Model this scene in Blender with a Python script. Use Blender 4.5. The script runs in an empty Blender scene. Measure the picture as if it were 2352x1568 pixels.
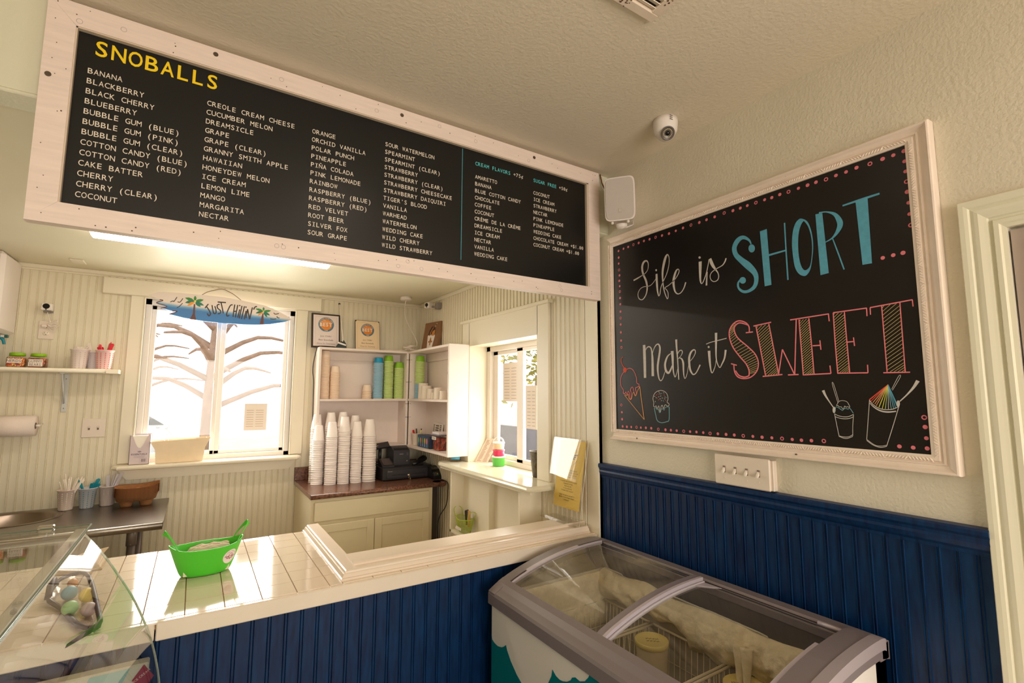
import bpy, math, random
from mathutils import Vector, Matrix

random.seed(11)
D = bpy.data
SC = bpy.context.scene
COL = SC.collection
PI = math.pi


def lin(c):
    c = c / 255.0
    return c / 12.92 if c <= 0.04045 else ((c + 0.055) / 1.055) ** 2.4


def rgb(r, g, b):
    return (lin(r), lin(g), lin(b), 1.0)


# ---------------------------------------------------------------- camera
cam = D.cameras.new('camera')
cam.sensor_width = 36.0
cam.lens = 17.25
cam.clip_start = 0.03
cam.clip_end = 300.0
cam_ob = D.objects.new('camera', cam)
COL.objects.link(cam_ob)
yaw, pitch, roll = math.radians(32.6722), math.radians(6.1487), math.radians(0.1967)
fw = Vector((math.sin(yaw) * math.cos(pitch), math.cos(yaw) * math.cos(pitch), math.sin(pitch)))
rt = Vector((math.cos(yaw), -math.sin(yaw), 0))
up = rt.cross(fw)
r2 = rt * math.cos(roll) + up * math.sin(roll)
u2 = -rt * math.sin(roll) + up * math.cos(roll)
cam_ob.matrix_world = Matrix(((r2.x, u2.x, -fw.x, 0.0), (r2.y, u2.y, -fw.y, 0.0), (r2.z, u2.z, -fw.z, 1.6), (0, 0, 0, 1)))
SC.camera = cam_ob

# ---------------------------------------------------------------- view, sky and daylight
SC.view_settings.view_transform = 'Standard'
SC.view_settings.look = 'None'
SC.view_settings.exposure = 0.12
SC.view_settings.gamma = 1.0
SC.view_settings.use_curve_mapping = False
SC.cycles.max_bounces = 10
SC.cycles.diffuse_bounces = 5
SC.cycles.glossy_bounces = 4
SC.cycles.transmission_bounces = 8
SC.cycles.transparent_max_bounces = 16
SC.cycles.caustics_reflective = False
SC.cycles.caustics_refractive = False
SC.cycles.sample_clamp_indirect = 6.0
SC.cycles.use_denoising = True

world = D.worlds.new('sky')
SC.world = world
world.use_nodes = True
bg = world.node_tree.nodes['Background']
bg.inputs[0].default_value = (1.0, 0.965, 0.92, 1)
bg.inputs[1].default_value = 2.2


def area(name, loc, direction, sx, sy, power, col, spread=180):
    l = D.lights.new(name, 'AREA')
    l.shape = 'RECTANGLE'
    l.size, l.size_y = sx, sy
    l.energy = power
    l.color = col
    l.spread = math.radians(spread)
    o = D.objects.new(name, l)
    COL.objects.link(o)
    o.location = loc
    o.rotation_euler = Vector(direction).to_track_quat('-Z', 'Y').to_euler()
    return o


WARM = (1.0, 0.865, 0.72)
# daylight through the shop windows behind the camera, the glass door, the kitchen window and the hatch
area('daylight_shop_window', (0.35, -2.56, 1.5), (0, 1, 0), 2.3, 1.5, 68, (1.0, 0.88, 0.755))
area('daylight_door', (1.8, -0.1, 1.15), (-1, 0, 0), 0.6, 1.6, 6, (1.0, 0.88, 0.76))
area('daylight_kitchen_window', (0.15, 4.47, 1.68), (0, -1, -0.1), 0.9, 1.0, 30, (1.0, 0.93, 0.84))
area('daylight_hatch', (1.97, 2.9, 1.52), (-1, 0, 0), 0.8, 0.75, 16, (1.0, 0.93, 0.84))

# ---------------------------------------------------------------- materials
MATS = {}


def nodes(m):
    m.use_nodes = True
    return m.node_tree.nodes, m.node_tree.links, m.node_tree.nodes['Principled BSDF']


def mat(name, col, rough=0.5, metal=0.0, noise=0.0, nscale=20, bump=0.0, bscale=150, coat=0.0, spec=0.5, stretch=None, col2=None):
    if name in MATS:
        return MATS[name]
    m = D.materials.new(name)
    n, l, b = nodes(m)
    c = rgb(*col)
    b.inputs['Base Color'].default_value = c
    b.inputs['Roughness'].default_value = rough
    b.inputs['Metallic'].default_value = metal
    b.inputs['Specular IOR Level'].default_value = spec
    if coat:
        b.inputs['Coat Weight'].default_value = coat
        b.inputs['Coat Roughness'].default_value = 0.08
    if noise or bump or col2:
        tc = n.new('ShaderNodeTexCoord')
        src = tc.outputs['Object']
        if stretch:
            mp = n.new('ShaderNodeMapping')
            mp.inputs['Scale'].default_value = stretch
            l.new(src, mp.inputs[0])
            src = mp.outputs[0]
    if noise or col2:
        t = n.new('ShaderNodeTexNoise')
        t.inputs['Scale'].default_value = nscale
        t.inputs['Detail'].default_value = 5
        l.new(src, t.inputs['Vector'])
        rp = n.new('ShaderNodeValToRGB')
        rp.color_ramp.elements[0].position = 0.3
        rp.color_ramp.elements[1].position = 0.72
        if col2:
            rp.color_ramp.elements[0].color = c
            rp.color_ramp.elements[1].color = rgb(*col2)
        else:
            rp.color_ramp.elements[0].color = tuple(x * (1 - noise) for x in c[:3]) + (1,)
            rp.color_ramp.elements[1].color = tuple(min(1, x * (1 + noise * 0.6)) for x in c[:3]) + (1,)
        l.new(t.outputs['Fac'], rp.inputs[0])
        l.new(rp.outputs[0], b.inputs['Base Color'])
    if bump:
        t2 = n.new('ShaderNodeTexNoise')
        t2.inputs['Scale'].default_value = bscale
        t2.inputs['Detail'].default_value = 3
        l.new(src, t2.inputs['Vector'])
        bp = n.new('ShaderNodeBump')
        bp.inputs['Strength'].default_value = bump
        bp.inputs['Distance'].default_value = 0.004
        l.new(t2.outputs['Fac'], bp.inputs['Height'])
        l.new(bp.outputs[0], b.inputs['Normal'])
    MATS[name] = m
    return m


def glass(name, col=(1, 1, 1), rough=0.0, tint=0.0, haze=None):
    """thin clear sheet: mostly transparent with a Fresnel reflection"""
    if name in MATS:
        return MATS[name]
    m = D.materials.new(name)
    n, l, b = nodes(m)
    out = n['Material Output']
    tr = n.new('ShaderNodeBsdfTransparent')
    tr.inputs[0].default_value = (*col, 1)
    gl = n.new('ShaderNodeBsdfGlossy')
    gl.inputs['Roughness'].default_value = rough
    fr = n.new('ShaderNodeFresnel')
    ge = n.new('ShaderNodeNewGeometry')
    io = n.new('ShaderNodeMapRange')
    io.inputs[3].default_value = 1.45
    io.inputs[4].default_value = 1 / 1.45
    l.new(ge.outputs['Backfacing'], io.inputs[0])
    l.new(io.outputs[0], fr.inputs[0])
    mx = n.new('ShaderNodeMixShader')
    l.new(fr.outputs[0], mx.inputs[0])
    l.new(tr.outputs[0], mx.inputs[1])
    l.new(gl.outputs[0], mx.inputs[2])
    res = mx.outputs[0]
    if haze:
        df = n.new('ShaderNodeBsdfDiffuse')
        df.inputs[0].default_value = rgb(*haze[0])
        tc = n.new('ShaderNodeTexCoord')
        nz = n.new('ShaderNodeTexNoise')
        nz.inputs['Scale'].default_value = haze[1]
        nz.inputs['Detail'].default_value = 6
        l.new(tc.outputs['Object'], nz.inputs['Vector'])
        rp = n.new('ShaderNodeValToRGB')
        rp.color_ramp.elements[0].position = haze[2]
        rp.color_ramp.elements[1].position = haze[3]
        rp.color_ramp.elements[0].color = (haze[4],) * 3 + (1,)
        rp.color_ramp.elements[1].color = (haze[5],) * 3 + (1,)
        l.new(nz.outputs['Fac'], rp.inputs[0])
        m2 = n.new('ShaderNodeMixShader')
        l.new(rp.outputs[0], m2.inputs[0])
        l.new(res, m2.inputs[1])
        l.new(df.outputs[0], m2.inputs[2])
        res = m2.outputs[0]
    l.new(res, out.inputs[0])
    MATS[name] = m
    return m


def emit(name, col, strength):
    m = D.materials.new(name)
    n, l, b = nodes(m)
    b.inputs['Base Color'].default_value = (0.8, 0.8, 0.8, 1)
    b.inputs['Emission Color'].default_value = (*col, 1)
    b.inputs['Emission Strength'].default_value = strength
    MATS[name] = m
    return m


# ---------------------------------------------------------------- mesh builder
class MB:
    def __init__(s):
        s.v, s.f, s.m, s.s = [], [], [], []

    def add(s, vs, fs, mi=0, smooth=False):
        o = len(s.v)
        s.v += [tuple(p) for p in vs]
        s.f += [tuple(i + o for i in f) for f in fs]
        s.m += [mi] * len(fs)
        s.s += [smooth] * len(fs)
        return s

    def box(s, x0, y0, z0, x1, y1, z1, b=0.0, mi=0):
        x0, x1 = min(x0, x1), max(x0, x1)
        y0, y1 = min(y0, y1), max(y0, y1)
        z0, z1 = min(z0, z1), max(z0, z1)
        b = min(b, (x1 - x0) * 0.45, (y1 - y0) * 0.45, (z1 - z0) * 0.45)
        if b <= 0:
            vs = [(x, y, z) for z in (z0, z1) for y in (y0, y1) for x in (x0, x1)]
            return s.add(vs, [(0, 2, 3, 1), (4, 5, 7, 6), (0, 1, 5, 4), (2, 6, 7, 3), (0, 4, 6, 2), (1, 3, 7, 5)], mi)
        idx, vs = {}, []
        c = [((x0, x1), (y0, y1), (z0, z1))][0]
        for i in range(8):
            sg = (i & 1, i >> 1 & 1, i >> 2 & 1)
            for a in range(3):
                p = []
                for k in range(3):
                    q = c[k][sg[k]]
                    if k != a:
                        q += b if sg[k] == 0 else -b
                    p.append(q)
                idx[i, a] = len(vs)
                vs.append(tuple(p))
        fs = []
        for a in range(3):
            o1, o2 = (a + 1) % 3, (a + 2) % 3
            for sd in (0, 1):
                ring = [(0, 0), (1, 0), (1, 1), (0, 1)]
                q = []
                for u, w in ring:
                    q.append(idx[(sd << a) | (u << o1) | (w << o2), a])
                fs.append(tuple(q if sd else q[::-1]))
        for a in range(3):
            o1, o2 = (a + 1) % 3, (a + 2) % 3
            for u, w in ((0, 0), (1, 0), (1, 1), (0, 1)):
                i0 = (u << o1) | (w << o2)
                i1 = i0 | (1 << a)
                fs.append((idx[i0, o1], idx[i0, o2], idx[i1, o2], idx[i1, o1]))
        for i in range(8):
            fs.append((idx[i, 0], idx[i, 1], idx[i, 2]))
        return s.add(vs, fs, mi)

    def tube(s, pts, r, n=8, closed=False, mi=0, cap=True, flat=1.0):
        pts = [Vector(p) for p in pts]
        m = len(pts)
        rs = r if isinstance(r, (list, tuple)) else [r] * m
        vs, fs = [], []
        nrm = None
        for i, p in enumerate(pts):
            if closed:
                t = pts[(i + 1) % m] - pts[i - 1]
            else:
                t = pts[min(i + 1, m - 1)] - pts[max(i - 1, 0)]
            t.normalize()
            if nrm is None:
                nrm = t.orthogonal().normalized()
            else:
                nrm = (nrm - t * nrm.dot(t))
                nrm = nrm.normalized() if nrm.length > 1e-6 else t.orthogonal().normalized()
            bn = t.cross(nrm)
            for k in range(n):
                a = 2 * PI * k / n
                vs.append(p + nrm * (math.cos(a) * rs[i]) + bn * (math.sin(a) * rs[i] * flat))
        e = m if closed else m - 1
        for i in range(e):
            j = (i + 1) % m
            for k in range(n):
                k2 = (k + 1) % n
                fs.append((i * n + k, i * n + k2, j * n + k2, j * n + k))
        s.add(vs, fs, mi, True)
        if not closed and cap:
            o = len(s.v) - len(vs)
            s.f += [tuple(o + k for k in range(n))[::-1], tuple(o + (m - 1) * n + k for k in range(n))]
            s.m += [mi, mi]
            s.s += [False, False]
        return s

    def cyl(s, p0, p1, r0, r1=None, n=20, mi=0):
        return s.tube([p0, p1], [r0, r0 if r1 is None else r1], n, mi=mi)

    def lathe(s, prof, c=(0, 0, 0), n=24, sx=1.0, sy=1.0, mi=0, smooth=True, ang=0.0, axis='z', power=2.0):
        vs, fs = [], []
        for r, z in prof:
            for k in range(n):
                a = 2 * PI * k / n
                ca, sa = math.cos(a), math.sin(a)
                if power != 2.0:
                    ca = math.copysign(abs(ca) ** (2 / power), ca)
                    sa = math.copysign(abs(sa) ** (2 / power), sa)
                x, y = r * sx * ca, r * sy * sa
                x, y = x * math.cos(ang) - y * math.sin(ang), x * math.sin(ang) + y * math.cos(ang)
                if axis == 'z':
                    vs.append((c[0] + x, c[1] + y, c[2] + z))
                elif axis == 'y':
                    vs.append((c[0] + x, c[1] + z, c[2] + y))
                else:
                    vs.append((c[0] + z, c[1] + x, c[2] + y))
        for i in range(len(prof) - 1):
            for k in range(n):
                k2 = (k + 1) % n
                fs.append((i * n + k, i * n + k2, (i + 1) * n + k2, (i + 1) * n + k))
        s.add(vs, fs, mi, smooth)
        return s

    def poly(s, pts, h, mi=0):
        """planar polygon (3D points) thickened by vector h"""
        n = len(pts)
        h = Vector(h)
        P = [Vector(p) for p in pts]
        vs = P + [p + h for p in P]
        fs = [tuple(range(n))[::-1], tuple(range(n, 2 * n))] + [(i, (i + 1) % n, n + (i + 1) % n, n + i) for i in range(n)]
        return s.add(vs, fs, mi)

    def sweep(s, prof, path, frames, closed=False, mi=0, smooth=False):
        """prof: list of (a, b); frames: list of (A, B) vectors at the path points"""
        n, m = len(prof), len(path)
        vs, fs = [], []
        for p, (A, B) in zip(path, frames):
            p, A, B = Vector(p), Vector(A), Vector(B)
            for a, b in prof:
                vs.append(p + A * a + B * b)
        e = m if closed else m - 1
        for i in range(e):
            j = (i + 1) % m
            for k in range(n):
                k2 = (k + 1) % n
                fs.append((i * n + k, i * n + k2, j * n + k2, j * n + k))
        if not closed:
            fs += [tuple(range(n))[::-1], tuple((m - 1) * n + k for k in range(n))]
        return s.add(vs, fs, mi, smooth)

    def disc(s, c, nrm, r, h=0.001, n=14, mi=0):
        nrm = Vector(nrm).normalized()
        a = nrm.orthogonal().normalized()
        b = nrm.cross(a)
        c = Vector(c)
        return s.poly([c + a * (r * math.cos(2 * PI * k / n)) + b * (r * math.sin(2 * PI * k / n)) for k in range(n)], nrm * h, mi)

    def xf(s, M):
        s.v = [tuple(M @ Vector(p)) for p in s.v]
        return s

    def build(s, name, mats, parent=None, origin=None, recalc=True):
        me = D.meshes.new(name)
        o = Vector(origin) if origin is not None else (wloc(parent) if parent else Vector((0, 0, 0)))
        me.from_pydata([(p[0] - o.x, p[1] - o.y, p[2] - o.z) for p in s.v], [], s.f)
        for m in (mats if isinstance(mats, (list, tuple)) else [mats]):
            me.materials.append(m)
        me.polygons.foreach_set('material_index', s.m)
        me.polygons.foreach_set('use_smooth', s.s)
        if recalc:
            import bmesh
            bm = bmesh.new()
            bm.from_mesh(me)
            bmesh.ops.recalc_face_normals(bm, faces=bm.faces)
            bm.to_mesh(me)
            bm.free()
        me.update()
        ob = D.objects.new(name, me)
        COL.objects.link(ob)
        if parent is not None:
            ob.parent = parent
            ob.location = o - wloc(parent)
        else:
            ob.location = o
        return ob


def wloc(o):
    p = Vector((0, 0, 0))
    while o is not None:
        p += Vector(o.location)
        o = o.parent
    return p


def tag(o, label, cat, group=None, kind=None):
    o['label'] = label
    o['category'] = cat
    if group:
        o['group'] = group
    if kind:
        o['kind'] = kind
    return o


def thing(name, label, cat, loc, group=None):
    o = D.objects.new(name, None)
    COL.objects.link(o)
    o.location = loc
    o.empty_display_size = 0.05
    return tag(o, label, cat, group)


def struct(o, label=None):
    o['kind'] = 'structure'
    if label:
        o['label'] = label
    return o


def dup(root, loc, label=None, group=None, rot=None, scale=None):
    r = root.copy()
    COL.objects.link(r)
    r.location = loc
    if rot is not None:
        r.rotation_euler = rot
    if scale is not None:
        r.scale = scale
    if label:
        r['label'] = label
    if group:
        r['group'] = group
    for ch in list(root.children):
        c = ch.copy()
        COL.objects.link(c)
        c.parent = r
        for g in list(ch.children):
            d = g.copy()
            COL.objects.link(d)
            d.parent = c
    return r


# ---------------------------------------------------------------- lettering
_GL = {}


def glyph(ch, bold=0.0):
    k = (ch, bold)
    if k in _GL:
        return _GL[k]
    cu = D.curves.new('glyph', 'FONT')
    cu.body = ch
    cu.size = 1.0
    cu.resolution_u = 3
    cu.offset = bold
    ob = D.objects.new('glyph', cu)
    COL.objects.link(ob)
    dg = bpy.context.evaluated_depsgraph_get()
    me = ob.evaluated_get(dg).to_mesh()
    vs = [(v.co.x, v.co.y) for v in me.vertices]
    fs = [tuple(p.vertices) for p in me.polygons]
    ob.evaluated_get(dg).to_mesh_clear()
    D.objects.remove(ob)
    D.curves.remove(cu)
    x0 = min([v[0] for v in vs], default=0)
    x1 = max([v[0] for v in vs], default=0.25)
    _GL[k] = (vs, fs, x0, x1)
    return _GL[k]


def text(mb, st, o, U, V, cap, adv=None, align='l', bold=0.0, mi=0, widen=1.0):
    """flat lettering: o = baseline start, U along the line, V up; adv = fixed pitch per character"""
    U, V, o = Vector(U).normalized(), Vector(V).normalized(), Vector(o)
    hv = glyph('H', bold)
    ch = max(v[1] for v in hv[0])
    sc = cap / ch
    pos, x = [], 0.0
    for c in st:
        vs, fs, x0, x1 = glyph(c, bold) if c != ' ' else ([], [], 0, 0.3)
        w = (x1 - x0) * sc * widen
        if adv:
            k = min(1.0, adv * 0.86 / w) if w > 0 else 1.0
            if c == 'I':
                k = 1.0
            pos.append((c, x + (adv - w * k) / 2, k * widen))
            x += adv
        else:
            pos.append((c, x, widen))
            x += (w + cap * 0.17) if c != ' ' else cap * 0.42
    sh = {'l': 0, 'c': -x / 2, 'r': -x}[align]
    for c, px, k in pos:
        if c == ' ':
            continue
        vs, fs, x0, x1 = glyph(c, bold)
        mb.add([o + U * (sh + px + (a - x0) * sc * k) + V * (b * sc) for a, b in vs], fs, mi)
        if adv and c == 'I':
            w = adv * 0.3
            cx = px + (x1 - x0) * sc * k / 2
            t = cap * 0.12
            for yy in (0, cap - t):
                a0 = o + U * (sh + cx - w)
                a1 = o + U * (sh + cx + w)
                mb.add([a0 + V * yy, a1 + V * yy, a1 + V * (yy + t), a0 + V * (yy + t)], [(0, 1, 2, 3)], mi)
        if adv and c == '0':
            cx = o + U * (sh + px + (x1 - x0) * sc * k / 2) + V * (cap / 2)
            q = cap * 0.09
            mb.add([cx - U * q - V * q, cx + U * q - V * q, cx + U * q + V * q, cx - U * q + V * q], [(0, 1, 2, 3)], mi)
    return x


def arc_text(mb, st, c, U, V, r, a0, a1, cap, mi=0, flip=False):
    """lettering along an arc from angle a0 to a1 (degrees)"""
    U, V, c = Vector(U).normalized(), Vector(V).normalized(), Vector(c)
    n = len(st)
    for i, chx in enumerate(st):
        if chx == ' ':
            continue
        a = math.radians(a0 + (a1 - a0) * (i + 0.5) / n)
        rad = U * math.cos(a) + V * math.sin(a)
        tan = U * math.sin(a) - V * math.cos(a)
        if flip:
            rad, tan = -rad, -tan
            base = c - rad * (r + cap)
        else:
            base = c + rad * r
        text(mb, chx, base, tan, rad, cap, align='c', mi=mi)


def spline(pts, sub=4, closed=False):
    """Catmull-Rom through tuples of any length"""
    n = len(pts)
    if n < 3:
        return [tuple(p) for p in pts]
    out = []
    for i in range(n if closed else n - 1):
        if closed:
            p = [pts[(i + k) % n] for k in (-1, 0, 1, 2)]
        else:
            p = [pts[min(max(i + k, 0), n - 1)] for k in (-1, 0, 1, 2)]
        for j in range(sub):
            t = j / sub
            out.append(tuple(0.5 * (2 * b + (c - a) * t + (2 * a - 5 * b + 4 * c - d) * t * t + (3 * b - a - 3 * c + d) * t ** 3)
                             for a, b, c, d in zip(*p)))
    if not closed:
        out.append(tuple(pts[-1]))
    return out


def ribbon(mb, pts, to3, h, mi=0, sub=4):
    """brush stroke: pts = (u, v, width); to3 maps (u, v) to space; h = thickness vector"""
    P = spline(pts, sub)
    L, Rr = [], []
    for i, (u, v, w) in enumerate(P):
        a, b = P[max(i - 1, 0)], P[min(i + 1, len(P) - 1)]
        tx, ty = b[0] - a[0], b[1] - a[1]
        k = math.hypot(tx, ty) or 1.0
        nx, ny = -ty / k, tx / k
        w = max(w, 0.0008)
        L.append((u + nx * w / 2, v + ny * w / 2))
        Rr.append((u - nx * w / 2, v - ny * w / 2))
    h = Vector(h)
    vs = []
    for l_, r_ in zip(L, Rr):
        vs += [Vector(to3(*l_)) + h, Vector(to3(*r_)) + h]
    mb.add(vs, [(2 * i, 2 * i + 1, 2 * i + 3, 2 * i + 2) for i in range(len(P) - 1)], mi)


def paint(src, to3, h, colours, mats, sub=4):
    """decode painted artwork; returns [(part name, MB)]"""
    parts, cur = [], MB()
    name = 'artwork'
    k = 0
    for ln in src.strip().splitlines():
        t = ln.split()
        if t[0] == 'M':
            if cur.v:
                parts.append((name, cur))
            name, cur = t[1], MB()
            continue
        mi = colours.index(t[1])
        q = [int(x) / 10000 for x in t[2:]]
        k += 1
        hh = Vector(h) * (1 + 0.02 * (k % 40))
        if t[0] == 'S':
            ribbon(cur, [tuple(q[i:i + 3]) for i in range(0, len(q), 3)], to3, hh, mi, sub)
        elif t[0] == 'P':
            pts = [Vector(to3(q[i], q[i + 1])) + hh for i in range(0, len(q), 2)]
            cur.add(pts, [tuple(range(len(pts)))], mi)
        elif t[0] == 'R':
            n = len(q) // 4
            A = spline([(q[4 * i], q[4 * i + 1], q[4 * i + 2], q[4 * i + 3]) for i in range(n)], 4, True)
            vs = []
            for a in A:
                vs += [Vector(to3(a[0], a[1])) + hh, Vector(to3(a[2], a[3])) + hh]
            n = len(A)
            cur.add(vs, [(2 * i, 2 * i + 1, (2 * i + 3) % (2 * n), (2 * i + 2) % (2 * n)) for i in range(n)], mi)
    if cur.v:
        parts.append((name, cur))
    return parts


def bead(mb, axis, s0, s1, z0, z1, face, sgn, pitch=0.0417, depth=0.0035, mi=0, phase=0.0):
    """beadboard sheet: grooves run up z, boards follow each other along `axis`; face = coordinate, sgn = outward sign"""
    g = pitch * 0.075
    pr = []
    k = math.floor((s0 - phase) / pitch)
    while True:
        b = phase + k * pitch
        if b > s1:
            break
        for ds, dd in ((0, 0), (g * 0.5, -1), (g, 0), (g * 2.4, 0), (g * 2.9, -1), (g * 3.4, 0)):
            q = b + ds
            if s0 < q < s1:
                pr.append((q, dd * depth))
        k += 1
    pr = [(s0, 0)] + pr + [(s1, 0)]
    vs = []
    for q, d in pr:
        w = face + sgn * d
        for z in (z0, z1):
            vs.append((q, w, z) if axis == 'x' else (w, q, z))
    mb.add(vs, [(2 * i, 2 * i + 1, 2 * i + 3, 2 * i + 2) for i in range(len(pr) - 1)], mi)
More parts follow.
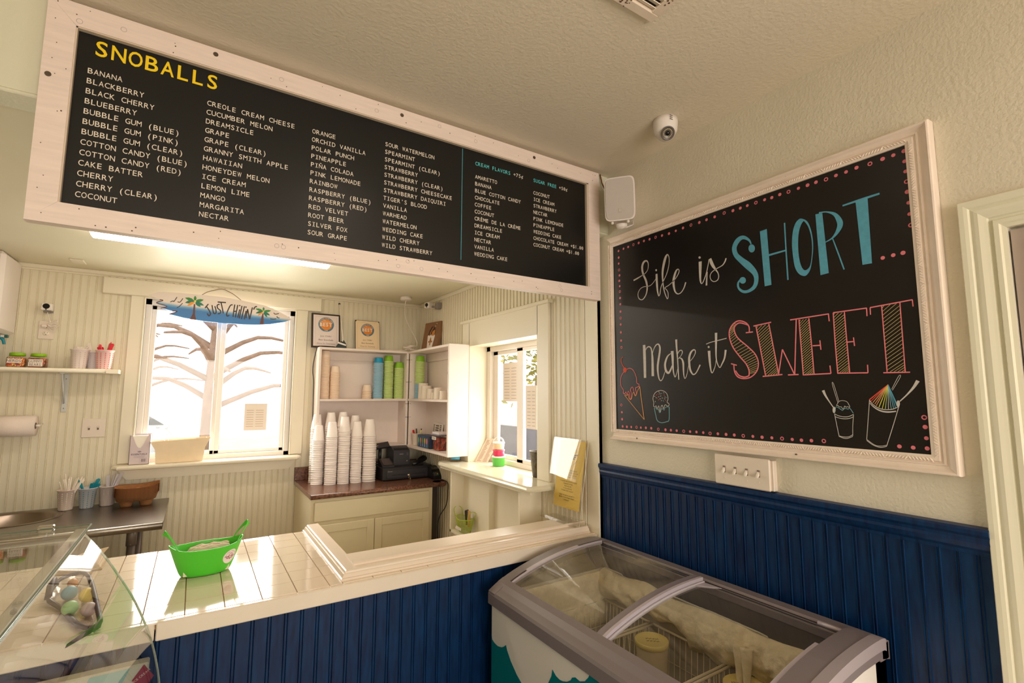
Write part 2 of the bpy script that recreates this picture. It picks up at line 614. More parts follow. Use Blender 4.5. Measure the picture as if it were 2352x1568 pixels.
CHALK = '''
M lettering 
S w 1432 21544 74 1698 21601 68 2006 21685 37 2173 21739 34 2325 21863 36 2375 22027 42 2372 22202 49 2282 22328 67 2117 22307 111 2015 22154 119 2002 21944 111 2066 21696 104 2192 21437 108 2259 21215 102 2275 20980 83 2198 20716 60 2028 20536 44 1877 20514 36 1728 20632 38 1699 20849 38 1833 21037 35 2047 21110 30 2284 21090 28 2490 21102 31 2682 21226 28 2815 21359 23
S w 2857 21574 107 2859 21396 118 2865 21168 112 2881 20825 88 2923 20592 58 2962 20522 44 3027 20619 46 3078 20857 40 3168 21042 40 3270 21201 39 3429 21437 39 3554 21744 39 3602 22023 38 3589 22222 40 3512 22335 58 3418 22245 120 3329 22041 137 3234 21725 119 3201 21417 94 3211 21101 65 3254 20780 52 3327 20523 45 3430 20311 40 3484 20386 38 3478 20585 36 3402 20731 33 3311 20832 33 3517 20905 35 3761 21028 36 3951 21176 37 4087 21344 40 4125 21456 38 4069 21539 39 3963 21479 86 3863 21281 114 3802 21053 122 3811 20811 107 3874 20560 70 4012 20432 42 4180 20463 42 4339 20627 52 4449 20873 67
P w 2894 21741 2889 21723 2878 21709 2861 21702 2841 21702 2822 21710 2806 21725 2795 21743 2792 21763 2797 21781 2808 21795 2825 21803 2845 21802 2864 21794 2880 21780 2891 21761
P w 5247 21784 5242 21765 5229 21751 5210 21745 5188 21746 5167 21755 5149 21770 5138 21790 5134 21811 5139 21830 5152 21844 5171 21850 5193 21849 5214 21840 5232 21825 5243 21805
S w 5211 21619 151 5199 21341 137 5186 21052 108 5187 20803 78 5228 20667 40 5300 20699 41 5388 20846 43 5491 21071 43 5586 21400 38 5635 21614 33
S w 5467 20540 79 5489 20785 60 5534 21103 37
S w 5695 21637 98 5737 21468 138 5819 21286 121 5923 21122 71 6022 20960 45 6050 20794 40 5991 20666 36 5834 20632 30 5699 20727 30 5657 20894 32 5736 21040 33 5946 21137 31 6125 21188 33 6258 21239 45 6361 21355 59 6416 21481 63
S w 1998 18337 153 2011 17724 168 2007 16788 146
S w 2071 18055 26 2162 18190 48 2298 18231 58 2414 18143 69 2460 17944 89 2482 17593 131 2475 16857 152
S w 2492 17859 21 2556 18061 36 2694 18255 52 2838 18304 57 2923 18185 89 2924 17993 102 2853 17673 107 2783 17353 113 2773 17070 97 2821 16766 65 2917 16634 45 3034 16721 42 3129 16917 34 3183 17045 24
S w 3533 17830 30 3357 17722 69 3238 17510 103 3193 17313 114 3234 17083 114 3365 16969 95 3492 17102 83 3585 17295 47
S w 3609 17933 149 3622 17627 120 3622 17332 96 3645 16998 62 3720 16781 44 3809 16934 32 3877 17145 23
S w 3845 18426 109 3855 18082 85 3884 17611 61 3900 17125 61 3916 16660 52
S w 3890 17766 27 3977 17893 43 4096 17933 43 4150 17845 46 4075 17696 31 3954 17607 21
S w 3893 17548 25 3989 17604 35 4115 17539 73 4177 17362 96 4177 17094 78 4190 16826 50 4242 16704 35 4339 16859 31 4420 17160 22 4447 17273 18
S w 4544 17438 25 4706 17599 32 4802 17762 39 4796 17881 45 4708 17897 59 4581 17796 87 4494 17593 103 4484 17347 103 4517 17080 93 4610 16907 67 4697 16861 49 4833 16955 50 5019 17254 63
S w 5467 17808 125 5475 17515 104 5493 17222 83 5523 16985 53 5570 16896 40 5647 16998 40 5738 17210 28 5767 17407 20
S w 5825 18515 114 5807 18127 93 5782 17586 61 5813 17314 48 5924 17098 36 6029 17232 50 6159 17473 70 6223 17788 90
S w 5344 18093 34 5587 18155 28 5895 18195 33 6284 18248 31
P w 5505 17960 5501 17944 5490 17931 5474 17922 5456 17920 5437 17925 5422 17936 5412 17951 5410 17968 5414 17985 5425 17998 5441 18006 5459 18008 5478 18003 5493 17993 5502 17978
M lettering 
S b 7497 21780 48 7413 21964 82 7185 22130 147 6959 22070 211 6797 21830 203 6845 21521 190 7072 21237 218 7329 20968 263 7576 20643 204 7633 20379 174 7548 20111 157 7312 19980 119 7078 19996 105 6899 20167 83 6885 20365 85 6983 20475 72
P b 7640 21573 7627 21515 7597 21471 7553 21447 7503 21448 7453 21472 7413 21517 7387 21576 7380 21639 7393 21698 7424 21742 7468 21766 7519 21765 7568 21740 7608 21695 7634 21636
P b 7217 20413 7204 20365 7173 20329 7129 20309 7077 20308 7026 20328 6983 20365 6956 20414 6948 20466 6961 20514 6993 20551 7038 20571 7090 20571 7141 20550 7183 20513 7209 20465
P b 7866 22176 8136 22194 8200 20052 7943 20044
S b 8801 22231 52 8798 21289 49 8805 20116 54
S b 8144 21181 76 8785 21210 56
R b 9400 22205 9482 22085 9589 22038 9605 21842 9701 21639 9677 21471 9727 21168 9687 21091 9673 20719 9647 20725 9584 20336 9577 20453 9452 20162 9463 20348 9329 20158 9368 20368 9183 20276 9282 20547 9071 20535 9232 20882 9026 20991 9228 21297 9021 21411 9262 21645 9073 21817 9316 21867 9174 22088 9381 22011 9294 22202 9431 22070
P b 9861 22218 10083 22191 10161 20086 9898 20065
S b 9976 22231 52 10208 22194 43 10452 22040 100 10574 21810 161 10599 21608 172 10486 21389 112 10327 21237 53 10106 21155 30
S b 10351 21216 33 10491 20664 42 10627 20106 42
S b 10712 22242 52 11259 22270 73 11766 22289 60
P b 11095 22252 11437 22257 11422 20136 11157 20143
M lettering 
S p 7251 18401 48 7248 18599 47 7125 18771 45 6847 18879 47 6608 18790 51 6431 18556 52 6417 18252 51 6545 17870 49 6814 17484 48 7045 17208 48 7163 16943 48 7152 16734 48
S p 7223 18667 45 6879 18794 47 6676 18698 51 6632 18534 50 6761 18219 48 7147 17855 46 7438 17541 46 7548 17215 46 7471 16899 46 7225 16683 45 6947 16632 46 6703 16698 48 6570 16900 50 6548 17184 51
S p 7152 16734 45 6967 16690 46 6742 16762 48 6608 16948 49
S p 7105 18384 46 7397 18386 46
S p 6430 17230 47 6672 17154 47
S p 7426 18604 46 8113 18667 45
S p 7526 18593 46 7805 16698 45
S p 8021 18621 44 8282 16761 43
S p 7685 16693 44 8418 16741 43
S p 8282 16761 43 8468 17641 43
S p 8468 17641 42 8836 16743 41
S p 8851 16743 41 9010 18654 41
S p 8613 16720 42 8981 16723 41
S p 8798 18666 43 10077 18711 40
S p 10063 18713 37 10074 18461 37
S p 9105 18642 40 9137 16704 40
S p 9123 16704 41 10021 16724 39
S p 10021 16724 36 10006 16987 37
S p 9434 18645 39 9467 17785 39 9492 16722 38
S p 9502 17686 41 9748 17683 40
S p 9745 17854 38 9758 17530 38
S p 10214 18730 40 11184 18744 38
S p 11180 18745 33 11177 18487 33
S p 10214 18730 36 10211 17721 36 10227 16725 36
S p 10214 16726 39 11088 16709 37
S p 11088 16709 32 11092 16962 33
S p 10546 18703 35 10557 17802 35 10577 16741 34
S p 10565 17718 39 10761 17723 38
S p 10757 17853 34 10769 17577 34
S p 11275 18520 32 11278 18744 32
S p 11278 18744 38 12370 18819 36
S p 12366 18820 29 12371 18615 28
S p 11587 18759 31 11596 16717 31
S p 12058 18784 30 12050 16701 29
S p 11495 16695 36 12167 16689 35
S y 7559 18532 17 7599 18583 17
S y 7572 18437 17 7752 18592 17
S y 7585 18342 17 7902 18601 17
S y 7598 18247 17 8040 18581 16
S y 7610 18153 17 8051 18487 16
S y 7623 18058 17 8063 18393 16
S y 7636 17964 16 8075 18299 16
S y 7649 17870 16 8086 18206 16
S y 7662 17777 16 8098 18112 16
S y 7674 17683 16 8110 18019 16
S y 7687 17590 16 8121 17926 16
S y 7700 17497 16 8133 17833 16
S y 7712 17404 16 8144 17740 16
S y 7725 17311 16 8156 17648 16
S y 7737 17219 16 8167 17556 16
S y 7750 17127 16 8179 17464 16
S y 7762 17035 16 8190 17372 16
S y 7775 16943 16 8202 17280 16
S y 7787 16851 16 8213 17189 15
S y 7800 16760 16 8224 17098 15
S y 7879 16722 16 8236 17007 15
S y 7982 16732 15 8244 16942 15
S y 8084 16743 15 8252 16878 15
S y 8186 16753 15 8260 16813 15
S y 9125 18583 15 9152 18625 15
S y 9126 18499 15 9254 18627 15
S y 9127 18415 15 9355 18629 15
S y 9128 18331 15 9428 18588 15
S y 9129 18248 15 9430 18504 15
S y 9130 18164 15 9433 18420 15
S y 9131 18081 15 9435 18337 15
S y 9132 17997 15 9437 18253 15
S y 9133 17914 15 9439 18170 15
S y 9134 17831 15 9441 18087 15
S y 9135 17748 15 9443 18003 15
S y 9135 17665 15 9445 17920 15
S y 9136 17582 15 9448 17837 14
S y 9137 17500 15 9450 17754 14
S y 9138 17417 15 9452 17672 14
S y 9139 17334 15 9454 17589 14
S y 9140 17252 15 9456 17506 14
S y 9141 17170 15 9458 17424 14
S y 9142 17087 14 9460 17341 14
S y 9143 17005 14 9462 17259 14
S y 9144 16923 14 9465 17177 14
S y 9145 16841 14 9467 17095 14
S y 9146 16759 14 9469 17013 14
S y 9198 16720 14 9471 16934 14
S y 9272 16722 14 9472 16880 14
S y 9345 16724 14 9474 16825 14
S y 9418 16726 14 9475 16771 14
S y 10225 18663 14 10257 18706 14
S y 10226 18572 14 10370 18701 14
S y 10226 18482 14 10482 18695 14
S y 10226 18392 14 10546 18634 14
S y 10227 18302 14 10547 18545 14
S y 10227 18212 14 10548 18456 14
S y 10228 18122 14 10549 18366 14
S y 10228 18033 14 10549 18277 14
S y 10228 17943 14 10550 18188 14
S y 10229 17854 14 10551 18099 14
S y 10229 17764 14 10552 18010 13
S y 10229 17675 14 10552 17921 13
S y 10230 17586 14 10553 17833 13
S y 10230 17497 14 10554 17744 13
S y 10230 17408 14 10555 17656 13
S y 10231 17319 14 10556 17568 13
S y 10231 17230 13 10556 17479 13
S y 10231 17142 13 10557 17391 13
S y 10232 17053 13 10558 17303 13
S y 10232 16965 13 10559 17216 13
S y 10232 16877 13 10559 17128 13
S y 10233 16789 13 10560 17040 13
S y 10285 16745 13 10561 16957 13
S y 10359 16745 13 10561 16902 13
S y 10432 16746 13 10562 16846 13
S y 10505 16746 13 10562 16791 13
S y 11602 18692 12 11654 18752 12
S y 11602 18578 13 11814 18759 12
S y 11602 18464 13 11971 18767 12
S y 11602 18350 13 12057 18699 12
S y 11603 18237 13 12056 18583 12
S y 11603 18123 13 12055 18467 12
S y 11603 18010 12 12054 18351 12
S y 11603 17897 12 12053 18235 12
S y 11603 17784 12 12052 18120 12
S y 11603 17672 12 12051 18005 12
S y 11604 17559 12 12050 17890 12
S y 11604 17447 12 12049 17775 12
S y 11604 17335 12 12048 17660 12
S y 11604 17223 12 12047 17546 12
S y 11604 17112 12 12046 17431 12
S y 11604 17000 12 12045 17317 12
S y 11605 16889 12 12044 17203 12
S y 11605 16778 12 12043 17089 12
S y 11674 16720 12 12042 16982 12
S y 11772 16716 12 12041 16909 12
S y 11868 16712 12 12041 16836 12
S y 11964 16709 12 12040 16764 12
S y 6617 18783 17 6798 18760 17
S y 6569 18724 17 6744 18732 17
S y 6523 18659 17 6688 18704 17
S y 6477 18594 18 6668 18663 17
S y 6438 18526 18 6658 18618 18
S y 6436 18448 18 6648 18574 18
S y 6434 18370 18 6642 18526 18
S y 6432 18292 18 6675 18440 18
S y 6447 18203 18 6708 18355 18
S y 6480 18101 18 6741 18270 18
S y 6512 18000 18 6803 18179 17
S y 6545 17899 17 6909 18080 17
S y 6608 17796 17 7014 17981 17
S y 6679 17693 17 7117 17883 17
S y 6750 17591 17 7201 17794 17
S y 6819 17491 17 7276 17709 17
S y 6885 17414 17 7351 17625 16
S y 6949 17337 17 7425 17541 16
S y 7013 17261 17 7453 17452 16
S y 7065 17186 16 7481 17364 16
S y 7097 17112 16 7509 17276 16
S y 7128 17039 16 7522 17188 16
S y 7160 16965 16 7502 17103 16
S y 7168 16907 16 7482 17018 16
S y 7165 16854 16 7462 16932 16
S y 7163 16802 16 7416 16869 16
M cone_drawing 
P r 862 17198 851 17149 824 17108 785 17082 738 17073 693 17085 654 17114 629 17158 622 17208 632 17257 660 17298 700 17325 746 17333 792 17321 830 17291 854 17248
S r 620 17849 34 523 17793 39 502 17645 40 559 17494 38 688 17315 36
S p 683 17132 33 509 16953 35 435 16709 37 461 16438 36 607 16229 36 596 16095 36 685 16041 27 771 16143 27 840 16017 27 920 16167 28 993 16095 35 1020 15879 35 1072 15796 26 1123 15880 35 1114 16095 36 1076 16250 35 1197 16376 26 1270 16273 34 1306 16094 34 1389 15976 26 1444 16118 35 1399 16319 34 1495 16354 27 1617 16412 31 1619 16499 31 1496 16562 33 1472 16805 34 1384 17034 33 1229 17215 29 1036 17281 27 863 17235 28
S o 718 16017 26 839 15960 24 916 16034 29 960 15842 31 1062 15769 24 1155 15856 30 1220 16083 30 1291 16094 28 1335 15988 29 1407 15948 25 1479 16047 30 1531 16188 30 1662 16371 29
S o 674 15986 29 1889 14857 28
S o 1895 14857 40 1777 15628 40 1669 16399 40
S w 2497 15639 32 2450 15820 32 2510 16002 30 2660 16139 26 2891 16201 25 3115 16155 26 3263 16027 29 3305 15828 30 3250 15685 30 3351 15605 30 3326 15521 26 3235 15515 25 3176 15562 25 3106 15534 28 3059 15409 28 3017 15408 30 2980 15532 28 2908 15486 30 2863 15277 30 2815 15276 31 2793 15454 31 2752 15505 26 2705 15396 27 2648 15417 30 2623 15506 26 2534 15459 25 2469 15503 32 2497 15639 32
S c 2503 15402 23 2605 15416 24 2660 15332 24 2746 15352 26 2785 15224 27 2856 15222 25 2918 15375 24 3001 15359 23 3070 15328 23 3144 15451 23 3338 15473 22
S c 2511 15391 38 2579 15100 38 2665 14846 35 2895 14762 29 3176 14819 29 3325 14920 34 3352 15478 35
S w 2778 16145 23 2828 16109 23
S r 2724 16045 21 2789 16028 21
S w 2847 16074 25 2867 16023 25
S c 2913 16072 21 2972 16047 21
S w 3038 16099 20 3103 16087 20
S r 2645 16029 26 2664 15977 26
S w 2585 15942 20 2517 15927 21
S w 2809 15929 21 2753 15897 21
S w 2922 15966 22 2870 15929 22
S r 3070 16010 22 3120 15976 22
S w 3138 15931 25 3129 15878 25
S c 3195 15903 23 3237 15863 23
S w 2606 15881 22 2665 15854 22
S r 2646 15865 21 2711 15848 21
S w 2837 15841 22 2889 15808 22
S w 3019 15865 20 2953 15852 20
S w 3146 15841 21 3087 15813 21
S r 2805 15794 21 2747 15763 21
S w 2959 15763 21 2903 15731 21
S c 3016 15747 22 3070 15718 22
S w 2561 15719 24 2599 15675 24
S r 3184 15785 23 3156 15736 23
M snowball_drawing 
S w 10205 15807 15 10082 16371 15 10041 16363 15 10170 15778 15
S w 9746 16169 89 9805 16007 64 9912 15806 36 10027 15613 29
P w 10090 15529 10084 15489 10072 15455 10056 15432 10037 15423 10020 15431 10006 15453 9998 15487 9997 15527 10003 15567 10015 15601 10032 15625 10050 15633 10068 15625 10081 15603 10089 15569
S w 10123 15674 15 10178 15771 15 10222 15818 15 10322 15837 16 10425 15810 16 10473 15747 15 10511 15647 15 10490 15624 16 10447 15646 16 10406 15627 16 10364 15661 15 10330 15581 14 10297 15573 16 10268 15633 16 10203 15631 16 10172 15673 16 10122 15672 16
S c 10103 15629 18 10152 15621 18 10200 15586 18 10247 15552 18 10294 15523 17 10354 15581 17 10411 15583 18 10458 15566 17 10511 15594 18 10601 15439 17
S c 10099 15620 13 10054 15429 13
S w 10048 15402 20 10168 15344 20 10314 15317 20 10459 15332 19 10599 15404 18
S w 10059 15313 20 10213 15265 20 10358 15254 19 10488 15277 19 10586 15325 18
S w 10048 15402 19 10143 14675 19
S w 10603 15404 17 10560 15044 17 10540 14730 17
S w 10144 14684 20 10271 14636 20 10384 14638 19 10539 14712 18
S w 10153 14697 20 10274 14675 20 10419 14689 18 10542 14765 18
S r 11595 16334 18 11075 15874 31
S r 11595 16334 18 11109 15823 20
S o 11595 16334 18 11158 15781 20
S o 11595 16334 17 11207 15739 19
S o 11595 16334 17 11241 15689 18
S y2 11595 16334 17 11311 15648 22
S y2 11595 16334 17 11396 15608 19
S g 11595 16334 17 11475 15602 17
S w 11595 16334 17 11553 15596 16
S c 11595 16334 17 11624 15603 17
S c 11595 16334 17 11688 15616 17
S b 11595 16334 18 11738 15634 19
S b 11595 16334 18 11790 15684 38
S w 11677 16193 13 11878 16581 13 11915 16550 13 11693 16159 13
S w 12336 16436 92 12206 16225 63 12031 16014 37 11855 15833 29
P w 11856 15767 11850 15731 11839 15700 11823 15679 11806 15671 11789 15678 11776 15699 11769 15729 11768 15766 11774 15803 11785 15834 11801 15855 11818 15862 11835 15855 11848 15835 11855 15804
S w 11067 15870 21 11148 15738 22 11288 15626 22 11459 15580 22 11644 15593 21 11774 15651 20 11832 15693 19
S w 11075 15771 17 11186 15640 30 11355 15537 41 11540 15509 43 11745 15538 32
S w 11074 15865 18 10996 15239 18 10919 14638 18
S w 11824 15685 18 11640 15103 18 11436 14488 18
S w 10920 14646 16 11112 14501 16 11270 14473 15 11434 14516 14
S w 10918 14617 19 11081 14490 19 11268 14435 19 11436 14480 18
'''
CHALK_DOTS = '''813,23288 1131,23297 1480,23325o 1821,23323 2154,23331 2503,23323 2866,23319o 3241,23299 3640,23279 4017,23299 4405,23320 4821,23330o 5243,23316 5595,23329 5983,23335 6421,23362o 6808,23335 7126,23336 7419,23342 7768,23342o 8113,23340 8389,23328 8688,23343 9006,23334o 9355,23339 9667,23339 9945,23342 10269,23323o 10579,23341 10885,23343 11194,23367 11572,23345o 11917,23362 12198,23364 12471,23383 12464,23059 12466,22738 12474,22417o 12466,22097 12476,21754 12476,21404 12486,21060o 11715,20239 11989,20259 12236,20271 463,23259 467,22914 459,22605 478,22270o 498,21987 476,21713 496,21432 502,21155o 507,20827 512,20511 515,20135 520,19811o 511,19489 514,19087 516,18676 534,18335o 440,15499o 471,15150 475,14811 505,14465 784,14461 1070,14468 1401,14477o 1674,14474 1979,14483 2301,14483 2706,14463o 3110,14461 3405,14462 3715,14464 4079,14461o 4403,14465 4719,14469 5046,14466 5363,14455o 5718,14464 6080,14465 6431,14466 6803,14462o 7188,14468 7544,14464 7911,14470 8279,14470o 8635,14469 8946,14466 9274,14479 9667,14497o 11757,14507 12090,14502 12417,14509 12409,15383o 12413,15111 12418,14796'''
SURF = '''
P board -3194 22943 -2747 23173 -2363 23256 -1570 23285 -49 23300 1368 23281 2533 23174 4214 22927 5094 22611 5746 22292 6232 21981 5626 21712 4670 21473 3733 21345 2817 21298 1482 21293 195 21338 -1053 21479 -1925 21670 -1675 21791 -1463 21909 -1763 21914 -2244 22038 -2460 22056 -2099 22228 -2735 22405 -2360 22619 -2558 22665
S k 220 22320 79 412 22652 80
S k 273 22502 81 482 22194 80 596 21927 77 508 21762 91 383 21932 82
S k 651 22591 78 740 22168 78 829 21963 87 941 22035 79 929 22237 78 839 22533 79
S k 1140 22707 88 993 22625 79 1028 22399 82 1210 22238 82 1230 22051 81 1061 21969 89
S k 1000 22866 92 1545 22877 92
S k 1217 22869 80 1330 22429 79 1418 22028 79
S k 1995 22753 90 1852 22687 83 1710 22312 80 1639 21997 79 1692 21848 91 1819 21936 88
S k 2140 22794 80 2096 22297 80 2078 21821 80
S k 2338 22778 81 2287 22316 80 2227 21792 80
S k 2099 22246 92 2289 22290 92
S k 2483 22439 81 2393 21781 81
S k 2625 22739 81 2499 21739 81
S k 2794 22720 82 2650 21700 81
S k 2926 22377 82 2831 21700 82
S k 3024 22517 82 2948 21804 82
S k 3024 22517 83 3204 21732 83
S k 3347 22680 83 3204 21732 83
S k 3657 22791 92 3521 22724 87 3439 22521 84
P k 2525 22745 2522 22723 2512 22703 2497 22689 2478 22683 2459 22685 2443 22696 2431 22714 2426 22735 2428 22757 2438 22777 2453 22791 2472 22797 2491 22795 2508 22784 2520 22766
P k 2952 22668 2949 22645 2939 22625 2924 22611 2905 22605 2886 22608 2869 22618 2857 22636 2852 22658 2854 22680 2864 22700 2880 22714 2899 22720 2918 22717 2935 22707 2947 22689
S k -1923 22558 51 -1770 22648 53 -1708 22620 47 -1549 22957 46
S k -1496 22628 54 -1346 22609 50 -1183 22908 47
S k -1512 22174 50 -1366 22287 49 -1310 22366 48 -1181 22552 48
S k 4872 22401 57 4988 22304 59 5251 22382 59
S k 4648 21898 59 4840 21888 59 5079 21936 59
S k 5117 22154 54 5146 22049 58 5308 22020 59
P t -496 22549 -406 22558 -374 21763 -267 21384 -669 21414 -511 21850
P t 4073 22274 4148 22280 4197 21424 3924 21434
P g1 -444 22779 -638 22956 -824 23011 -980 22989 -1064 22961 -998 22902 -867 22810 -681 22755
P g2 -444 22779 -676 22829 -855 22776 -980 22672 -1041 22601 -963 22585 -817 22576 -637 22629
P g1 -444 22779 -233 22720 -71 22768 43 22868 99 22938 26 22957 -109 22971 -272 22923
P g2 -444 22779 -274 22577 -97 22497 58 22497 145 22514 86 22583 -34 22693 -211 22772
P g2 -444 22779 -372 22551 -256 22433 -132 22391 -57 22383 -82 22460 -143 22592 -260 22710
P g1 -444 22779 -357 22923 -360 23043 -411 23133 -452 23179 -481 23129 -518 23035 -516 22916
P og -441 22729 -644 22698 -778 22595 -853 22466 -885 22384 -816 22396 -694 22434 -560 22538
P yl -360 22763 -363 22728 -375 22697 -396 22676 -420 22666 -446 22671 -469 22688 -485 22715 -492 22749 -489 22784 -476 22814 -456 22836 -431 22845 -406 22841 -383 22824 -367 22797
P g1 4125 22465 3945 22604 3775 22644 3636 22622 3560 22596 3621 22549 3742 22478 3911 22438
P g2 4125 22465 3910 22475 3750 22407 3644 22306 3593 22240 3665 22237 3800 22249 3959 22316
P g1 4125 22465 4325 22401 4490 22427 4610 22501 4672 22554 4603 22575 4472 22597 4307 22570
P g2 4125 22465 4256 22275 4404 22185 4542 22162 4620 22163 4574 22228 4479 22335 4330 22425
P g2 4125 22465 4162 22243 4253 22103 4361 22027 4428 21997 4415 22072 4376 22206 4284 22346
P g1 4125 22465 4202 22578 4203 22674 4161 22747 4127 22785 4101 22746 4067 22671 4066 22575
P og 4126 22438 3947 22383 3839 22277 3784 22158 3764 22086 3824 22105 3930 22156 4039 22261
P yl 4201 22445 4198 22412 4185 22383 4165 22363 4140 22354 4114 22358 4092 22375 4076 22401 4070 22433 4073 22466 4086 22494 4106 22515 4131 22524 4157 22520 4179 22503 4195 22477
S t -2558 22665 67 -2360 22619 59 -2735 22405 58 -2099 22228 60 -2460 22056 65
S t -1763 21914 68 -1463 21909 60 -1925 21670 66
S s -17 23314 56 315 23570 57 730 23797 59 1242 23962 62 1736 23788 61 2108 23519 60 2556 23166 60
'''
# ================================================================ surfaces
wall_paint = mat('wall_paint', (220, 212, 192), 0.62, bump=0.55, bscale=95, noise=0.03, nscale=6)
bead_paint = mat('bead_paint', (228, 219, 196), 0.42, noise=0.03, nscale=5)
trim_paint = mat('trim_paint', (234, 225, 204), 0.38)
ceil_paint = mat('ceiling_paint', (228, 217, 198), 0.7, bump=0.5, bscale=80)
kitchen_ceil = mat('kitchen_ceiling_paint', (228, 222, 196), 0.45, noise=0.03, nscale=3)
white_vinyl = mat('white_vinyl', (236, 228, 220), 0.3)
white_wash = mat('whitewashed_pine', (240, 222, 212), 0.5, noise=0.06, nscale=7, stretch=(1.2, 6, 14))
white_paint = mat('white_enamel', (238, 228, 222), 0.4)
navy = mat('navy_paint', (3, 27, 66), 0.38, col2=(4, 52, 98), nscale=9, stretch=(9, 9, 1.1), spec=0.35)
floor_mat = mat('vinyl_floor', (176, 158, 132), 0.4, noise=0.1, nscale=8)
dark_gap = mat('dark_gap', (40, 32, 26), 0.8)
plate_white = mat('ivory_plastic', (232, 218, 204), 0.35)
screw_mat = mat('screw_steel', (120, 108, 96), 0.35, 0.9)
black_ink = mat('black_ink', (28, 26, 28), 0.6)
steel = mat('brushed_steel', (150, 140, 130), 0.3, 1.0, noise=0.12, nscale=6, stretch=(2, 40, 2))
chrome = mat('chrome', (220, 215, 208), 0.12, 1.0)
black_plastic = mat('black_plastic', (30, 28, 31), 0.4)
foam = mat('white_foam', (246, 236, 232), 0.45)
clear = glass('clear_glass')
window_glass = glass('window_glass', (0.97, 0.98, 0.97))

XW, YB, XK, CZ, KZ = 1.78, 4.36, 1.755, 2.75, 2.445

# floor and ceilings
struct(MB().box(-3.3, -2.7, -0.1, 1.95, 4.5, 0.0).build('floor', floor_mat))
struct(MB().box(-3.3, -2.7, CZ, 1.95, 1.94, CZ + 0.1).build('ceiling', ceil_paint))
struct(MB().box(-3.3, 1.94, KZ, 1.95, 4.5, KZ + 0.1).build('ceiling_kitchen', kitchen_ceil))
# bulkhead over the opening
b = MB().box(-3.2, 1.84, KZ, XW, 1.94, CZ)
b.box(-3.2, 1.838, KZ - 0.012, XW, 1.945, KZ, 0.003)
struct(b.build('wall_bulkhead', mat('bulkhead_paint', (222, 220, 198), 0.55, bump=0.3, bscale=95)))

# wall with the chalkboard; doorway at y -0.55..0.352
b = MB()
b.box(XW, 0.352, 0, XW + 0.17, 1.911, CZ)
b.box(XW, -2.6, 0, XW + 0.17, -0.55, CZ)
b.box(XW, -0.55, 2.045, XW + 0.17, 0.352, CZ)
struct(b.build('wall_right', wall_paint))
# kitchen part of that wall, with the service hatch
b = MB()
b.box(XK + 0.005, 1.911, 0, XW + 0.17, 2.425, KZ)
b.box(XK + 0.005, 3.309, 0, XW + 0.17, YB, KZ)
b.box(XK + 0.005, 2.425, 0, XW + 0.17, 3.309, 1.10)
b.box(XK + 0.005, 2.425, 1.965, XW + 0.17, 3.309, KZ)
for y0, y1, z0, z1 in ((2.005, 2.425, 0, KZ), (3.309, YB, 0, KZ), (2.425, 3.309, 0, 1.10), (2.425, 3.309, 1.965, KZ)):
    bead(b, 'y', y0, y1, z0, z1, XK, 1)
b.box(XK - 0.012, 2.0, KZ - 0.03, XK + 0.005, YB, KZ, 0.004)
struct(b.build('wall_kitchen_right', bead_paint))
# kitchen back wall with its window opening
WX0, WX1, WZ0, WZ1 = -0.345, 0.665, 1.095, 2.285
b = MB()
b.box(-3.2, YB + 0.005, 0, WX0, YB + 0.14, KZ)
b.box(WX1, YB + 0.005, 0, XW + 0.17, YB + 0.14, KZ)
b.box(WX0, YB + 0.005, 0, WX1, YB + 0.14, WZ0)
b.box(WX0, YB + 0.005, WZ1, WX1, YB + 0.14, KZ)
for x0, x1, z0, z1 in ((-3.2, WX0, 0, KZ), (WX1, XK, 0, KZ), (WX0, WX1, 0, WZ0), (WX0, WX1, WZ1, KZ)):
    bead(b, 'x', x0, x1, z0, z1, YB, 1)
struct(b.build('wall_back', bead_paint))
struct(MB().box(-3.3, -2.6, 0, -3.2, YB + 0.14, CZ).build('wall_left', wall_paint))
# wall behind the camera with the shop window
b = MB()
b.box(-3.3, -2.7, 0, -0.85, -2.6, CZ)
b.box(1.6, -2.7, 0, 1.95, -2.6, CZ)
b.box(-0.85, -2.7, 0, 1.6, -2.6, 0.7)
b.box(-0.85, -2.7, 2.3, 1.6, -2.6, CZ)
struct(b.build('wall_front', wall_paint))
w = struct(MB().box(-0.85, -2.69, 0.7, 1.6, -2.61, 0.76).box(-0.85, -2.69, 2.24, 1.6, -2.61, 2.3).box(-0.85, -2.69, 0.7, -0.79, -2.61, 2.3)
           .box(1.54, -2.69, 0.7, 1.6, -2.61, 2.3).box(0.34, -2.69, 0.7, 0.4, -2.61, 2.3).build('window_3', white_vinyl))
MB().box(-0.79, -2.66, 0.76, 1.54, -2.655, 2.24).build('pane', window_glass, w)

# crown strip with its row of dark slots, back wall
b = MB().box(-3.2, YB - 0.022, KZ - 0.03, XK, YB, KZ, 0.006).box(-3.2, YB - 0.012, KZ - 0.042, XK, YB, KZ - 0.03, 0.002)
o = struct(b.build('trim_4', trim_paint))
b = MB()
for k in range(34):
    b.box(-0.56 + k * 0.041, YB - 0.0135, KZ - 0.0405, -0.546 + k * 0.041, YB - 0.011, KZ - 0.0365)
b.build('slot', dark_gap, o)

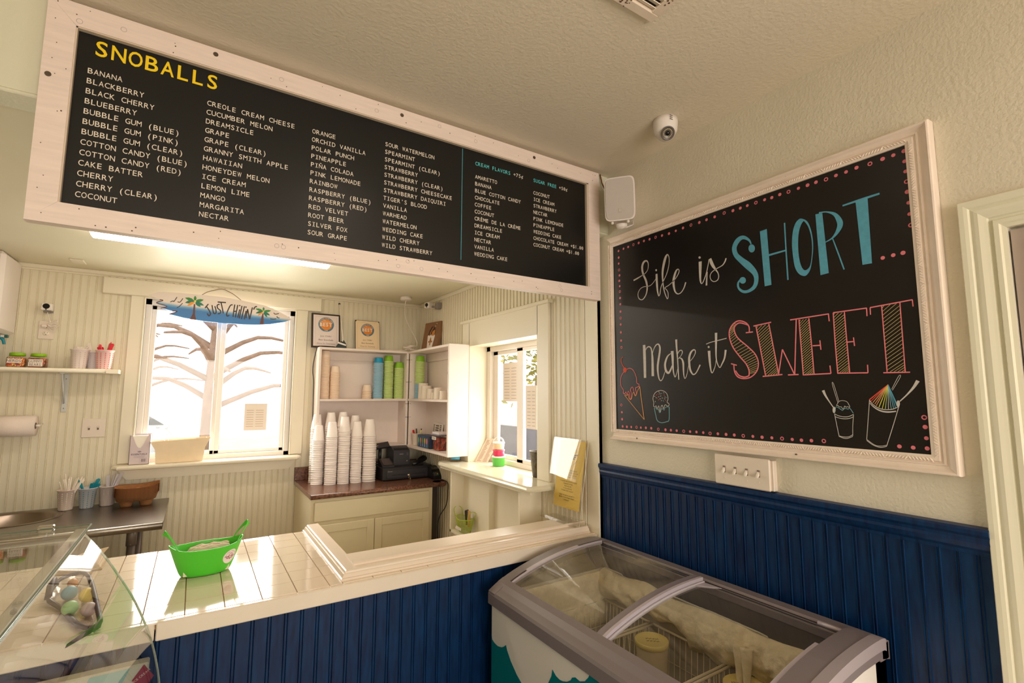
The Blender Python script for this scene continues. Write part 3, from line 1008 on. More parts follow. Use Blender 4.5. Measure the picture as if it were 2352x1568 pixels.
# navy wainscot on the chalkboard wall
b = MB()
bead(b, 'y', 0.44, 1.911, 0, 1.2, 1.771, 1, 0.0417, 0.0045, phase=0.0075)
b.box(1.771, 1.905, 0, 1.79, 1.911, 1.2)
b.box(1.764, 0.44, 0.0, 1.79, 1.911, 0.13, 0.004)
struct(b.build('trim_2', navy))
prof = [(0, 0), (0.028, -0.002), (0.033, -0.008), (0.033, -0.018), (0.026, -0.026), (0.024, -0.034), (0.026, -0.042), (0.02, -0.056), (0.013, -0.064), (0.012, -0.074), (0, -0.076)]
b = MB().sweep(prof, [(XW, 0.44, 1.255), (XW, 1.909, 1.255)], [((-1, 0, 0), (0, 0, 1))] * 2)
struct(b.build('trim_1', navy))
# board that ends the kitchen wall at the opening
b = MB().box(XK - 0.002, 1.911, 0, XW + 0.01, 2.005, KZ, 0.004)
struct(b.build('trim_3', trim_paint))
# baseboard in the kitchen
struct(MB().box(-3.2, YB - 0.015, 0, XK, YB, 0.1, 0.004).build('baseboard_back', trim_paint))

# ---------------------------------------------------------------- kitchen window
w = struct(MB().box(WX0, 4.37, WZ0, WX0 + 0.045, 4.45, WZ1, 0.004).box(WX1 - 0.045, 4.37, WZ0, WX1, 4.45, WZ1, 0.004)
           .box(WX0, 4.37, WZ1 - 0.05, WX1, 4.45, WZ1, 0.004).box(WX0, 4.37, WZ0, WX1, 4.45, WZ0 + 0.05, 0.004).build('window_1', white_vinyl), 'white vinyl sliding window over the kitchen sill')
b = MB().box(WX0 + 0.045, 4.385, WZ0 + 0.05, WX0 + 0.075, 4.415, WZ1 - 0.05, 0.003).box(0.112, 4.385, WZ0 + 0.05, 0.142, 4.415, WZ1 - 0.05, 0.003)
b.box(WX0 + 0.045, 4.385, WZ0 + 0.05, 0.14, 4.415, WZ0 + 0.08, 0.003).box(WX0 + 0.045, 4.385, WZ1 - 0.08, 0.14, 4.415, WZ1 - 0.05, 0.003)
b.build('sash', white_vinyl, w)
b = MB().box(0.135, 4.41, WZ0 + 0.05, 0.175, 4.445, WZ1 - 0.05, 0.003).box(WX1 - 0.075, 4.41, WZ0 + 0.05, WX1 - 0.045, 4.445, WZ1 - 0.05, 0.003)
b.box(0.14, 4.41, WZ0 + 0.05, WX1 - 0.045, 4.445, WZ0 + 0.075, 0.003).box(0.14, 4.41, WZ1 - 0.075, WX1 - 0.045, 4.445, WZ1 - 0.05, 0.003)
b.build('sash', white_vinyl, w)
MB().box(WX0 + 0.07, 4.398, WZ0 + 0.07, 0.115, 4.401, WZ1 - 0.07).build('pane', window_glass, w)
MB().box(0.17, 4.426, WZ0 + 0.07, WX1 - 0.07, 4.429, WZ1 - 0.07).build('pane', window_glass, w)
MB().box(0.108, 4.378, 1.7, 0.118, 4.386, 1.76, 0.002).build('latch', white_vinyl, w)
b = MB()
for x0, x1 in ((-0.425, WX0 + 0.008), (WX1 - 0.008, 0.757)):
    b.box(x0, YB - 0.018, WZ0 + 0.02, x1, YB + 0.012, WZ1 + 0.01, 0.004)
    xx = x1 - 0.012 if x0 < 0 else x0
    b.box(xx, YB - 0.026, WZ0 + 0.02, xx + 0.012, YB + 0.012, WZ1, 0.003)
b.box(-0.425, YB - 0.016, WZ1 - 0.008, 0.757, YB, WZ1 + 0.01, 0.003)
b.build('casing', trim_paint, w)
b = MB().box(-0.585, YB - 0.03, 2.288, 0.86, YB, 2.405, 0.006)
h = b.build('header_board', trim_paint, w)
b = MB()
for x in (-0.30, 0.59):
    b.disc((x, YB - 0.0305, 2.345), (0, -1, 0), 0.011, 0.0015)
    b.disc((x, YB - 0.0315, 2.346), (0, -1, 0), 0.006, 0.002)
b.build('nail_plug', trim_paint, h)
# sill with rounded nose, clipped ends, and apron below
pts = [(-0.437, YB), (-0.437, 4.265), (-0.405, 4.225), (0.70, 4.225), (0.732, 4.265), (0.732, YB)]
b = MB().box(WX0, YB - 0.01, 1.088, WX1, 4.44, 1.112, 0.002)
n = len(pts)
rows = [(1.084, 0.004), (1.088, -0.004), (1.098, -0.007), (1.107, -0.004), (1.112, 0.005)]
vs = []
for z, ins in rows:
    for x, y in pts:
        vs.append((x + (ins if x < 0 else -ins), y + (ins if y < YB else 0), z))
fs = [tuple(range(n))[::-1], tuple(range((len(rows) - 1) * n, len(rows) * n))]
for i in range(len(rows) - 1):
    for k in range(n):
        k2 = (k + 1) % n
        fs.append((i * n + k, i * n + k2, (i + 1) * n + k2, (i + 1) * n + k))
b.add(vs, fs)
b.build('sill', trim_paint, w)
b = MB().poly([(-0.425, YB - 0.02, 1.086), (0.725, YB - 0.02, 1.086), (0.665, YB - 0.02, 1.005), (-0.365, YB - 0.02, 1.005)], (0, 0.019, 0))
b.build('apron', trim_paint, w)

# ---------------------------------------------------------------- service hatch window in the kitchen's right wall
HX = 1.89
w = struct(MB().box(HX, 2.425, 1.10, HX + 0.07, 3.309, 1.135, 0.003).box(HX, 2.425, 1.925, HX + 0.07, 3.309, 1.965, 0.003)
           .box(HX, 2.425, 1.10, HX + 0.07, 2.46, 1.965, 0.003).box(HX, 3.255, 1.10, HX + 0.07, 3.309, 1.965, 0.003).build('window_2', white_vinyl), 'white sliding service window above the ledge')
b = MB().box(HX + 0.03, 3.19, 1.135, HX + 0.055, 3.256, 1.925, 0.003).box(HX + 0.03, 2.86, 1.135, HX + 0.055, 3.256, 1.165, 0.003).box(HX + 0.03, 2.86, 1.895, HX + 0.055, 3.256, 1.925, 0.003)
b.build('sash', white_vinyl, w)
b = MB().box(HX + 0.002, 2.81, 1.135, HX + 0.03, 2.885, 1.925, 0.003).box(HX + 0.002, 2.45, 1.135, HX + 0.03, 2.885, 1.16, 0.003).box(HX + 0.002, 2.45, 1.9, HX + 0.03, 2.885, 1.925, 0.003)
b.build('sash', white_vinyl, w)
MB().box(HX + 0.041, 2.87, 1.16, HX + 0.044, 3.2, 1.9).build('pane', window_glass, w)
MB().box(HX + 0.014, 2.455, 1.155, HX + 0.017, 2.82, 1.905).build('pane', window_glass, w)
b = MB()
b.box(1.735, 2.31, 1.10, XK + 0.004, 2.427, 2.145, 0.003).box(1.735, 3.307, 1.10, XK + 0.004, 3.425, 2.145, 0.003)
b.box(1.735, 2.42, 1.963, XK + 0.004, 3.315, 2.145, 0.0)
b.box(1.722, 2.288, 2.143, XK + 0.004, 3.45, 2.165, 0.004)
b.box(1.733, 2.306, 1.10, 1.742, 2.316, 2.145, 0.002)
b.build('casing', trim_paint, w)
b = MB().box(1.737, 2.418, 1.1005, HX - 0.001, 2.428, 1.962).box(1.737, 3.306, 1.1005, HX - 0.001, 3.316, 1.962).box(1.737, 2.418, 1.962, HX - 0.001, 3.316, 1.972)
b.build('jamb', trim_paint, w)

# ---------------------------------------------------------------- glazed shop door on the right
prof = [(0.0, 0.0), (0.0, 0.012), (0.008, 0.014), (0.012, 0.02), (0.022, 0.02), (0.025, 0.013), (0.031, 0.013), (0.034, 0.018), (0.04, 0.02),
        (0.05, 0.024), (0.058, 0.023), (0.066, 0.02), (0.07, 0.025), (0.078, 0.027), (0.088, 0.027), (0.09, 0.024), (0.09, 0.0)]
path = [(XW, 0.352, 0), (XW, 0.352, 2.042), (XW, -0.55, 2.042), (XW, -0.55, 0)]
frames = [((0, 1, 0), (-1, 0, 0)), ((0, 1, 1), (-1, 0, 0)), ((0, -1, 1), (-1, 0, 0)), ((0, -1, 0), (-1, 0, 0))]
struct(MB().sweep(prof, path, frames).build('trim_5', mat('door_casing_paint', (226, 222, 200), 0.33)))
door_grey = mat('door_grey', (176, 160, 150), 0.5, noise=0.08, nscale=5, stretch=(3, 3, 0.6))
d = struct(MB().box(1.785, 0.295, 0.0, 1.835, 0.348, 2.035).box(1.785, -0.545, 0, 1.835, -0.49, 2.035).box(1.785, -0.49, 1.995, 1.835, 0.295, 2.035).box(1.785, -0.49, 0, 1.835, 0.295, 0.2).build('door_1', door_grey), 'grey glazed shop door')
b = MB()
for y0, y1, z0, z1 in ((0.275, 0.30, 0.18, 2.0), (-0.495, -0.47, 0.18, 2.0), (-0.495, 0.30, 1.975, 2.0), (-0.495, 0.30, 0.18, 0.205)):
    b.box(1.775, y0, z0, 1.792, y1, z1, 0.003)
b.build('glass_frame', mat('door_bead', (238, 216, 206), 0.4), d)
b = MB()
for y0, y1, z0, z1 in ((0.262, 0.278, 0.2, 1.98), (-0.475, -0.46, 0.2, 1.98), (-0.475, 0.278, 1.96, 1.98), (-0.475, 0.278, 0.2, 0.216)):
    b.box(1.787, y0, z0, 1.8, y1, z1, 0.001)
b.build('gasket', black_plastic, d)
MB().box(1.806, -0.47, 0.205, 1.81, 0.275, 1.975).build('pane', window_glass, d)
# ================================================================ menu board over the counter
board_black = mat('menu_board_black', (17, 17, 17), 0.32, spec=0.45)
F = 1.80
ox0, ox1, oz0, oz1 = -0.422, 1.682, 2.069, 2.733
ix0, ix1, iz0, iz1 = -0.357, 1.611, 2.131, 2.664
menu = thing('menu_board', 'long black menu board in whitewashed wood frame listing snoball flavours above counter', 'sign', (0.63, 1.82, 2.069))
e = 0.0006
quads = [((ox0, oz1), (ox1, oz1), (ix1, iz1), (ix0, iz1)), ((ox1 - e, oz1 - e), (ox1 - e, oz0 + e), (ix1, iz0 + e), (ix1, iz1 - e)),
         ((ox1, oz0), (ox0, oz0), (ix0, iz0), (ix1, iz0)), ((ox0 + e, oz0 + e), (ox0 + e, oz1 - e), (ix0, iz1 - e), (ix0, iz0 + e))]
for k, q in enumerate(quads):
    b = MB().poly([(x, F + (0.0003 if k % 2 else 0), z) for x, z in q], (0, 0.037, 0))
    b.build('frame_board', white_wash, menu)
b = MB()
l = 0.004
b.box(ix0, F + 0.003, iz1 - l, ix1, F + 0.02, iz1).box(ix0, F + 0.003, iz0, ix0 + l, F + 0.02, iz1).box(ix1 - l - 0.006, F + 0.003, iz0, ix1, F + 0.02, iz1)
b.build('frame_lip', mat('frame_lip_wood', (214, 196, 176), 0.55), menu)
MB().box(ix0 - 0.02, F + 0.0175, iz0 - 0.02, ix1 + 0.02, F + 0.024, iz1 + 0.02).build('panel', board_black, menu)
b = MB()
for x, z in ((-0.405, 2.495), (-0.011, 2.712), (0.628, 2.708), (1.275, 2.708)):
    b.disc((x, F + 0.0005, z), (0, -1, 0), 0.0075, 0.0015)
b.build('screw', screw_mat, menu)
b = MB()
for k in range(64):
    x = random.uniform(ox0 + 0.02, ox1 - 0.02)
    z = random.choice([random.uniform(oz0 + 0.008, iz0 - 0.008), random.uniform(iz1 + 0.008, oz1 - 0.008)])
    if k > 52:
        x, z = random.uniform(ox0 + 0.01, ix0 - 0.01), random.uniform(oz0, oz1)
    b.disc((x, F + 0.0004, z), (0, -1, 0), random.choice([0.0014, 0.0018, 0.0022]), 0.0006, 8)
b.build('nail_hole', mat('nail_hole_dark', (92, 66, 48), 0.8), menu)
b = MB()
for k in range(14):
    x, z = random.uniform(ox0, ox1 - 0.1), random.choice([random.uniform(oz0 + 0.02, iz0 - 0.015), random.uniform(iz1 + 0.015, oz1 - 0.02)])
    n = 12
    b.tube([(x + 0.007 * math.cos(2 * PI * i / n), F + 0.0002, z + 0.007 * math.sin(2 * PI * i / n)) for i in range(n)], 0.0009, 4, True)
b.build('knot', mat('knot_grey', (196, 180, 178), 0.6), menu)

Y0 = F + 0.0168
white_ink, yellow_ink, cyan_ink = mat('menu_white', (236, 224, 208), 0.6), mat('menu_yellow', (250, 214, 8), 0.55), mat('menu_cyan', (92, 208, 214), 0.55)
UX, VZ = (1, 0, 0), (0, 0, 1)
b = MB()
text(b, 'SNOBALLS', (-0.3185, Y0, 2.6), UX, VZ, 0.0465, 0.0405, bold=0.012)
b.build('heading', yellow_ink, menu)


def menu_col(x, z, pitch, rows, adv, name='flavour_list'):
    b = MB()
    for i, t in enumerate(rows):
        text(b, t, (x, Y0, z - i * pitch - 0.0165), UX, VZ, 0.0165, adv, bold=0.004)
    b.build(name, white_ink, menu)


menu_col(-0.326, 2.5545, 0.03155, 'BANANA,BLACKBERRY,BLACK CHERRY,BLUEBERRY,BUBBLE GUM (BLUE),BUBBLE GUM (PINK),BUBBLE GUM (CLEAR),COTTON CANDY (BLUE),COTTON CANDY (RED),CAKE BATTER,CHERRY,CHERRY (CLEAR),COCONUT'.split(','), 0.0138)
menu_col(-0.026, 2.5555, 0.0314, 'CREOLE CREAM CHEESE,CUCUMBER MELON,DREAMSICLE,GRAPE,GRAPE (CLEAR),GRANNY SMITH APPLE,HAWAIIAN,HONEYDEW MELON,ICE CREAM,LEMON LIME,MANGO,MARGARITA,NECTAR'.split(','), 0.0141)
menu_col(0.299, 2.5575, 0.0315, 'ORANGE,ORCHID VANILLA,POLAR PUNCH,PINEAPPLE,PIÑA COLADA,PINK LEMONADE,RAINBOW,RASPBERRY (BLUE),RASPBERRY (RED),RED VELVET,ROOT BEER,SILVER FOX,SOUR GRAPE'.split(','), 0.014)
menu_col(0.568, 2.5865, 0.0314, 'SOUR WATERMELON,SPEARMINT,SPEARMINT (CLEAR),STRAWBERRY,STRAWBERRY (CLEAR),STRAWBERRY CHEESECAKE,STRAWBERRY DAIQUIRI,TIGER’S BLOOD,VANILLA,WARHEAD,WATERMELON,WEDDING CAKE,WILD CHERRY,WILD STRAWBERRY'.split(','), 0.01405)
menu_col(0.970, 2.5535, 0.0314, 'AMARETTO,BANANA,BLUE COTTON CANDY,CHOCOLATE,COFFEE,COCONUT,CRÉME DE LA CRÉME,DREAMSICLE,ICE CREAM,NECTAR,VANILLA,WEDDING CAKE'.split(','), 0.0142)
menu_col(1.281, 2.5525, 0.0313, 'COCONUT,ICE CREAM,STRAWBERRY,NECTAR,PINK LEMONADE,PINEAPPLE,WEDDING CAKE,CHOCOLATE CREAM +$1.00,COCONUT CREAM +$1.00'.split(','), 0.0139)
b = MB()
text(b, 'CREAM FLAVORS', (0.970, Y0, 2.5975), UX, VZ, 0.0165, 0.0142, bold=0.006)
text(b, 'SUGAR FREE', (1.281, Y0, 2.5975), UX, VZ, 0.0165, 0.0139, bold=0.006)
b.build('heading', cyan_ink, menu)
b = MB()
text(b, '+75¢', (0.970 + 14 * 0.0142, Y0, 2.5975), UX, VZ, 0.0165, 0.0142, bold=0.004)
text(b, '+50¢', (1.281 + 11 * 0.0139, Y0, 2.5975), UX, VZ, 0.0165, 0.0139, bold=0.004)
b.build('price', white_ink, menu)
MB().box(0.9065, Y0 - 0.0002, 2.163, 0.9095, Y0 + 0.0008, 2.655).build('divider_line', mat('menu_teal', (70, 150, 165), 0.6), menu)

# light strip on the kitchen ceiling
lt = thing('ceiling_light', 'bright slim strip light on the kitchen ceiling behind the menu board', 'light', (0.09, 3.27, 2.445))
MB().box(-0.515, 3.23, 2.428, 0.69, 3.305, 2.4449, 0.003).build('housing', white_paint, lt)
MB().box(-0.505, 3.236, 2.409, 0.68, 3.299, 2.43, 0.006).build('diffuser', emit('strip_light_glow', (1.0, 0.87, 0.74), 24.0), lt)
# round lamp on the shop ceiling (mirrored softly in the menu board)
lt = thing('ceiling_lamp', 'round flush lamp on the shop ceiling in front of the menu board', 'light', (0.62, 0.68, 2.75))
MB().lathe([(0.0, -0.002), (0.17, -0.002), (0.17, -0.03), (0.155, -0.035)], (0.62, 0.68, 2.75), 32).build('housing', white_paint, lt)
MB().lathe([(0.155, -0.034), (0.12, -0.052), (0.06, -0.06), (0.0, -0.062)], (0.62, 0.68, 2.75), 32).build('diffuser', emit('round_lamp_glow', (1.0, 0.86, 0.7), 5.0), lt)
# blank plate on the kitchen ceiling
tag(MB().box(-0.722, 4.05, 2.437, -0.652, 4.165, 2.4449, 0.003).build('cover_plate', trim_paint, origin=(-0.687, 4.11, 2.4449)), 'small blank cover plate on the kitchen ceiling', 'cover plate')

# ================================================================ chalkboard
cb = thing('chalkboard', 'large framed chalkboard reading Life is short make it sweet on the wall', 'chalkboard', (1.78, 1.17, 1.38))
MB().box(1.7665, 0.535, 1.41, 1.779, 1.80, 2.37).build('board', mat('chalkboard_black', (20, 16, 15), 0.34, noise=0.25, nscale=7, spec=0.4), cb)
fr_m = mat('picture_frame_white', (240, 224, 210), 0.36, noise=0.05, nscale=14, stretch=(4, 1, 1))
prof = [(-0.003, 0.0), (-0.003, 0.006), (0.004, 0.008), (0.007, 0.0105), (0.016, 0.0105), (0.019, 0.006), (0.023, 0.006), (0.026, 0.011), (0.029, 0.011),
        (0.031, 0.007), (0.038, 0.009), (0.045, 0.014), (0.051, 0.021), (0.055, 0.024), (0.059, 0.023), (0.0615, 0.018), (0.062, -0.012)]
x_ = 1.7665
path = [(x_, 1.795, 1.429), (x_, 0.5455, 1.432), (x_, 0.5455, 2.357), (x_, 1.795, 2.357)]
SR, ST, SB_ = 1.0, 0.72, 0.8
frames = [((0, 0.35, -SB_), (-1, 0, 0)), ((0, -SR, -SB_), (-1, 0, 0)), ((0, -SR, ST), (-1, 0, 0)), ((0, 0.35, ST), (-1, 0, 0))]
MB().sweep(prof, path, frames).build('frame', fr_m, cb)
pl = [p for p in prof if p[0] < 0.03] + [(0.03, -0.012)]
MB().sweep(pl, [(x_, 1.795, 1.429 - 0.012), (x_, 1.795, 2.357 + 0.012)], [((0, 0.8, 0), (-1, 0, 0))] * 2).build('frame', fr_m, cb)
b = MB()
octa = [(1, 0, 0), (-1, 0, 0), (0, 1, 0), (0, -1, 0), (0, 0, 1), (0, 0, -1)]
of = [(0, 2, 4), (2, 1, 4), (1, 3, 4), (3, 0, 4), (2, 0, 5), (1, 2, 5), (3, 1, 5), (0, 3, 5)]


def carve(p, along, across, k):
    s = 1 if k % 7 else 1.35
    a = (Vector(along) * 0.55 + Vector(across) * (0.75 if (k // 7) % 2 == 0 else -0.75)).normalized()
    c = a.cross(Vector((1, 0, 0)))
    b.add([Vector(p) + a * (q[0] * 0.0075 * s) + c * (q[1] * 0.0021 * s) + Vector((-1, 0, 0)) * (q[2] * 0.0032) for q in octa], of)


k = 0
n = 150
for i in range(n):
    y = 0.548 + i * 1.245 / n
    carve((x_ - 0.0105, y, 2.357 + 0.0115 * ST), (0, 1, 0), (0, 0, 1), k)
    carve((x_ - 0.0105, y, 1.431 - 0.0115 * SB_), (0, 1, 0), (0, 0, 1), k)
    k += 1
n = 112
for i in range(n):
    z = 1.434 + i * 0.92 / n
    carve((x_ - 0.0105, 0.5455 - 0.0115, z), (0, 0, 1), (0, 1, 0), k)
    carve((x_ - 0.0105, 1.795 + 0.0095, z), (0, 0, 1), (0, 1, 0), k)
    k += 1
b.build('carving', fr_m, cb)
b = MB()
for y, z in ((1.648, 1.397), (0.92, 1.397), (1.66, 2.392), (0.9, 2.392)):
    b.disc((x_ - 0.0115, y, z), (-1, 0, 0), 0.004, 0.002, 8)
b.build('screw', screw_mat, cb)
CK = {'w': (205, 198, 192), 'b': (86, 160, 186), 'p': (236, 128, 136), 'y': (206, 182, 118), 'r': (222, 84, 62), 'o': (222, 160, 104), 'c': (120, 176, 190), 'y2': (216, 212, 84), 'g': (178, 200, 120)}
CKEYS = list(CK)
CMATS = [mat('chalk_paint_' + q, CK[q], 0.75, noise=0.1, nscale=60) for q in CKEYS]


def on_cb(u, v):
    return (1.7663, 1.8 - u, v)


for nm, m_ in paint(CHALK, on_cb, (-0.0006, 0, 0), CKEYS, CMATS):
    m_.build(nm, CMATS, cb, recalc=False)
b = MB()
for t in CHALK_DOTS.split():
    u, v = [int(q) / 10000 for q in t.rstrip('o').split(',')]
    if t.endswith('o'):
        ribbon(b, [(u + 0.0055 * math.cos(2 * PI * i / 10), v + 0.0055 * math.sin(2 * PI * i / 10), 0.0032) for i in range(11)], on_cb, (-0.0007, 0, 0), sub=1)
    else:
        r_ = random.uniform(0.0055, 0.0066)
        b.add([Vector(on_cb(u + r_ * math.cos(2 * PI * i / 12), v + r_ * math.sin(2 * PI * i / 12))) + Vector((-0.0007, 0, 0)) for i in range(12)], [tuple(range(12))])
b.build('dot_border', mat('chalk_pink_dots', (226, 120, 132), 0.75), cb, recalc=False)

# ================================================================ loudspeaker, dome camera, vent, switches
sp = thing('loudspeaker', 'white loudspeaker bracketed to the wall beside the menu board', 'speaker', (1.74, 1.69, 2.44))
t_ = Vector((0.08, -0.103, 0)).normalized()
n_ = Vector((-t_.y, t_.x, 0)) * -1
if n_.y > 0:
    n_ = -n_
ctr = Vector((1.657, 1.632, 2.537))
Mt = Matrix.Translation(ctr) @ Matrix(((t_.x, n_.x, 0, 0), (t_.y, n_.y, 0, 0), (0, 0, 1, 0), (0, 0, 0, 1))) @ Matrix.Rotation(math.radians(-5), 4, 'X')


def sp_shape(w0, w1, h0, h1, y0, y1, rr, mi=0):
    vs, n = [], 32
    for (w, h, y) in ((w1, h1, y1), (w0, h0, y0)):
        for i in range(n):
            a = 2 * PI * i / n
            ca, sa = math.cos(a), math.sin(a)
            vs.append((math.copysign(abs(ca) ** 0.28, ca) * w / 2, y, math.copysign(abs(sa) ** 0.28, sa) * h / 2))
    fs = [tuple(range(n)), tuple(range(n, 2 * n))] + [(i, (i + 1) % n, n + (i + 1) % n, n + i) for i in range(n)]
    return vs, fs


b = MB().add(*sp_shape(0.145, 0.1, 0.212, 0.19, -0.004, -0.115, 0))
b.xf(Mt @ Matrix.Scale(1, 4))
b.build('cabinet', mat('speaker_white', (236, 226, 222), 0.4), sp)
gm = mat('speaker_grille', (206, 196, 190), 0.5, bump=0.5, bscale=500)
MB().add(*sp_shape(0.132, 0.132, 0.198, 0.198, 0.0015, -0.004, 0)).xf(Mt).build('grille', gm, sp)
MB().box(-0.008, 0.001, -0.068, 0.010, 0.0035, -0.048, 0.002).xf(Mt).build('badge', mat('speaker_badge', (196, 186, 178), 0.4), sp)
b = MB()
for u in (-0.002, 0.004):
    b.box(u - 0.0014, 0.003, -0.064, u + 0.0004, 0.0042, -0.052)
b.xf(Mt).build('logo', plate_white, sp)
b = MB().lathe([(0.0, -0.138), (0.016, -0.132), (0.021, -0.122), (0.021, -0.112)], (0, -0.05, 0), 20, 1.3, 0.9)
b.lathe([(0, -0.118), (0.007, -0.115), (0.007, -0.105)], (-0.04, -0.02, 0), 12).lathe([(0, -0.118), (0.007, -0.115), (0.007, -0.105)], (0.035, -0.02, 0), 12)
b.tube([(0, -0.05, -0.128), (0.02, -0.08, -0.124), (0.05, -0.1, -0.11), (0.045, -0.135, -0.06)], 0.006, 6, flat=0.5)
b.xf(Mt).build('bracket', white_paint, sp)
b = MB().tube([(1.72, 1.83, 2.749), (1.728, 1.825, 2.70), (1.735, 1.80, 2.64), (1.745, 1.76, 2.58)], 0.0035, 6)
tag(b.build('speaker_wire', mat('brown_wire', (120, 72, 40), 0.5), origin=(1.72, 1.83, 2.749)), 'thin brown wire dropping from the ceiling behind the loudspeaker', 'wire')

cm = thing('dome_camera', 'white ceiling dome security camera with ring of infrared lights', 'camera', (1.597, 1.3, 2.75))
wc = mat('camera_white', (240, 232, 226), 0.3)
MB().lathe([(0.0, -0.001), (0.05, -0.001), (0.0505, -0.02), (0.047, -0.05), (0.04, -0.064), (0.0, -0.064)], (1.597, 1.3, 2.75), 32).build('base', wc, cm)
dv = Vector((-0.72, -1.0, -0.95)).normalized()
cc = Vector((1.597, 1.3, 2.70))
q = dv.to_track_quat('Z', 'Y').to_matrix().to_4x4()
b = MB()
pr = [(0.0365 * math.sin(a), 0.0365 * math.cos(a)) for a in [0.45 + i * (PI - 0.45) / 12 for i in range(13)]]
b.lathe([(0.02, 0.036)] + pr, (0, 0, 0), 28).xf(Matrix.Translation(cc) @ q @ Matrix.Scale(1.12, 4))
b.build('ball', wc, cm)
MB().lathe([(0, 0.0365), (0.0205, 0.0365), (0.0235, 0.0395), (0.0255, 0.037)], (0, 0, 0), 28).xf(Matrix.Translation(cc) @ q @ Matrix.Scale(1.12, 4)).build('lens_plate', mat('camera_lens_plate', (96, 88, 84), 0.25), cm)
MB().lathe([(0, 0.042), (0.007, 0.0415), (0.0085, 0.037)], (0, 0, 0), 18).xf(Matrix.Translation(cc) @ q @ Matrix.Scale(1.12, 4)).build('lens', mat('camera_lens', (16, 14, 16), 0.08), cm)
b = MB()
for i in range(18):
    a = 2 * PI * i / 18
    b.disc((0.0152 * math.cos(a), 0.0152 * math.sin(a), 0.0366), (0, 0, 1), 0.0019, 0.0012, 7)
b.xf(Matrix.Translation(cc) @ q @ Matrix.Scale(1.12, 4)).build('infrared_light', mat('infrared_lamp', (206, 190, 150), 0.3), cm)
b = MB()
for i, ww in enumerate((0.030, 0.024, 0.026)):
    b.box(1.575 - 0.006, 1.2515, 2.741 - i * 0.008, 1.575 - 0.006 + ww, 1.2525, 2.744 - i * 0.008)
b.build('label_print', mat('faded_print', (120, 112, 108), 0.6), cm)

vm = mat('vent_white', (232, 216, 200), 0.45, col2=(228, 212, 194), nscale=30)
vt = thing('ceiling_vent', 'white louvred air vent with sooty edges on the ceiling', 'vent', (0.96, 0.8, 2.75))
x0, x1, y0, y1 = 0.80, 1.112, 0.64, 0.948
b = MB()
for a in ((x0, y0, x1, y0 + 0.032), (x0, y1 - 0.032, x1, y1), (x0, y0 + 0.03, x0 + 0.032, y1 - 0.03), (x1 - 0.032, y0 + 0.03, x1, y1 - 0.03)):
    b.box(a[0], a[1], 2.738, a[2], a[3], 2.7499, 0.003)
b.build('frame', vm, vt)
b = MB()
for i in range(14):
    y = y0 + 0.036 + i * 0.0172
    b.poly([(x0 + 0.03, y, 2.741), (x0 + 0.03, y + 0.014, 2.748), (x0 + 0.03, y + 0.0155, 2.747), (x0 + 0.03, y + 0.0015, 2.7395)], (x1 - x0 - 0.06, 0, 0))
b.build('louver', mat('vent_louver', (238, 226, 210), 0.4), vt)
MB().box(x0 + 0.02, y0 + 0.02, 2.7492, x1 - 0.02, y1 - 0.02, 2.7499).build('duct', dark_gap, vt)
b = MB()
for i in range(90):
    if i < 50:
        x, y = random.uniform(0.83, 1.0), y1 - abs(random.gauss(0.018, 0.009))
    else:
        x, y = x1 - random.uniform(0.005, 0.03), random.uniform(0.66, 0.9)
    b.disc((x, min(y, y1 - 0.003), 2.7379), (0, 0, -1), random.uniform(0.0012, 0.004), 0.0004, 6)
b.build('soot_stain', mat('soot', (104, 78, 58), 0.9), vt)

sw = thing('switch_plate', 'ivory four-toggle light switch plate under the chalkboard', 'light switch', (1.78, 1.12, 1.256))
MB().box(1.7565, 1.004, 1.258, 1.7799, 1.232, 1.366, 0.002).build('mounting_box', plate_white, sw)
MB().box(1.7465, 1.012, 1.2565, 1.7565, 1.236, 1.37, 0.004).build('plate', plate_white, sw)
pe = (mat('toggle_white', (244, 234, 222), 0.3))
for i in range(4):
    y = 1.193 - i * 0.0462
    b = MB().box(1.7445, y - 0.005, 1.303, 1.7465, y + 0.005, 1.328)
    t = b.build('toggle_slot', mat('toggle_shadow', (128, 112, 98), 0.6), sw)
    v = [(1.7455, y - 0.0042, 1.309), (1.7455, y + 0.0042, 1.309), (1.7455, y + 0.0042, 1.323), (1.7455, y - 0.0042, 1.323),
         (1.7335, y - 0.0034, 1.3), (1.7335, y + 0.0034, 1.3), (1.7335, y + 0.0034, 1.308), (1.7335, y - 0.0034, 1.308)]
    MB().add(v, [(0, 1, 2, 3), (4, 5, 6, 7), (0, 1, 5, 4), (1, 2, 6, 5), (2, 3, 7, 6), (3, 0, 4, 7)]).build('toggle', pe, sw)
    MB().disc((1.7465, y, 1.283), (-1, 0, 0), 0.0028, 0.0012, 8).disc((1.7465, y, 1.345), (-1, 0, 0), 0.0028, 0.0012, 8).build('screw', plate_white, sw)

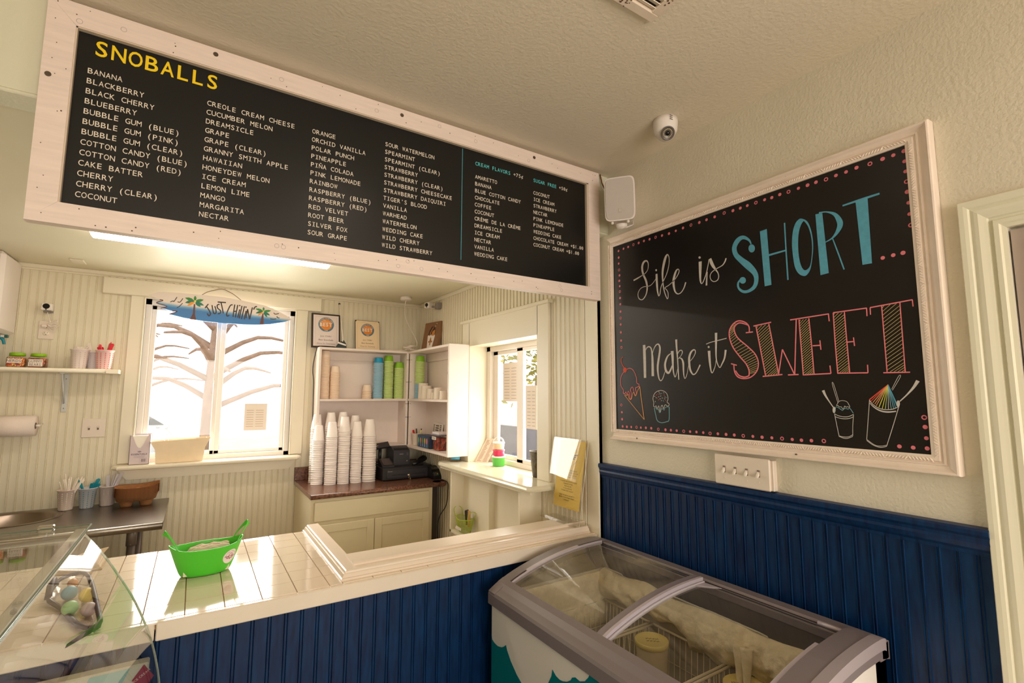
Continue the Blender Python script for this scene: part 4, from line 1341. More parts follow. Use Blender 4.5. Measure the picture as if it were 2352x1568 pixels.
# ================================================================ service counter
ct = thing('service_counter', 'tiled service counter with navy beadboard front', 'counter', (0.5, 2.3, 0))
b = MB()
bead(b, 'x', -1.6, 1.752, 0, 0.85, 1.952, 1, 0.0525, 0.0045, phase=-0.006)
b.box(-1.6, 1.957, 0, 1.752, 2.0, 0.85)
b.build('front_panel', navy, ct)
fm = mat('fascia_paint', (240, 226, 208), 0.42, noise=0.04, nscale=8)
MB().box(-0.058, 1.928, 0.843, 1.752, 1.952, 0.898, 0.003).build('fascia', fm, ct)
MB().box(-1.6, 1.931, 0.843, -0.062, 1.952, 0.898, 0.003).build('fascia', fm, ct)
b = MB().box(-1.6, 2.0, 0, 0.575, 2.745, 0.88).box(0.575, 2.0, 0, 1.752, 2.15, 0.88)
b.build('carcass', trim_paint, ct)
grout = mat('tile_grout', (172, 140, 106), 0.75)
MB().box(-1.6, 1.94, 0.876, 0.51, 2.76, 0.8945).box(0.5, 1.94, 0.876, 1.752, 2.03, 0.8945).build('grout_bed', grout, ct)
tile_m = mat('glazed_tile', (236, 220, 200), 0.07, noise=0.02, nscale=4, coat=0.3)
xs = [0.014 + 0.1112 * k for k in range(-15, 5)] + [0.505]
ys = [1.9465, 2.062, 2.178, 2.294, 2.41, 2.526, 2.642, 2.724]
b = MB()


def tile(bb, xa, ya, xb, yb, z=0.9):
    g = 0.0017
    dz = [random.uniform(-0.00022, 0.00022) for _ in range(3)]
    xa, xb, ya, yb = xa + g, xb - g, ya + g, yb - g
    if xb - xa < 0.004 or yb - ya < 0.004:
        return
    top = []
    for x, y in ((xa, ya), (xb, ya), (xb, yb), (xa, yb)):
        u, v = (x - xa) / (xb - xa) - 0.5, (y - ya) / (yb - ya) - 0.5
        top.append((x, y, z + dz[0] * u * 2 + dz[1] * v * 2 + dz[2] * 0.5))
    low = [(x - (0.0008 if x < (xa + xb) / 2 else -0.0008), y - (0.0008 if y < (ya + yb) / 2 else -0.0008), 0.893) for x, y, _ in top]
    bb.add(low + top, [(4, 5, 6, 7), (0, 1, 5, 4), (1, 2, 6, 5), (2, 3, 7, 6), (3, 0, 4, 7)])


for i in range(len(xs) - 1):
    for j in range(len(ys) - 1):
        tile(b, xs[i], ys[j], xs[i + 1], ys[j + 1])
    tile(b, xs[i], 2.724, xs[i + 1], 2.765)
    tile(b, xs[i], 1.9295, xs[i + 1], 1.9465, 0.8988)
for k in range(11):
    tile(b, 0.505 + k * 0.1135, 1.9465, 0.505 + (k + 1) * 0.1135, 1.985)
b.build('tile_top', tile_m, ct)
mold = mat('counter_molding', (238, 222, 204), 0.3)
prof = [(0, -0.005), (0, 0.007), (0.005, 0.009), (0.012, 0.02), (0.014, 0.022), (0.017, 0.022), (0.019, 0.028), (0.024, 0.031), (0.074, 0.031), (0.074, -0.005)]
MB().sweep(prof, [(0.503, 2.762, 0.9), (0.503, 1.966, 0.9), (1.738, 1.966, 0.9)], [((1, 0, 0), (0, 0, 1)), ((1, 0.8, 0), (0, 0, 1)), ((0, 0.8, 0), (0, 0, 1))]).build('edge_molding', mold, ct)
prof = [(0, -0.01), (0, 0.008), (0.005, 0.013), (0.014, 0.013), (0.018, 0.006), (0.145, 0.006), (0.145, -0.02)]
MB().sweep(prof, [(0.565, 2.02, 0.93), (1.752, 2.02, 0.93)], [((0, 1, 0), (0, 0, 1))] * 2).build('ledge', mold, ct)

# ================================================================ acrylic sign holder
ah = thing('acrylic_sign_holder', 'clear acrylic sign holder standing on the counter ledge by the wall', 'sign holder', (1.67, 2.11, 0.937))
lean = Vector((0.1647, 0, 1)).normalized()
A0 = Vector((1.67, 2.262, 0.9375))
Uy = Vector((0, -1, 0))
nA = Vector((-lean.z, 0, lean.x))
b = MB()
h_ = 0.43
b.poly([A0, A0 + Uy * 0.295, A0 + Uy * 0.295 + lean * h_, A0 + lean * h_], nA * 0.003)
b.build('front_sheet', glass('acrylic', (0.985, 0.985, 0.97)), ah)
b = MB()
for p0, p1 in ((A0, A0 + lean * h_), (A0 + Uy * 0.295, A0 + Uy * 0.295 + lean * h_), (A0 + lean * h_, A0 + Uy * 0.295 + lean * h_), (A0, A0 + Uy * 0.295)):
    b.tube([p0 + nA * 0.0015, p1 + nA * 0.0015], 0.0014, 4)
b.build('polished_edge', mat('acrylic_edge', (238, 226, 205), 0.2), ah)
b = MB().box(1.635, 1.967, 0.9372, 1.74, 2.262, 0.9405)
b.build('foot', glass('acrylic_foot', (0.95, 0.94, 0.9)), ah)
pp = thing('yellow_notice', 'yellow printed notice inside the clear acrylic stand', 'notice', (1.70, 2.09, 1.0))
P0 = Vector((1.6815, 2.204, 1.005)) + nA * -0.0016
Pu, Pv = Vector((0, -1, 0)), lean
PW, PH = 0.216, 0.352
MB().poly([P0, P0 + Pu * PW, P0 + Pu * PW + Pv * PH, P0 + Pv * PH], nA * -0.0004).build('paper', mat('yellow_paper', (232, 196, 92), 0.7), pp)
Q0 = P0 + nA * 0.0003
b = MB()
lines = ['IF YOU LOVE THE SERVICE AND/OR', 'SWEET TREATS YOU RECEIVE AT FLYING', 'KELVIN’S PLEASE GIVE US A 5 STAR', 'GOOGLE REVIEW AND TELL OTHERS.', '', 'IF YOU DON’T FEEL WE HAVE EXCEEDED', 'YOUR EXPECTATIONS,', 'PLEASE FEEL FREE', 'TO CALL 985.264.1121', 'TO SHARE YOUR THOUGHTS.', '', 'THANK YOU AND WE ARE HERE TO', 'DELIVER TO YOU THE BEST DESSERT', 'EXPERIENCE!!']
for i, t in enumerate(lines):
    if t:
        text(b, t, Q0 + Pu * (PW / 2) + Pv * (0.19 - i * 0.0118), Pu, Pv, 0.0062, align='c', widen=0.72, bold=0.006)
lc = Q0 + Pu * (PW / 2) + Pv * 0.268


def wing_logo(bb, c, u, v, s, to3=None, mi=0):
    """winged cone emblem: a V with three feather bars on each side and a scoop above"""
    f = to3 or (lambda a, d: c + Vector(u) * a + Vector(v) * d)
    z = (0, 0, 0)
    for sg in (-1, 1):
        ribbon(bb, [(0, -0.30 * s, 0.085 * s), (sg * 0.23 * s, 0.10 * s, 0.085 * s)], f, z, mi, 1)
        ribbon(bb, [(sg * 0.21 * s, 0.10 * s, 0.085 * s), (sg * 0.72 * s, 0.13 * s, 0.07 * s)], f, z, mi, 1)
        ribbon(bb, [(sg * 0.26 * s, -0.04 * s, 0.08 * s), (sg * 0.58 * s, -0.02 * s, 0.07 * s)], f, z, mi, 1)
        ribbon(bb, [(sg * 0.2 * s, -0.18 * s, 0.08 * s), (sg * 0.46 * s, -0.16 * s, 0.07 * s)], f, z, mi, 1)
    pts = [(-0.2, 0.14), (-0.24, 0.25), (-0.15, 0.42), (0, 0.47), (0.15, 0.42), (0.24, 0.25), (0.2, 0.14), (0.1, 0.19), (0, 0.12), (-0.1, 0.19)]
    ribbon(bb, [(a * s, d * s, 0.055 * s) for a, d in pts + pts[:1]], f, z, mi, 3)


arc_text(b, 'FLYING KELVIN’S', lc, Pu, Pv, 0.046, 175, 5, 0.009)
ring = [(0.05 * math.cos(math.radians(a)), 0.05 * math.sin(math.radians(a)), 0.0022) for a in range(205, 336, 10)]
ribbon(b, ring[:4], lambda a, d: lc + Pu * a + Pv * d, (0, 0, 0), sub=2)
ribbon(b, ring[5:9], lambda a, d: lc + Pu * a + Pv * d, (0, 0, 0), sub=2)
ribbon(b, ring[10:], lambda a, d: lc + Pu * a + Pv * d, (0, 0, 0), sub=2)
wing_logo(b, lc, Pu, Pv, 0.07)
b.build('print', mat('notice_ink', (70, 72, 60), 0.7), pp, recalc=False)

# ================================================================ green napkin tub
tb = thing('napkin_tub', 'lime green oval plastic tub with ear handles on the tiled counter', 'tub', (0.075, 2.34, 0.9))
CX, CY, CZT = 0.075, 2.345, 0.9015
tilt = math.radians(6)


def tub_pt(th, h, off=0.0):
    k = h / 0.112
    a = 0.083 + 0.04 * k ** 0.9 + off
    bb_ = 0.05 + 0.027 * k ** 0.9 + off
    x, y = a * math.cos(th), bb_ * math.sin(th)
    return Vector((CX + x * math.cos(tilt) - y * math.sin(tilt), CY + x * math.sin(tilt) + y * math.cos(tilt), CZT + h))


n = 56


def rimh(th):
    return 0.104 + 0.018 * abs(math.cos(th)) ** 6


vs, fs = [], []
rows = [(0.0, -0.083), (0.0, -0.012), (0.001, -0.004), (0.006, 0.0)] + [(0.012 + i * 0.0, 0) for i in range(0)]
levels = [0.0, 0.03, 0.12, 0.3, 0.5, 0.7, 0.88, 0.97, 1.0]
for lv in levels:
    for i in range(n):
        th = 2 * PI * i / n
        off = -0.006 * (1 - min(1, lv / 0.06)) ** 2 + (0.0015 if lv >= 0.97 else 0)
        vs.append(tub_pt(th, rimh(th) * lv, off))
for lv in levels[::-1]:
    for i in range(n):
        th = 2 * PI * i / n
        vs.append(tub_pt(th, max(0.003, rimh(th) * lv), -0.003))
m = len(levels) * 2
for r_ in range(m - 1):
    for i in range(n):
        i2 = (i + 1) % n
        fs.append((r_ * n + i, r_ * n + i2, (r_ + 1) * n + i2, (r_ + 1) * n + i))
fs += [tuple(range(n))[::-1], tuple(range((m - 1) * n, m * n))]
green = mat('lime_plastic', (84, 206, 52), 0.36)
MB().add(vs, fs, 0, True).build('body', green, tb)
for sg in (0, PI):
    pts = []
    for i in range(17):
        t = i / 16
        th = sg + (t - 0.5) * 1.25
        lift = math.sin(PI * t)
        p = tub_pt(th, rimh(th) * 0.97, -0.001)
        out = Vector((math.cos(sg), math.sin(sg) * 1.0, 0))
        p += out * (0.016 * lift ** 0.8) + Vector((0, 0, 0.062 * lift ** 0.75))
        k = (0.5 - abs(t - 0.5)) * 2
        pts.append(p)
    b = MB()
    rs = [0.0045 + 0.0075 * math.sin(PI * i / 16) ** 3 for i in range(17)]
    vs2 = []
    for i, p in enumerate(pts):
        out = Vector((math.cos(sg), 0, 0.0))
        w = 0.007 + 0.014 * math.sin(PI * i / 16) ** 2.5
        tang = (pts[min(i + 1, 16)] - pts[max(i - 1, 0)]).normalized()
        side = tang.cross(Vector((math.cos(sg), 0, 0.35)).normalized()).normalized()
        if side.z < 0:
            side = -side
        th_ = Vector((math.cos(sg), 0, 0.2)).normalized() * 0.0016
        vs2 += [p - side * w + th_, p + th_, p - th_, p - side * w - th_]
    fs2 = []
    for i in range(16):
        for k in range(4):
            k2 = (k + 1) % 4
            fs2.append((i * 4 + k, i * 4 + k2, i * 4 + 4 + k2, i * 4 + 4 + k))
    fs2 += [(0, 1, 2, 3), (64, 65, 66, 67)]
    b.add(vs2, fs2, 0, False).build('handle', green, tb)
SR_, TH0, H0 = 0.0265, -PI / 2 + 0.80, 0.058


def stick(a, d, off=0.0008):
    p0 = tub_pt(TH0 + a / 0.085, H0 + d, off)
    return p0


b = MB()
vs3 = [stick(0, 0)]
for r_ in (0.4, 0.75, 1.0):
    vs3 += [stick(SR_ * r_ * math.cos(2 * PI * i / 28), SR_ * r_ * math.sin(2 * PI * i / 28)) for i in range(28)]
f3 = [(0, 1 + i, 1 + (i + 1) % 28) for i in range(28)]
for q_ in range(2):
    f3 += [(1 + q_ * 28 + i, 1 + (q_ + 1) * 28 + i, 1 + (q_ + 1) * 28 + (i + 1) % 28, 1 + q_ * 28 + (i + 1) % 28) for i in range(28)]
st = b.add(vs3, f3).build('sticker', mat('sticker_white', (244, 230, 230), 0.5), tb)
b = MB()
wing_logo(b, None, None, None, 0.029, lambda a, d: stick(a, d - 0.002, 0.0013))
tmp = MB()
arc_text(tmp, 'FLYING KELVIN’S', (0, 0, 0), (1, 0, 0), (0, 1, 0), 0.0175, 185, -5, 0.0042)
b.add([stick(p[0], p[1], 0.0013) for p in tmp.v], tmp.f)
b.build('logo', mat('sticker_red', (150, 32, 34), 0.6), st, recalc=False)
nap_m = mat('napkin_paper', (238, 222, 200), 0.85, bump=0.4, bscale=60)
for i in range(7):
    b = MB()
    y = -0.036 + i * 0.0105
    L, Hh = 0.082 - 0.002 * abs(i - 3), 0.09 + 0.006 * math.sin(i * 1.7)
    cols = 12
    vs4, f4 = [], []
    for j in range(cols + 1):
        x = -L + 2 * L * j / cols
        prof_h = Hh * (1 if abs(j - 6) < 5 else (0.9 if j < 6 else 0.96)) + 0.003 * math.sin(j * 1.9 + i) - (0.018 * max(0, (3 - j)) / 3) + 0.004 * (j / cols)
        for (dz, dy) in ((0.004, 0), (prof_h, 0.012), (prof_h + 0.001, 0.018), (0.004, 0.006)):
            yy = y + dy + 0.0015 * math.sin(j * 0.8 + i * 2)
            vs4.append((CX + x * math.cos(tilt) - yy * math.sin(tilt), CY + x * math.sin(tilt) + yy * math.cos(tilt), CZT + 0.003 + dz))
    for j in range(cols):
        for k in range(4):
            k2 = (k + 1) % 4
            f4.append((j * 4 + k, j * 4 + k2, j * 4 + 4 + k2, j * 4 + 4 + k))
    f4 += [(0, 1, 2, 3), (cols * 4, cols * 4 + 1, cols * 4 + 2, cols * 4 + 3)]
    o = b.add(vs4, f4).build('paper_napkin', nap_m, origin=(CX, CY, CZT))
    tag(o, 'cream paper napkin standing folded in the lime green tub', 'napkin', 'napkins in the green tub')
# ================================================================ curved glass display case
dc = thing('display_case', 'curved glass display case at the end of the tiled counter', 'display case', (-0.5, 1.0, 0.0))
case_glass = glass('case_glass', (0.955, 0.965, 0.945))
prof = [(-0.243, 1.192), (-0.216, 1.156), (-0.186, 1.112), (-0.151, 1.053), (-0.121, 0.998), (-0.092, 0.932), (-0.069, 0.87), (-0.053, 0.812), (-0.039, 0.741), (-0.03, 0.66)]
P_ = spline(prof, 3)
YA, YE = 1.915, -0.5
vs, fs = [], []
for x, z in P_:
    vs += [(x, YA, z), (x, YE, z)]
n = len(P_)
b = MB().add(vs, [(2 * i, 2 * i + 1, 2 * i + 3, 2 * i + 2) for i in range(n - 1)], 0, True)
b.build('curved_glass', case_glass, dc, recalc=False)
edge_m = mat('glass_edge', (196, 206, 184), 0.15, spec=0.8)
b = MB().tube([(x - 0.002, YA - 0.002, z - 0.002) for x, z in P_], 0.0032, 6)
b.build('glass_edge', edge_m, dc)
b = MB().box(-1.2, YE, 1.2105, -0.236, YA + 0.02, 1.2165)
b.build('top_glass', case_glass, dc)
b = MB().tube([(-0.236, YE, 1.2135), (-0.236, YA + 0.02, 1.2135)], 0.0034, 6)
b.tube([(-1.2, YA + 0.02, 1.2135), (-0.236, YA + 0.02, 1.2135)], 0.0026, 6)
b.build('green_edge', mat('green_glass_edge', (62, 104, 84), 0.12), dc)
MB().box(-0.268, YE, 1.186, -0.243, YA, 1.2085, 0.003).build('edge_channel', mat('white_channel', (236, 228, 222), 0.4), dc)
b = MB().box(-0.352, 1.917, 1.216, -0.315, 1.935, 1.226, 0.003).box(-0.348, 1.92, 1.2, -0.319, 1.932, 1.217, 0.002)
b.build('clip', chrome, dc)
aqua = mat('case_aqua', (150, 190, 188), 0.35)
pale = mat('case_pale', (206, 202, 184), 0.4)
b = MB().box(-1.2, 1.865, 0.0, -0.066, 1.905, 0.815, 0.004)
b.build('end_panel', pale, dc)
b = MB().box(-1.2, -0.5, 0.0, -0.07, 1.86, 0.64, 0.004)
b.build('base_cabinet', aqua, dc)
rp = MB().poly([(-0.078, 1.864, 0.812), (-0.052, 1.864, 0.775), (-0.078, 1.864, 0.738), (-0.104, 1.864, 0.775)], (0, -0.001, 0)).build('emblem', mat('emblem_red', (150, 36, 48), 0.5), dc)
b = MB()
text(b, 'ICE CREAM', (-0.098, 1.8625, 0.768), (0.82, 0, 0.57), (-0.57, 0, 0.82), 0.006)
b.build('lettering', plate_white, rp, recalc=False)
b = MB().poly([(-0.2, 1.8645, 0.81), (-0.11, 1.8645, 0.81), (-0.16, 1.8645, 0.7), (-0.25, 1.8645, 0.7)], (0, -0.0006, 0))
b.build('stripe', aqua, dc)
# pouch of pastel eggs lying on the counter behind the glass
po = thing('candy_basket', 'dark rimmed clear basket of pastel eggs behind the curved glass', 'basket', (-0.3, 2.15, 0.901))
rim = [(-0.372, 2.46, 0.925), (-0.318, 2.485, 0.93), (-0.27, 2.3, 0.955), (-0.215, 2.05, 0.93), (-0.2, 1.96, 0.915), (-0.245, 1.99, 0.91), (-0.325, 2.19, 0.91), (-0.375, 2.3, 0.915)]
b = MB().tube(spline(rim, 4, True), 0.007, 6, True)
b.build('rim', mat('basket_plum', (70, 56, 66), 0.5), po)
b = MB().tube(spline([(-0.38, 2.43, 0.91), (-0.375, 2.33, 0.96), (-0.365, 2.24, 0.935)], 5), 0.014, 6, flat=0.5)
b.build('handle', mat('basket_plum', (70, 56, 66), 0.5), po)
b = MB().poly([(-0.26, 1.87, 0.901), (-0.2, 1.97, 0.901), (-0.195, 1.96, 0.93), (-0.255, 1.86, 0.915)], (0.004, 0.0, 0.001))
b.build('tail_strap', mat('basket_strap', (58, 44, 48), 0.5), po)
vs = [Vector(p) - Vector((0, 0, 0.0)) for p in spline(rim, 3, True)]
c_ = sum(vs, Vector()) / len(vs)
lo = [c_ + (p - c_) * 0.8 + Vector((0, 0, 0.9015 - p.z)) for p in vs]
k = len(vs)
MB().add(vs + lo, [(i, (i + 1) % k, k + (i + 1) % k, k + i) for i in range(k)] + [tuple(range(k, 2 * k))]).build('wall', glass('pouch_film', (0.93, 0.92, 0.92), 0.1), po, recalc=False)
for nm_, col_, p_, s_ in (('blue', (120, 172, 196), (-0.318, 2.28, 0.925), 1.15), ('yellow', (238, 212, 104), (-0.262, 2.21, 0.93), 1.15), ('green', (158, 208, 150), (-0.292, 2.13, 0.923), 1.1), ('lilac', (208, 190, 190), (-0.24, 2.085, 0.923), 1.05), ('orange', (226, 168, 120), (-0.328, 2.4, 0.921), 0.8)):
    pr = [(0.024 * math.sin(a) * (1 - 0.12 * math.cos(a)), -0.033 * math.cos(a)) for a in [i * PI / 10 for i in range(11)]]
    b = MB().lathe(pr, (0, 0, 0), 16).xf(Matrix.Translation(p_) @ Matrix.Rotation(1.2, 4, 'X') @ Matrix.Scale(s_ * 0.82, 4))
    tag(b.build('candy_egg', mat('egg_' + nm_, col_, 0.45), origin=p_), 'pastel %s egg in the dark rimmed basket behind the curved glass' % nm_, 'egg')
b = MB()
for i in range(6):
    w_, d_ = 0.075 - i * 0.004, 0.05
    b.box(-0.345 - w_, 2.60, 0.9012 + i * 0.006, -0.345 + w_, 2.735 - i * 0.006, 0.9065 + i * 0.006, 0.002)
b.poly([(-0.42, 2.6, 0.937), (-0.29, 2.6, 0.937), (-0.262, 2.67, 0.966), (-0.345, 2.69, 0.95)], (0.0, 0.004, 0.002))
tag(b.build('paper_bag', mat('kraft_paper', (206, 182, 146), 0.85), origin=(-0.345, 2.67, 0.901)), 'flat brown paper bags lying on the tiled counter behind the case glass', 'paper bag')

# ================================================================ chest freezer
fz = thing('chest_freezer', 'white chest freezer with grey rim and sliding curved glass lids', 'freezer', (1.4, 1.26, 0.0))
FY0, FY1 = 0.672, 1.862
grey = mat('freezer_rim_grey', (122, 112, 114), 0.36)
lilac = mat('lid_frame_lilac', (188, 178, 188), 0.33)
body = mat('freezer_white', (226, 220, 214), 0.35)
curve = [(1.082, 0.786), (1.10, 0.797), (1.127, 0.812), (1.20, 0.843), (1.32, 0.878), (1.445, 0.902), (1.56, 0.913), (1.672, 0.915), (1.70, 0.908)]


def fzz(x):
    for (xa, za), (xb, zb) in zip(curve, curve[1:]):
        if xa <= x <= xb:
            return za + (zb - za) * (x - xa) / (xb - xa)
    return curve[0][1] if x < curve[0][0] else curve[-1][1]


SM = spline(curve, 3)
b = MB()
b.box(1.092, FY0 + 0.012, 0.06, 1.155, FY1 - 0.012, 0.75)
b.box(1.66, FY0 + 0.012, 0.06, 1.725, FY1 - 0.012, 0.87)
pe_ = [(1.092, 0.06), (1.725, 0.06), (1.725, 0.86)] + [(x, z - 0.045) for x, z in curve[::-1] if 1.092 < x < 1.72]
b.poly([(x, FY0 + 0.012, z) for x, z in pe_], (0, 0.06, 0))
b.poly([(x, FY1 - 0.072, z) for x, z in pe_], (0, 0.06, 0))
b.box(1.1, FY0 + 0.02, 0.06, 1.72, FY1 - 0.02, 0.3)
b.build('body', body, fz)
b = MB()
for y in (FY0 + 0.1, FY1 - 0.1):
    for x in (1.15, 1.66):
        b.cyl((x, y, 0.0), (x, y, 0.062), 0.025, n=12)
b.build('foot', black_plastic, fz)
# painted aqua wave on the front
g = [(1.864, 0.608), (1.845, 0.596), (1.827, 0.590), (1.80, 0.588), (1.769, 0.596), (1.752, 0.606), (1.738, 0.618), (1.73, 0.602), (1.703, 0.573), (1.661, 0.543), (1.611, 0.52), (1.56, 0.515), (1.51, 0.54), (1.46, 0.607), (1.442, 0.637), (1.437, 0.66), (1.417, 0.648), (1.398, 0.645), (1.381, 0.648), (1.358, 0.657), (1.338, 0.671), (1.331, 0.682), (1.315, 0.69), (1.293, 0.688), (1.268, 0.7), (1.251, 0.719), (1.243, 0.735)]
g = [(min(y, FY1 - 0.013), z) for y, z in g]
pts = [(1.0915, y, z) for y, z in g] + [(1.0915, FY0 + 0.013, 0.735), (1.0915, FY0 + 0.013, 0.065), (1.0915, FY1 - 0.013, 0.065)]
MB().poly(pts, (-0.0008, 0, 0)).build('aqua_graphic', mat('freezer_aqua', (0, 112, 122), 0.35), fz, recalc=False)
# rim
b = MB()
for y0, y1 in ((FY0, FY0 + 0.088), (FY1 - 0.05, FY1)):
    ri = [(x, z) for x, z in SM] + [(1.722, 0.90), (1.722, 0.85)] + [(x, z - 0.052) for x, z in curve[::-1] if 1.1 < x < 1.69] + [(1.082, 0.738)]
    b.poly([(x, y0, z) for x, z in ri], (0, y1 - y0, 0))
pr = [(0, 0), (0, 0.04), (0.006, 0.05), (0.016, 0.056), (0.03, 0.064), (0.05, 0.079), (0.074, 0.09), (0.078, 0.086), (0.078, 0.03), (0.02, -0.002)]
b.sweep(pr, [(1.08, FY0, 0.736), (1.08, FY1, 0.736)], [((1, 0, 0), (0, 0, 1))] * 2)
b.box(1.672, FY0, 0.85, 1.722, FY1, 0.905, 0.006)
b.box(1.645, FY0 + 0.05, 0.868, 1.675, FY1 - 0.03, 0.896, 0.003)
b.build('rim', grey, fz)
b = MB()
ri = [(x, z + 0.002) for x, z in SM if x > 1.12] + [(x, z - 0.03) for x, z in SM[::-1] if x > 1.12]
b.poly([(x, FY0 - 0.002, z) for x, z in ri], (0, 0.03, 0))
b.build('end_cap', mat('rim_light_grey', (158, 148, 152), 0.36), fz)
b = MB().box(1.668, FY0 + 0.09, 0.8945, 1.674, FY1 - 0.05, 0.8975).box(1.652, FY0 + 0.09, 0.8945, 1.657, FY1 - 0.05, 0.8972)
b.build('track_groove', mat('track_dark', (46, 40, 42), 0.6), fz)
MB().tube([(1.667, FY0 + 0.095, 0.901), (1.667, FY0 + 0.165, 0.901)], 0.006, 8).build('stop_bar', lilac, fz)
# lids: far one on top, near one sliding beneath
XA_, XB_ = 1.152, 1.66


def lid(y0, y1, drop, nm, frame_near, hz):
    S = [(x, z - drop) for x, z in SM if XA_ <= x <= XB_]
    S = [(XA_, fzz(XA_) - drop)] + S + [(XB_, fzz(XB_) - drop)]
    vs = []
    for x, z in S:
        vs += [(x, y0, z), (x, y1, z)]
    l_ = MB().add(vs, [(2 * i, 2 * i + 1, 2 * i + 3, 2 * i + 2) for i in range(len(S) - 1)], 0, True).build(nm, hz, fz, recalc=False)
    return S, l_


g1 = glass('lid_glass_frosted', (0.9, 0.9, 0.88), haze=((196, 184, 158), 3.5, 0.42, 0.72, 0.02, 0.5))
g2 = glass('lid_glass', (0.92, 0.92, 0.9), haze=((186, 174, 150), 3.0, 0.5, 0.8, 0.01, 0.2))
S, l1 = lid(1.265, FY1 - 0.05, 0.006, 'glass_lid', 1.265, g1)
S2, l2 = lid(FY0 + 0.088, 1.255, 0.018, 'glass_lid', 1.255, g2)


def strip(S, y0, y1, dz0, dz1, nm, m_, par, f=0.0, g_=1.0):
    S = S[int(len(S) * f):max(2, int(len(S) * g_))]
    b = MB()
    q = [(x, z + dz1) for x, z in S] + [(x, z + dz0) for x, z in S[::-1]]
    b.poly([(x, y0, z) for x, z in q], (0, y1 - y0, 0))
    return b.build(nm, m_, par)


strip(S, 1.243, 1.255, -0.012, 0.006, 'front_strip', lilac, l1)
strip(S, 1.2551, 1.283, -0.012, 0.004, 'front_rail', mat('lid_rail_grey', (134, 124, 130), 0.35), l1)
strip(S, 1.236, 1.2405, -0.018, -0.006, 'seal', mat('lid_seal', (198, 190, 196), 0.4), l1)
strip(S, FY1 - 0.068, FY1 - 0.062, -0.01, 0.006, 'back_strip', lilac, l1)
strip(S, FY1 - 0.0622, FY1 - 0.048, -0.006, 0.0065, 'grip', lilac, l1, 0.25, 0.75)
strip(S2, FY0 + 0.087, FY0 + 0.104, -0.004, 0.012, 'grip', lilac, l2, 0.0, 0.75)
MB().poly([(1.60, 1.243, 0.899), (1.655, 1.243, 0.899), (1.66, 1.165, 0.899)], (0, 0, -0.006)).build('corner_gusset', lilac, l1)
b = MB().box(1.150, FY0 + 0.09, 0.812, 1.156, FY1 - 0.052, 0.822)
b.build('lid_channel', mat('lid_seal', (198, 190, 196), 0.4), fz)
# interior
inn = mat('freezer_liner', (190, 180, 162), 0.5, noise=0.12, nscale=8)
b = MB()
b.box(1.156, FY0 + 0.085, 0.3, 1.66, FY1 - 0.085, 0.305).box(1.155, FY0 + 0.085, 0.3, 1.16, FY1 - 0.085, 0.78)
b.box(1.655, FY0 + 0.085, 0.3, 1.66, FY1 - 0.085, 0.8).box(1.156, FY0 + 0.08, 0.3, 1.66, FY0 + 0.086, 0.78).box(1.156, FY1 - 0.086, 0.3, 1.66, FY1 - 0.08, 0.8)
b.build('liner', inn, fz)
ci = mat('freezer_collar', (92, 84, 80), 0.5)
b = MB().box(1.65, FY0 + 0.085, 0.8, 1.66, FY1 - 0.06, 0.87)
q = [(x, z - 0.03) for x, z in S]
b.poly([(x, FY1 - 0.075, z) for x, z in q] + [(1.66, FY1 - 0.075, 0.8), (1.156, FY1 - 0.075, 0.77)], (0, 0.012, 0))
b.poly([(x, FY0 + 0.08, z) for x, z in q] + [(1.66, FY0 + 0.08, 0.78), (1.156, FY0 + 0.08, 0.77)], (0, 0.012, 0))
b.build('collar', ci, fz)
# frost on the liner: knobbly crust along the back, thinner at the far end and front
frm = mat('frost', (232, 218, 186), 0.9, noise=0.1, nscale=40, bump=0.9, bscale=55)
from mathutils import noise as MN
b = MB()
NY, NZ = 120, 26
vs = []
for i in range(NY + 1):
    y = FY0 + 0.09 + (FY1 - FY0 - 0.18) * i / NY
    for j in range(NZ + 1):
        t = j / NZ
        prof_t = math.sin(PI * min(1, t * 1.02)) ** 0.6
        big = 0.5 + 0.5 * MN.noise(Vector((y * 5, 0.3, 1.7)))
        lowz = 0.60 + 0.10 * (0.5 + 0.5 * MN.noise(Vector((y * 9, 3.1, 0)))) + (0.03 if y > 1.3 else 0)
        topz = 0.805 + 0.02 * MN.noise(Vector((y * 7, 9.3, 0)))
        z = lowz + (topz - lowz) * t
        d = 0.006 + prof_t * (0.022 + 0.05 * big) + 0.012 * MN.noise(Vector((y * 22, z * 22, 0))) + 0.006 * MN.noise(Vector((y * 60, z * 50, 4)))
        if t > 0.97 or t < 0.03:
            d = 0.002
        vs.append((1.656 - max(0.001, d), y, z))
b.add(vs, [(i * (NZ + 1) + j, i * (NZ + 1) + j + 1, (i + 1) * (NZ + 1) + j + 1, (i + 1) * (NZ + 1) + j) for i in range(NY) for j in range(NZ)], 0, True)
vs = []
NX = 30
for i in range(NX + 1):
    x = 1.165 + 0.49 * i / NX
    for j in range(NZ + 1):
        t = j / NZ
        z = 0.56 + 0.23 * t
        d = 0.002 + math.sin(PI * t) ** 0.5 * 0.014 + 0.006 * MN.noise(Vector((x * 25, z * 25, 7)))
        vs.append((x, FY1 - 0.087 - max(0.001, d), z))
b.add(vs, [(i * (NZ + 1) + j, i * (NZ + 1) + j + 1, (i + 1) * (NZ + 1) + j + 1, (i + 1) * (NZ + 1) + j) for i in range(NX) for j in range(NZ)], 0, True)
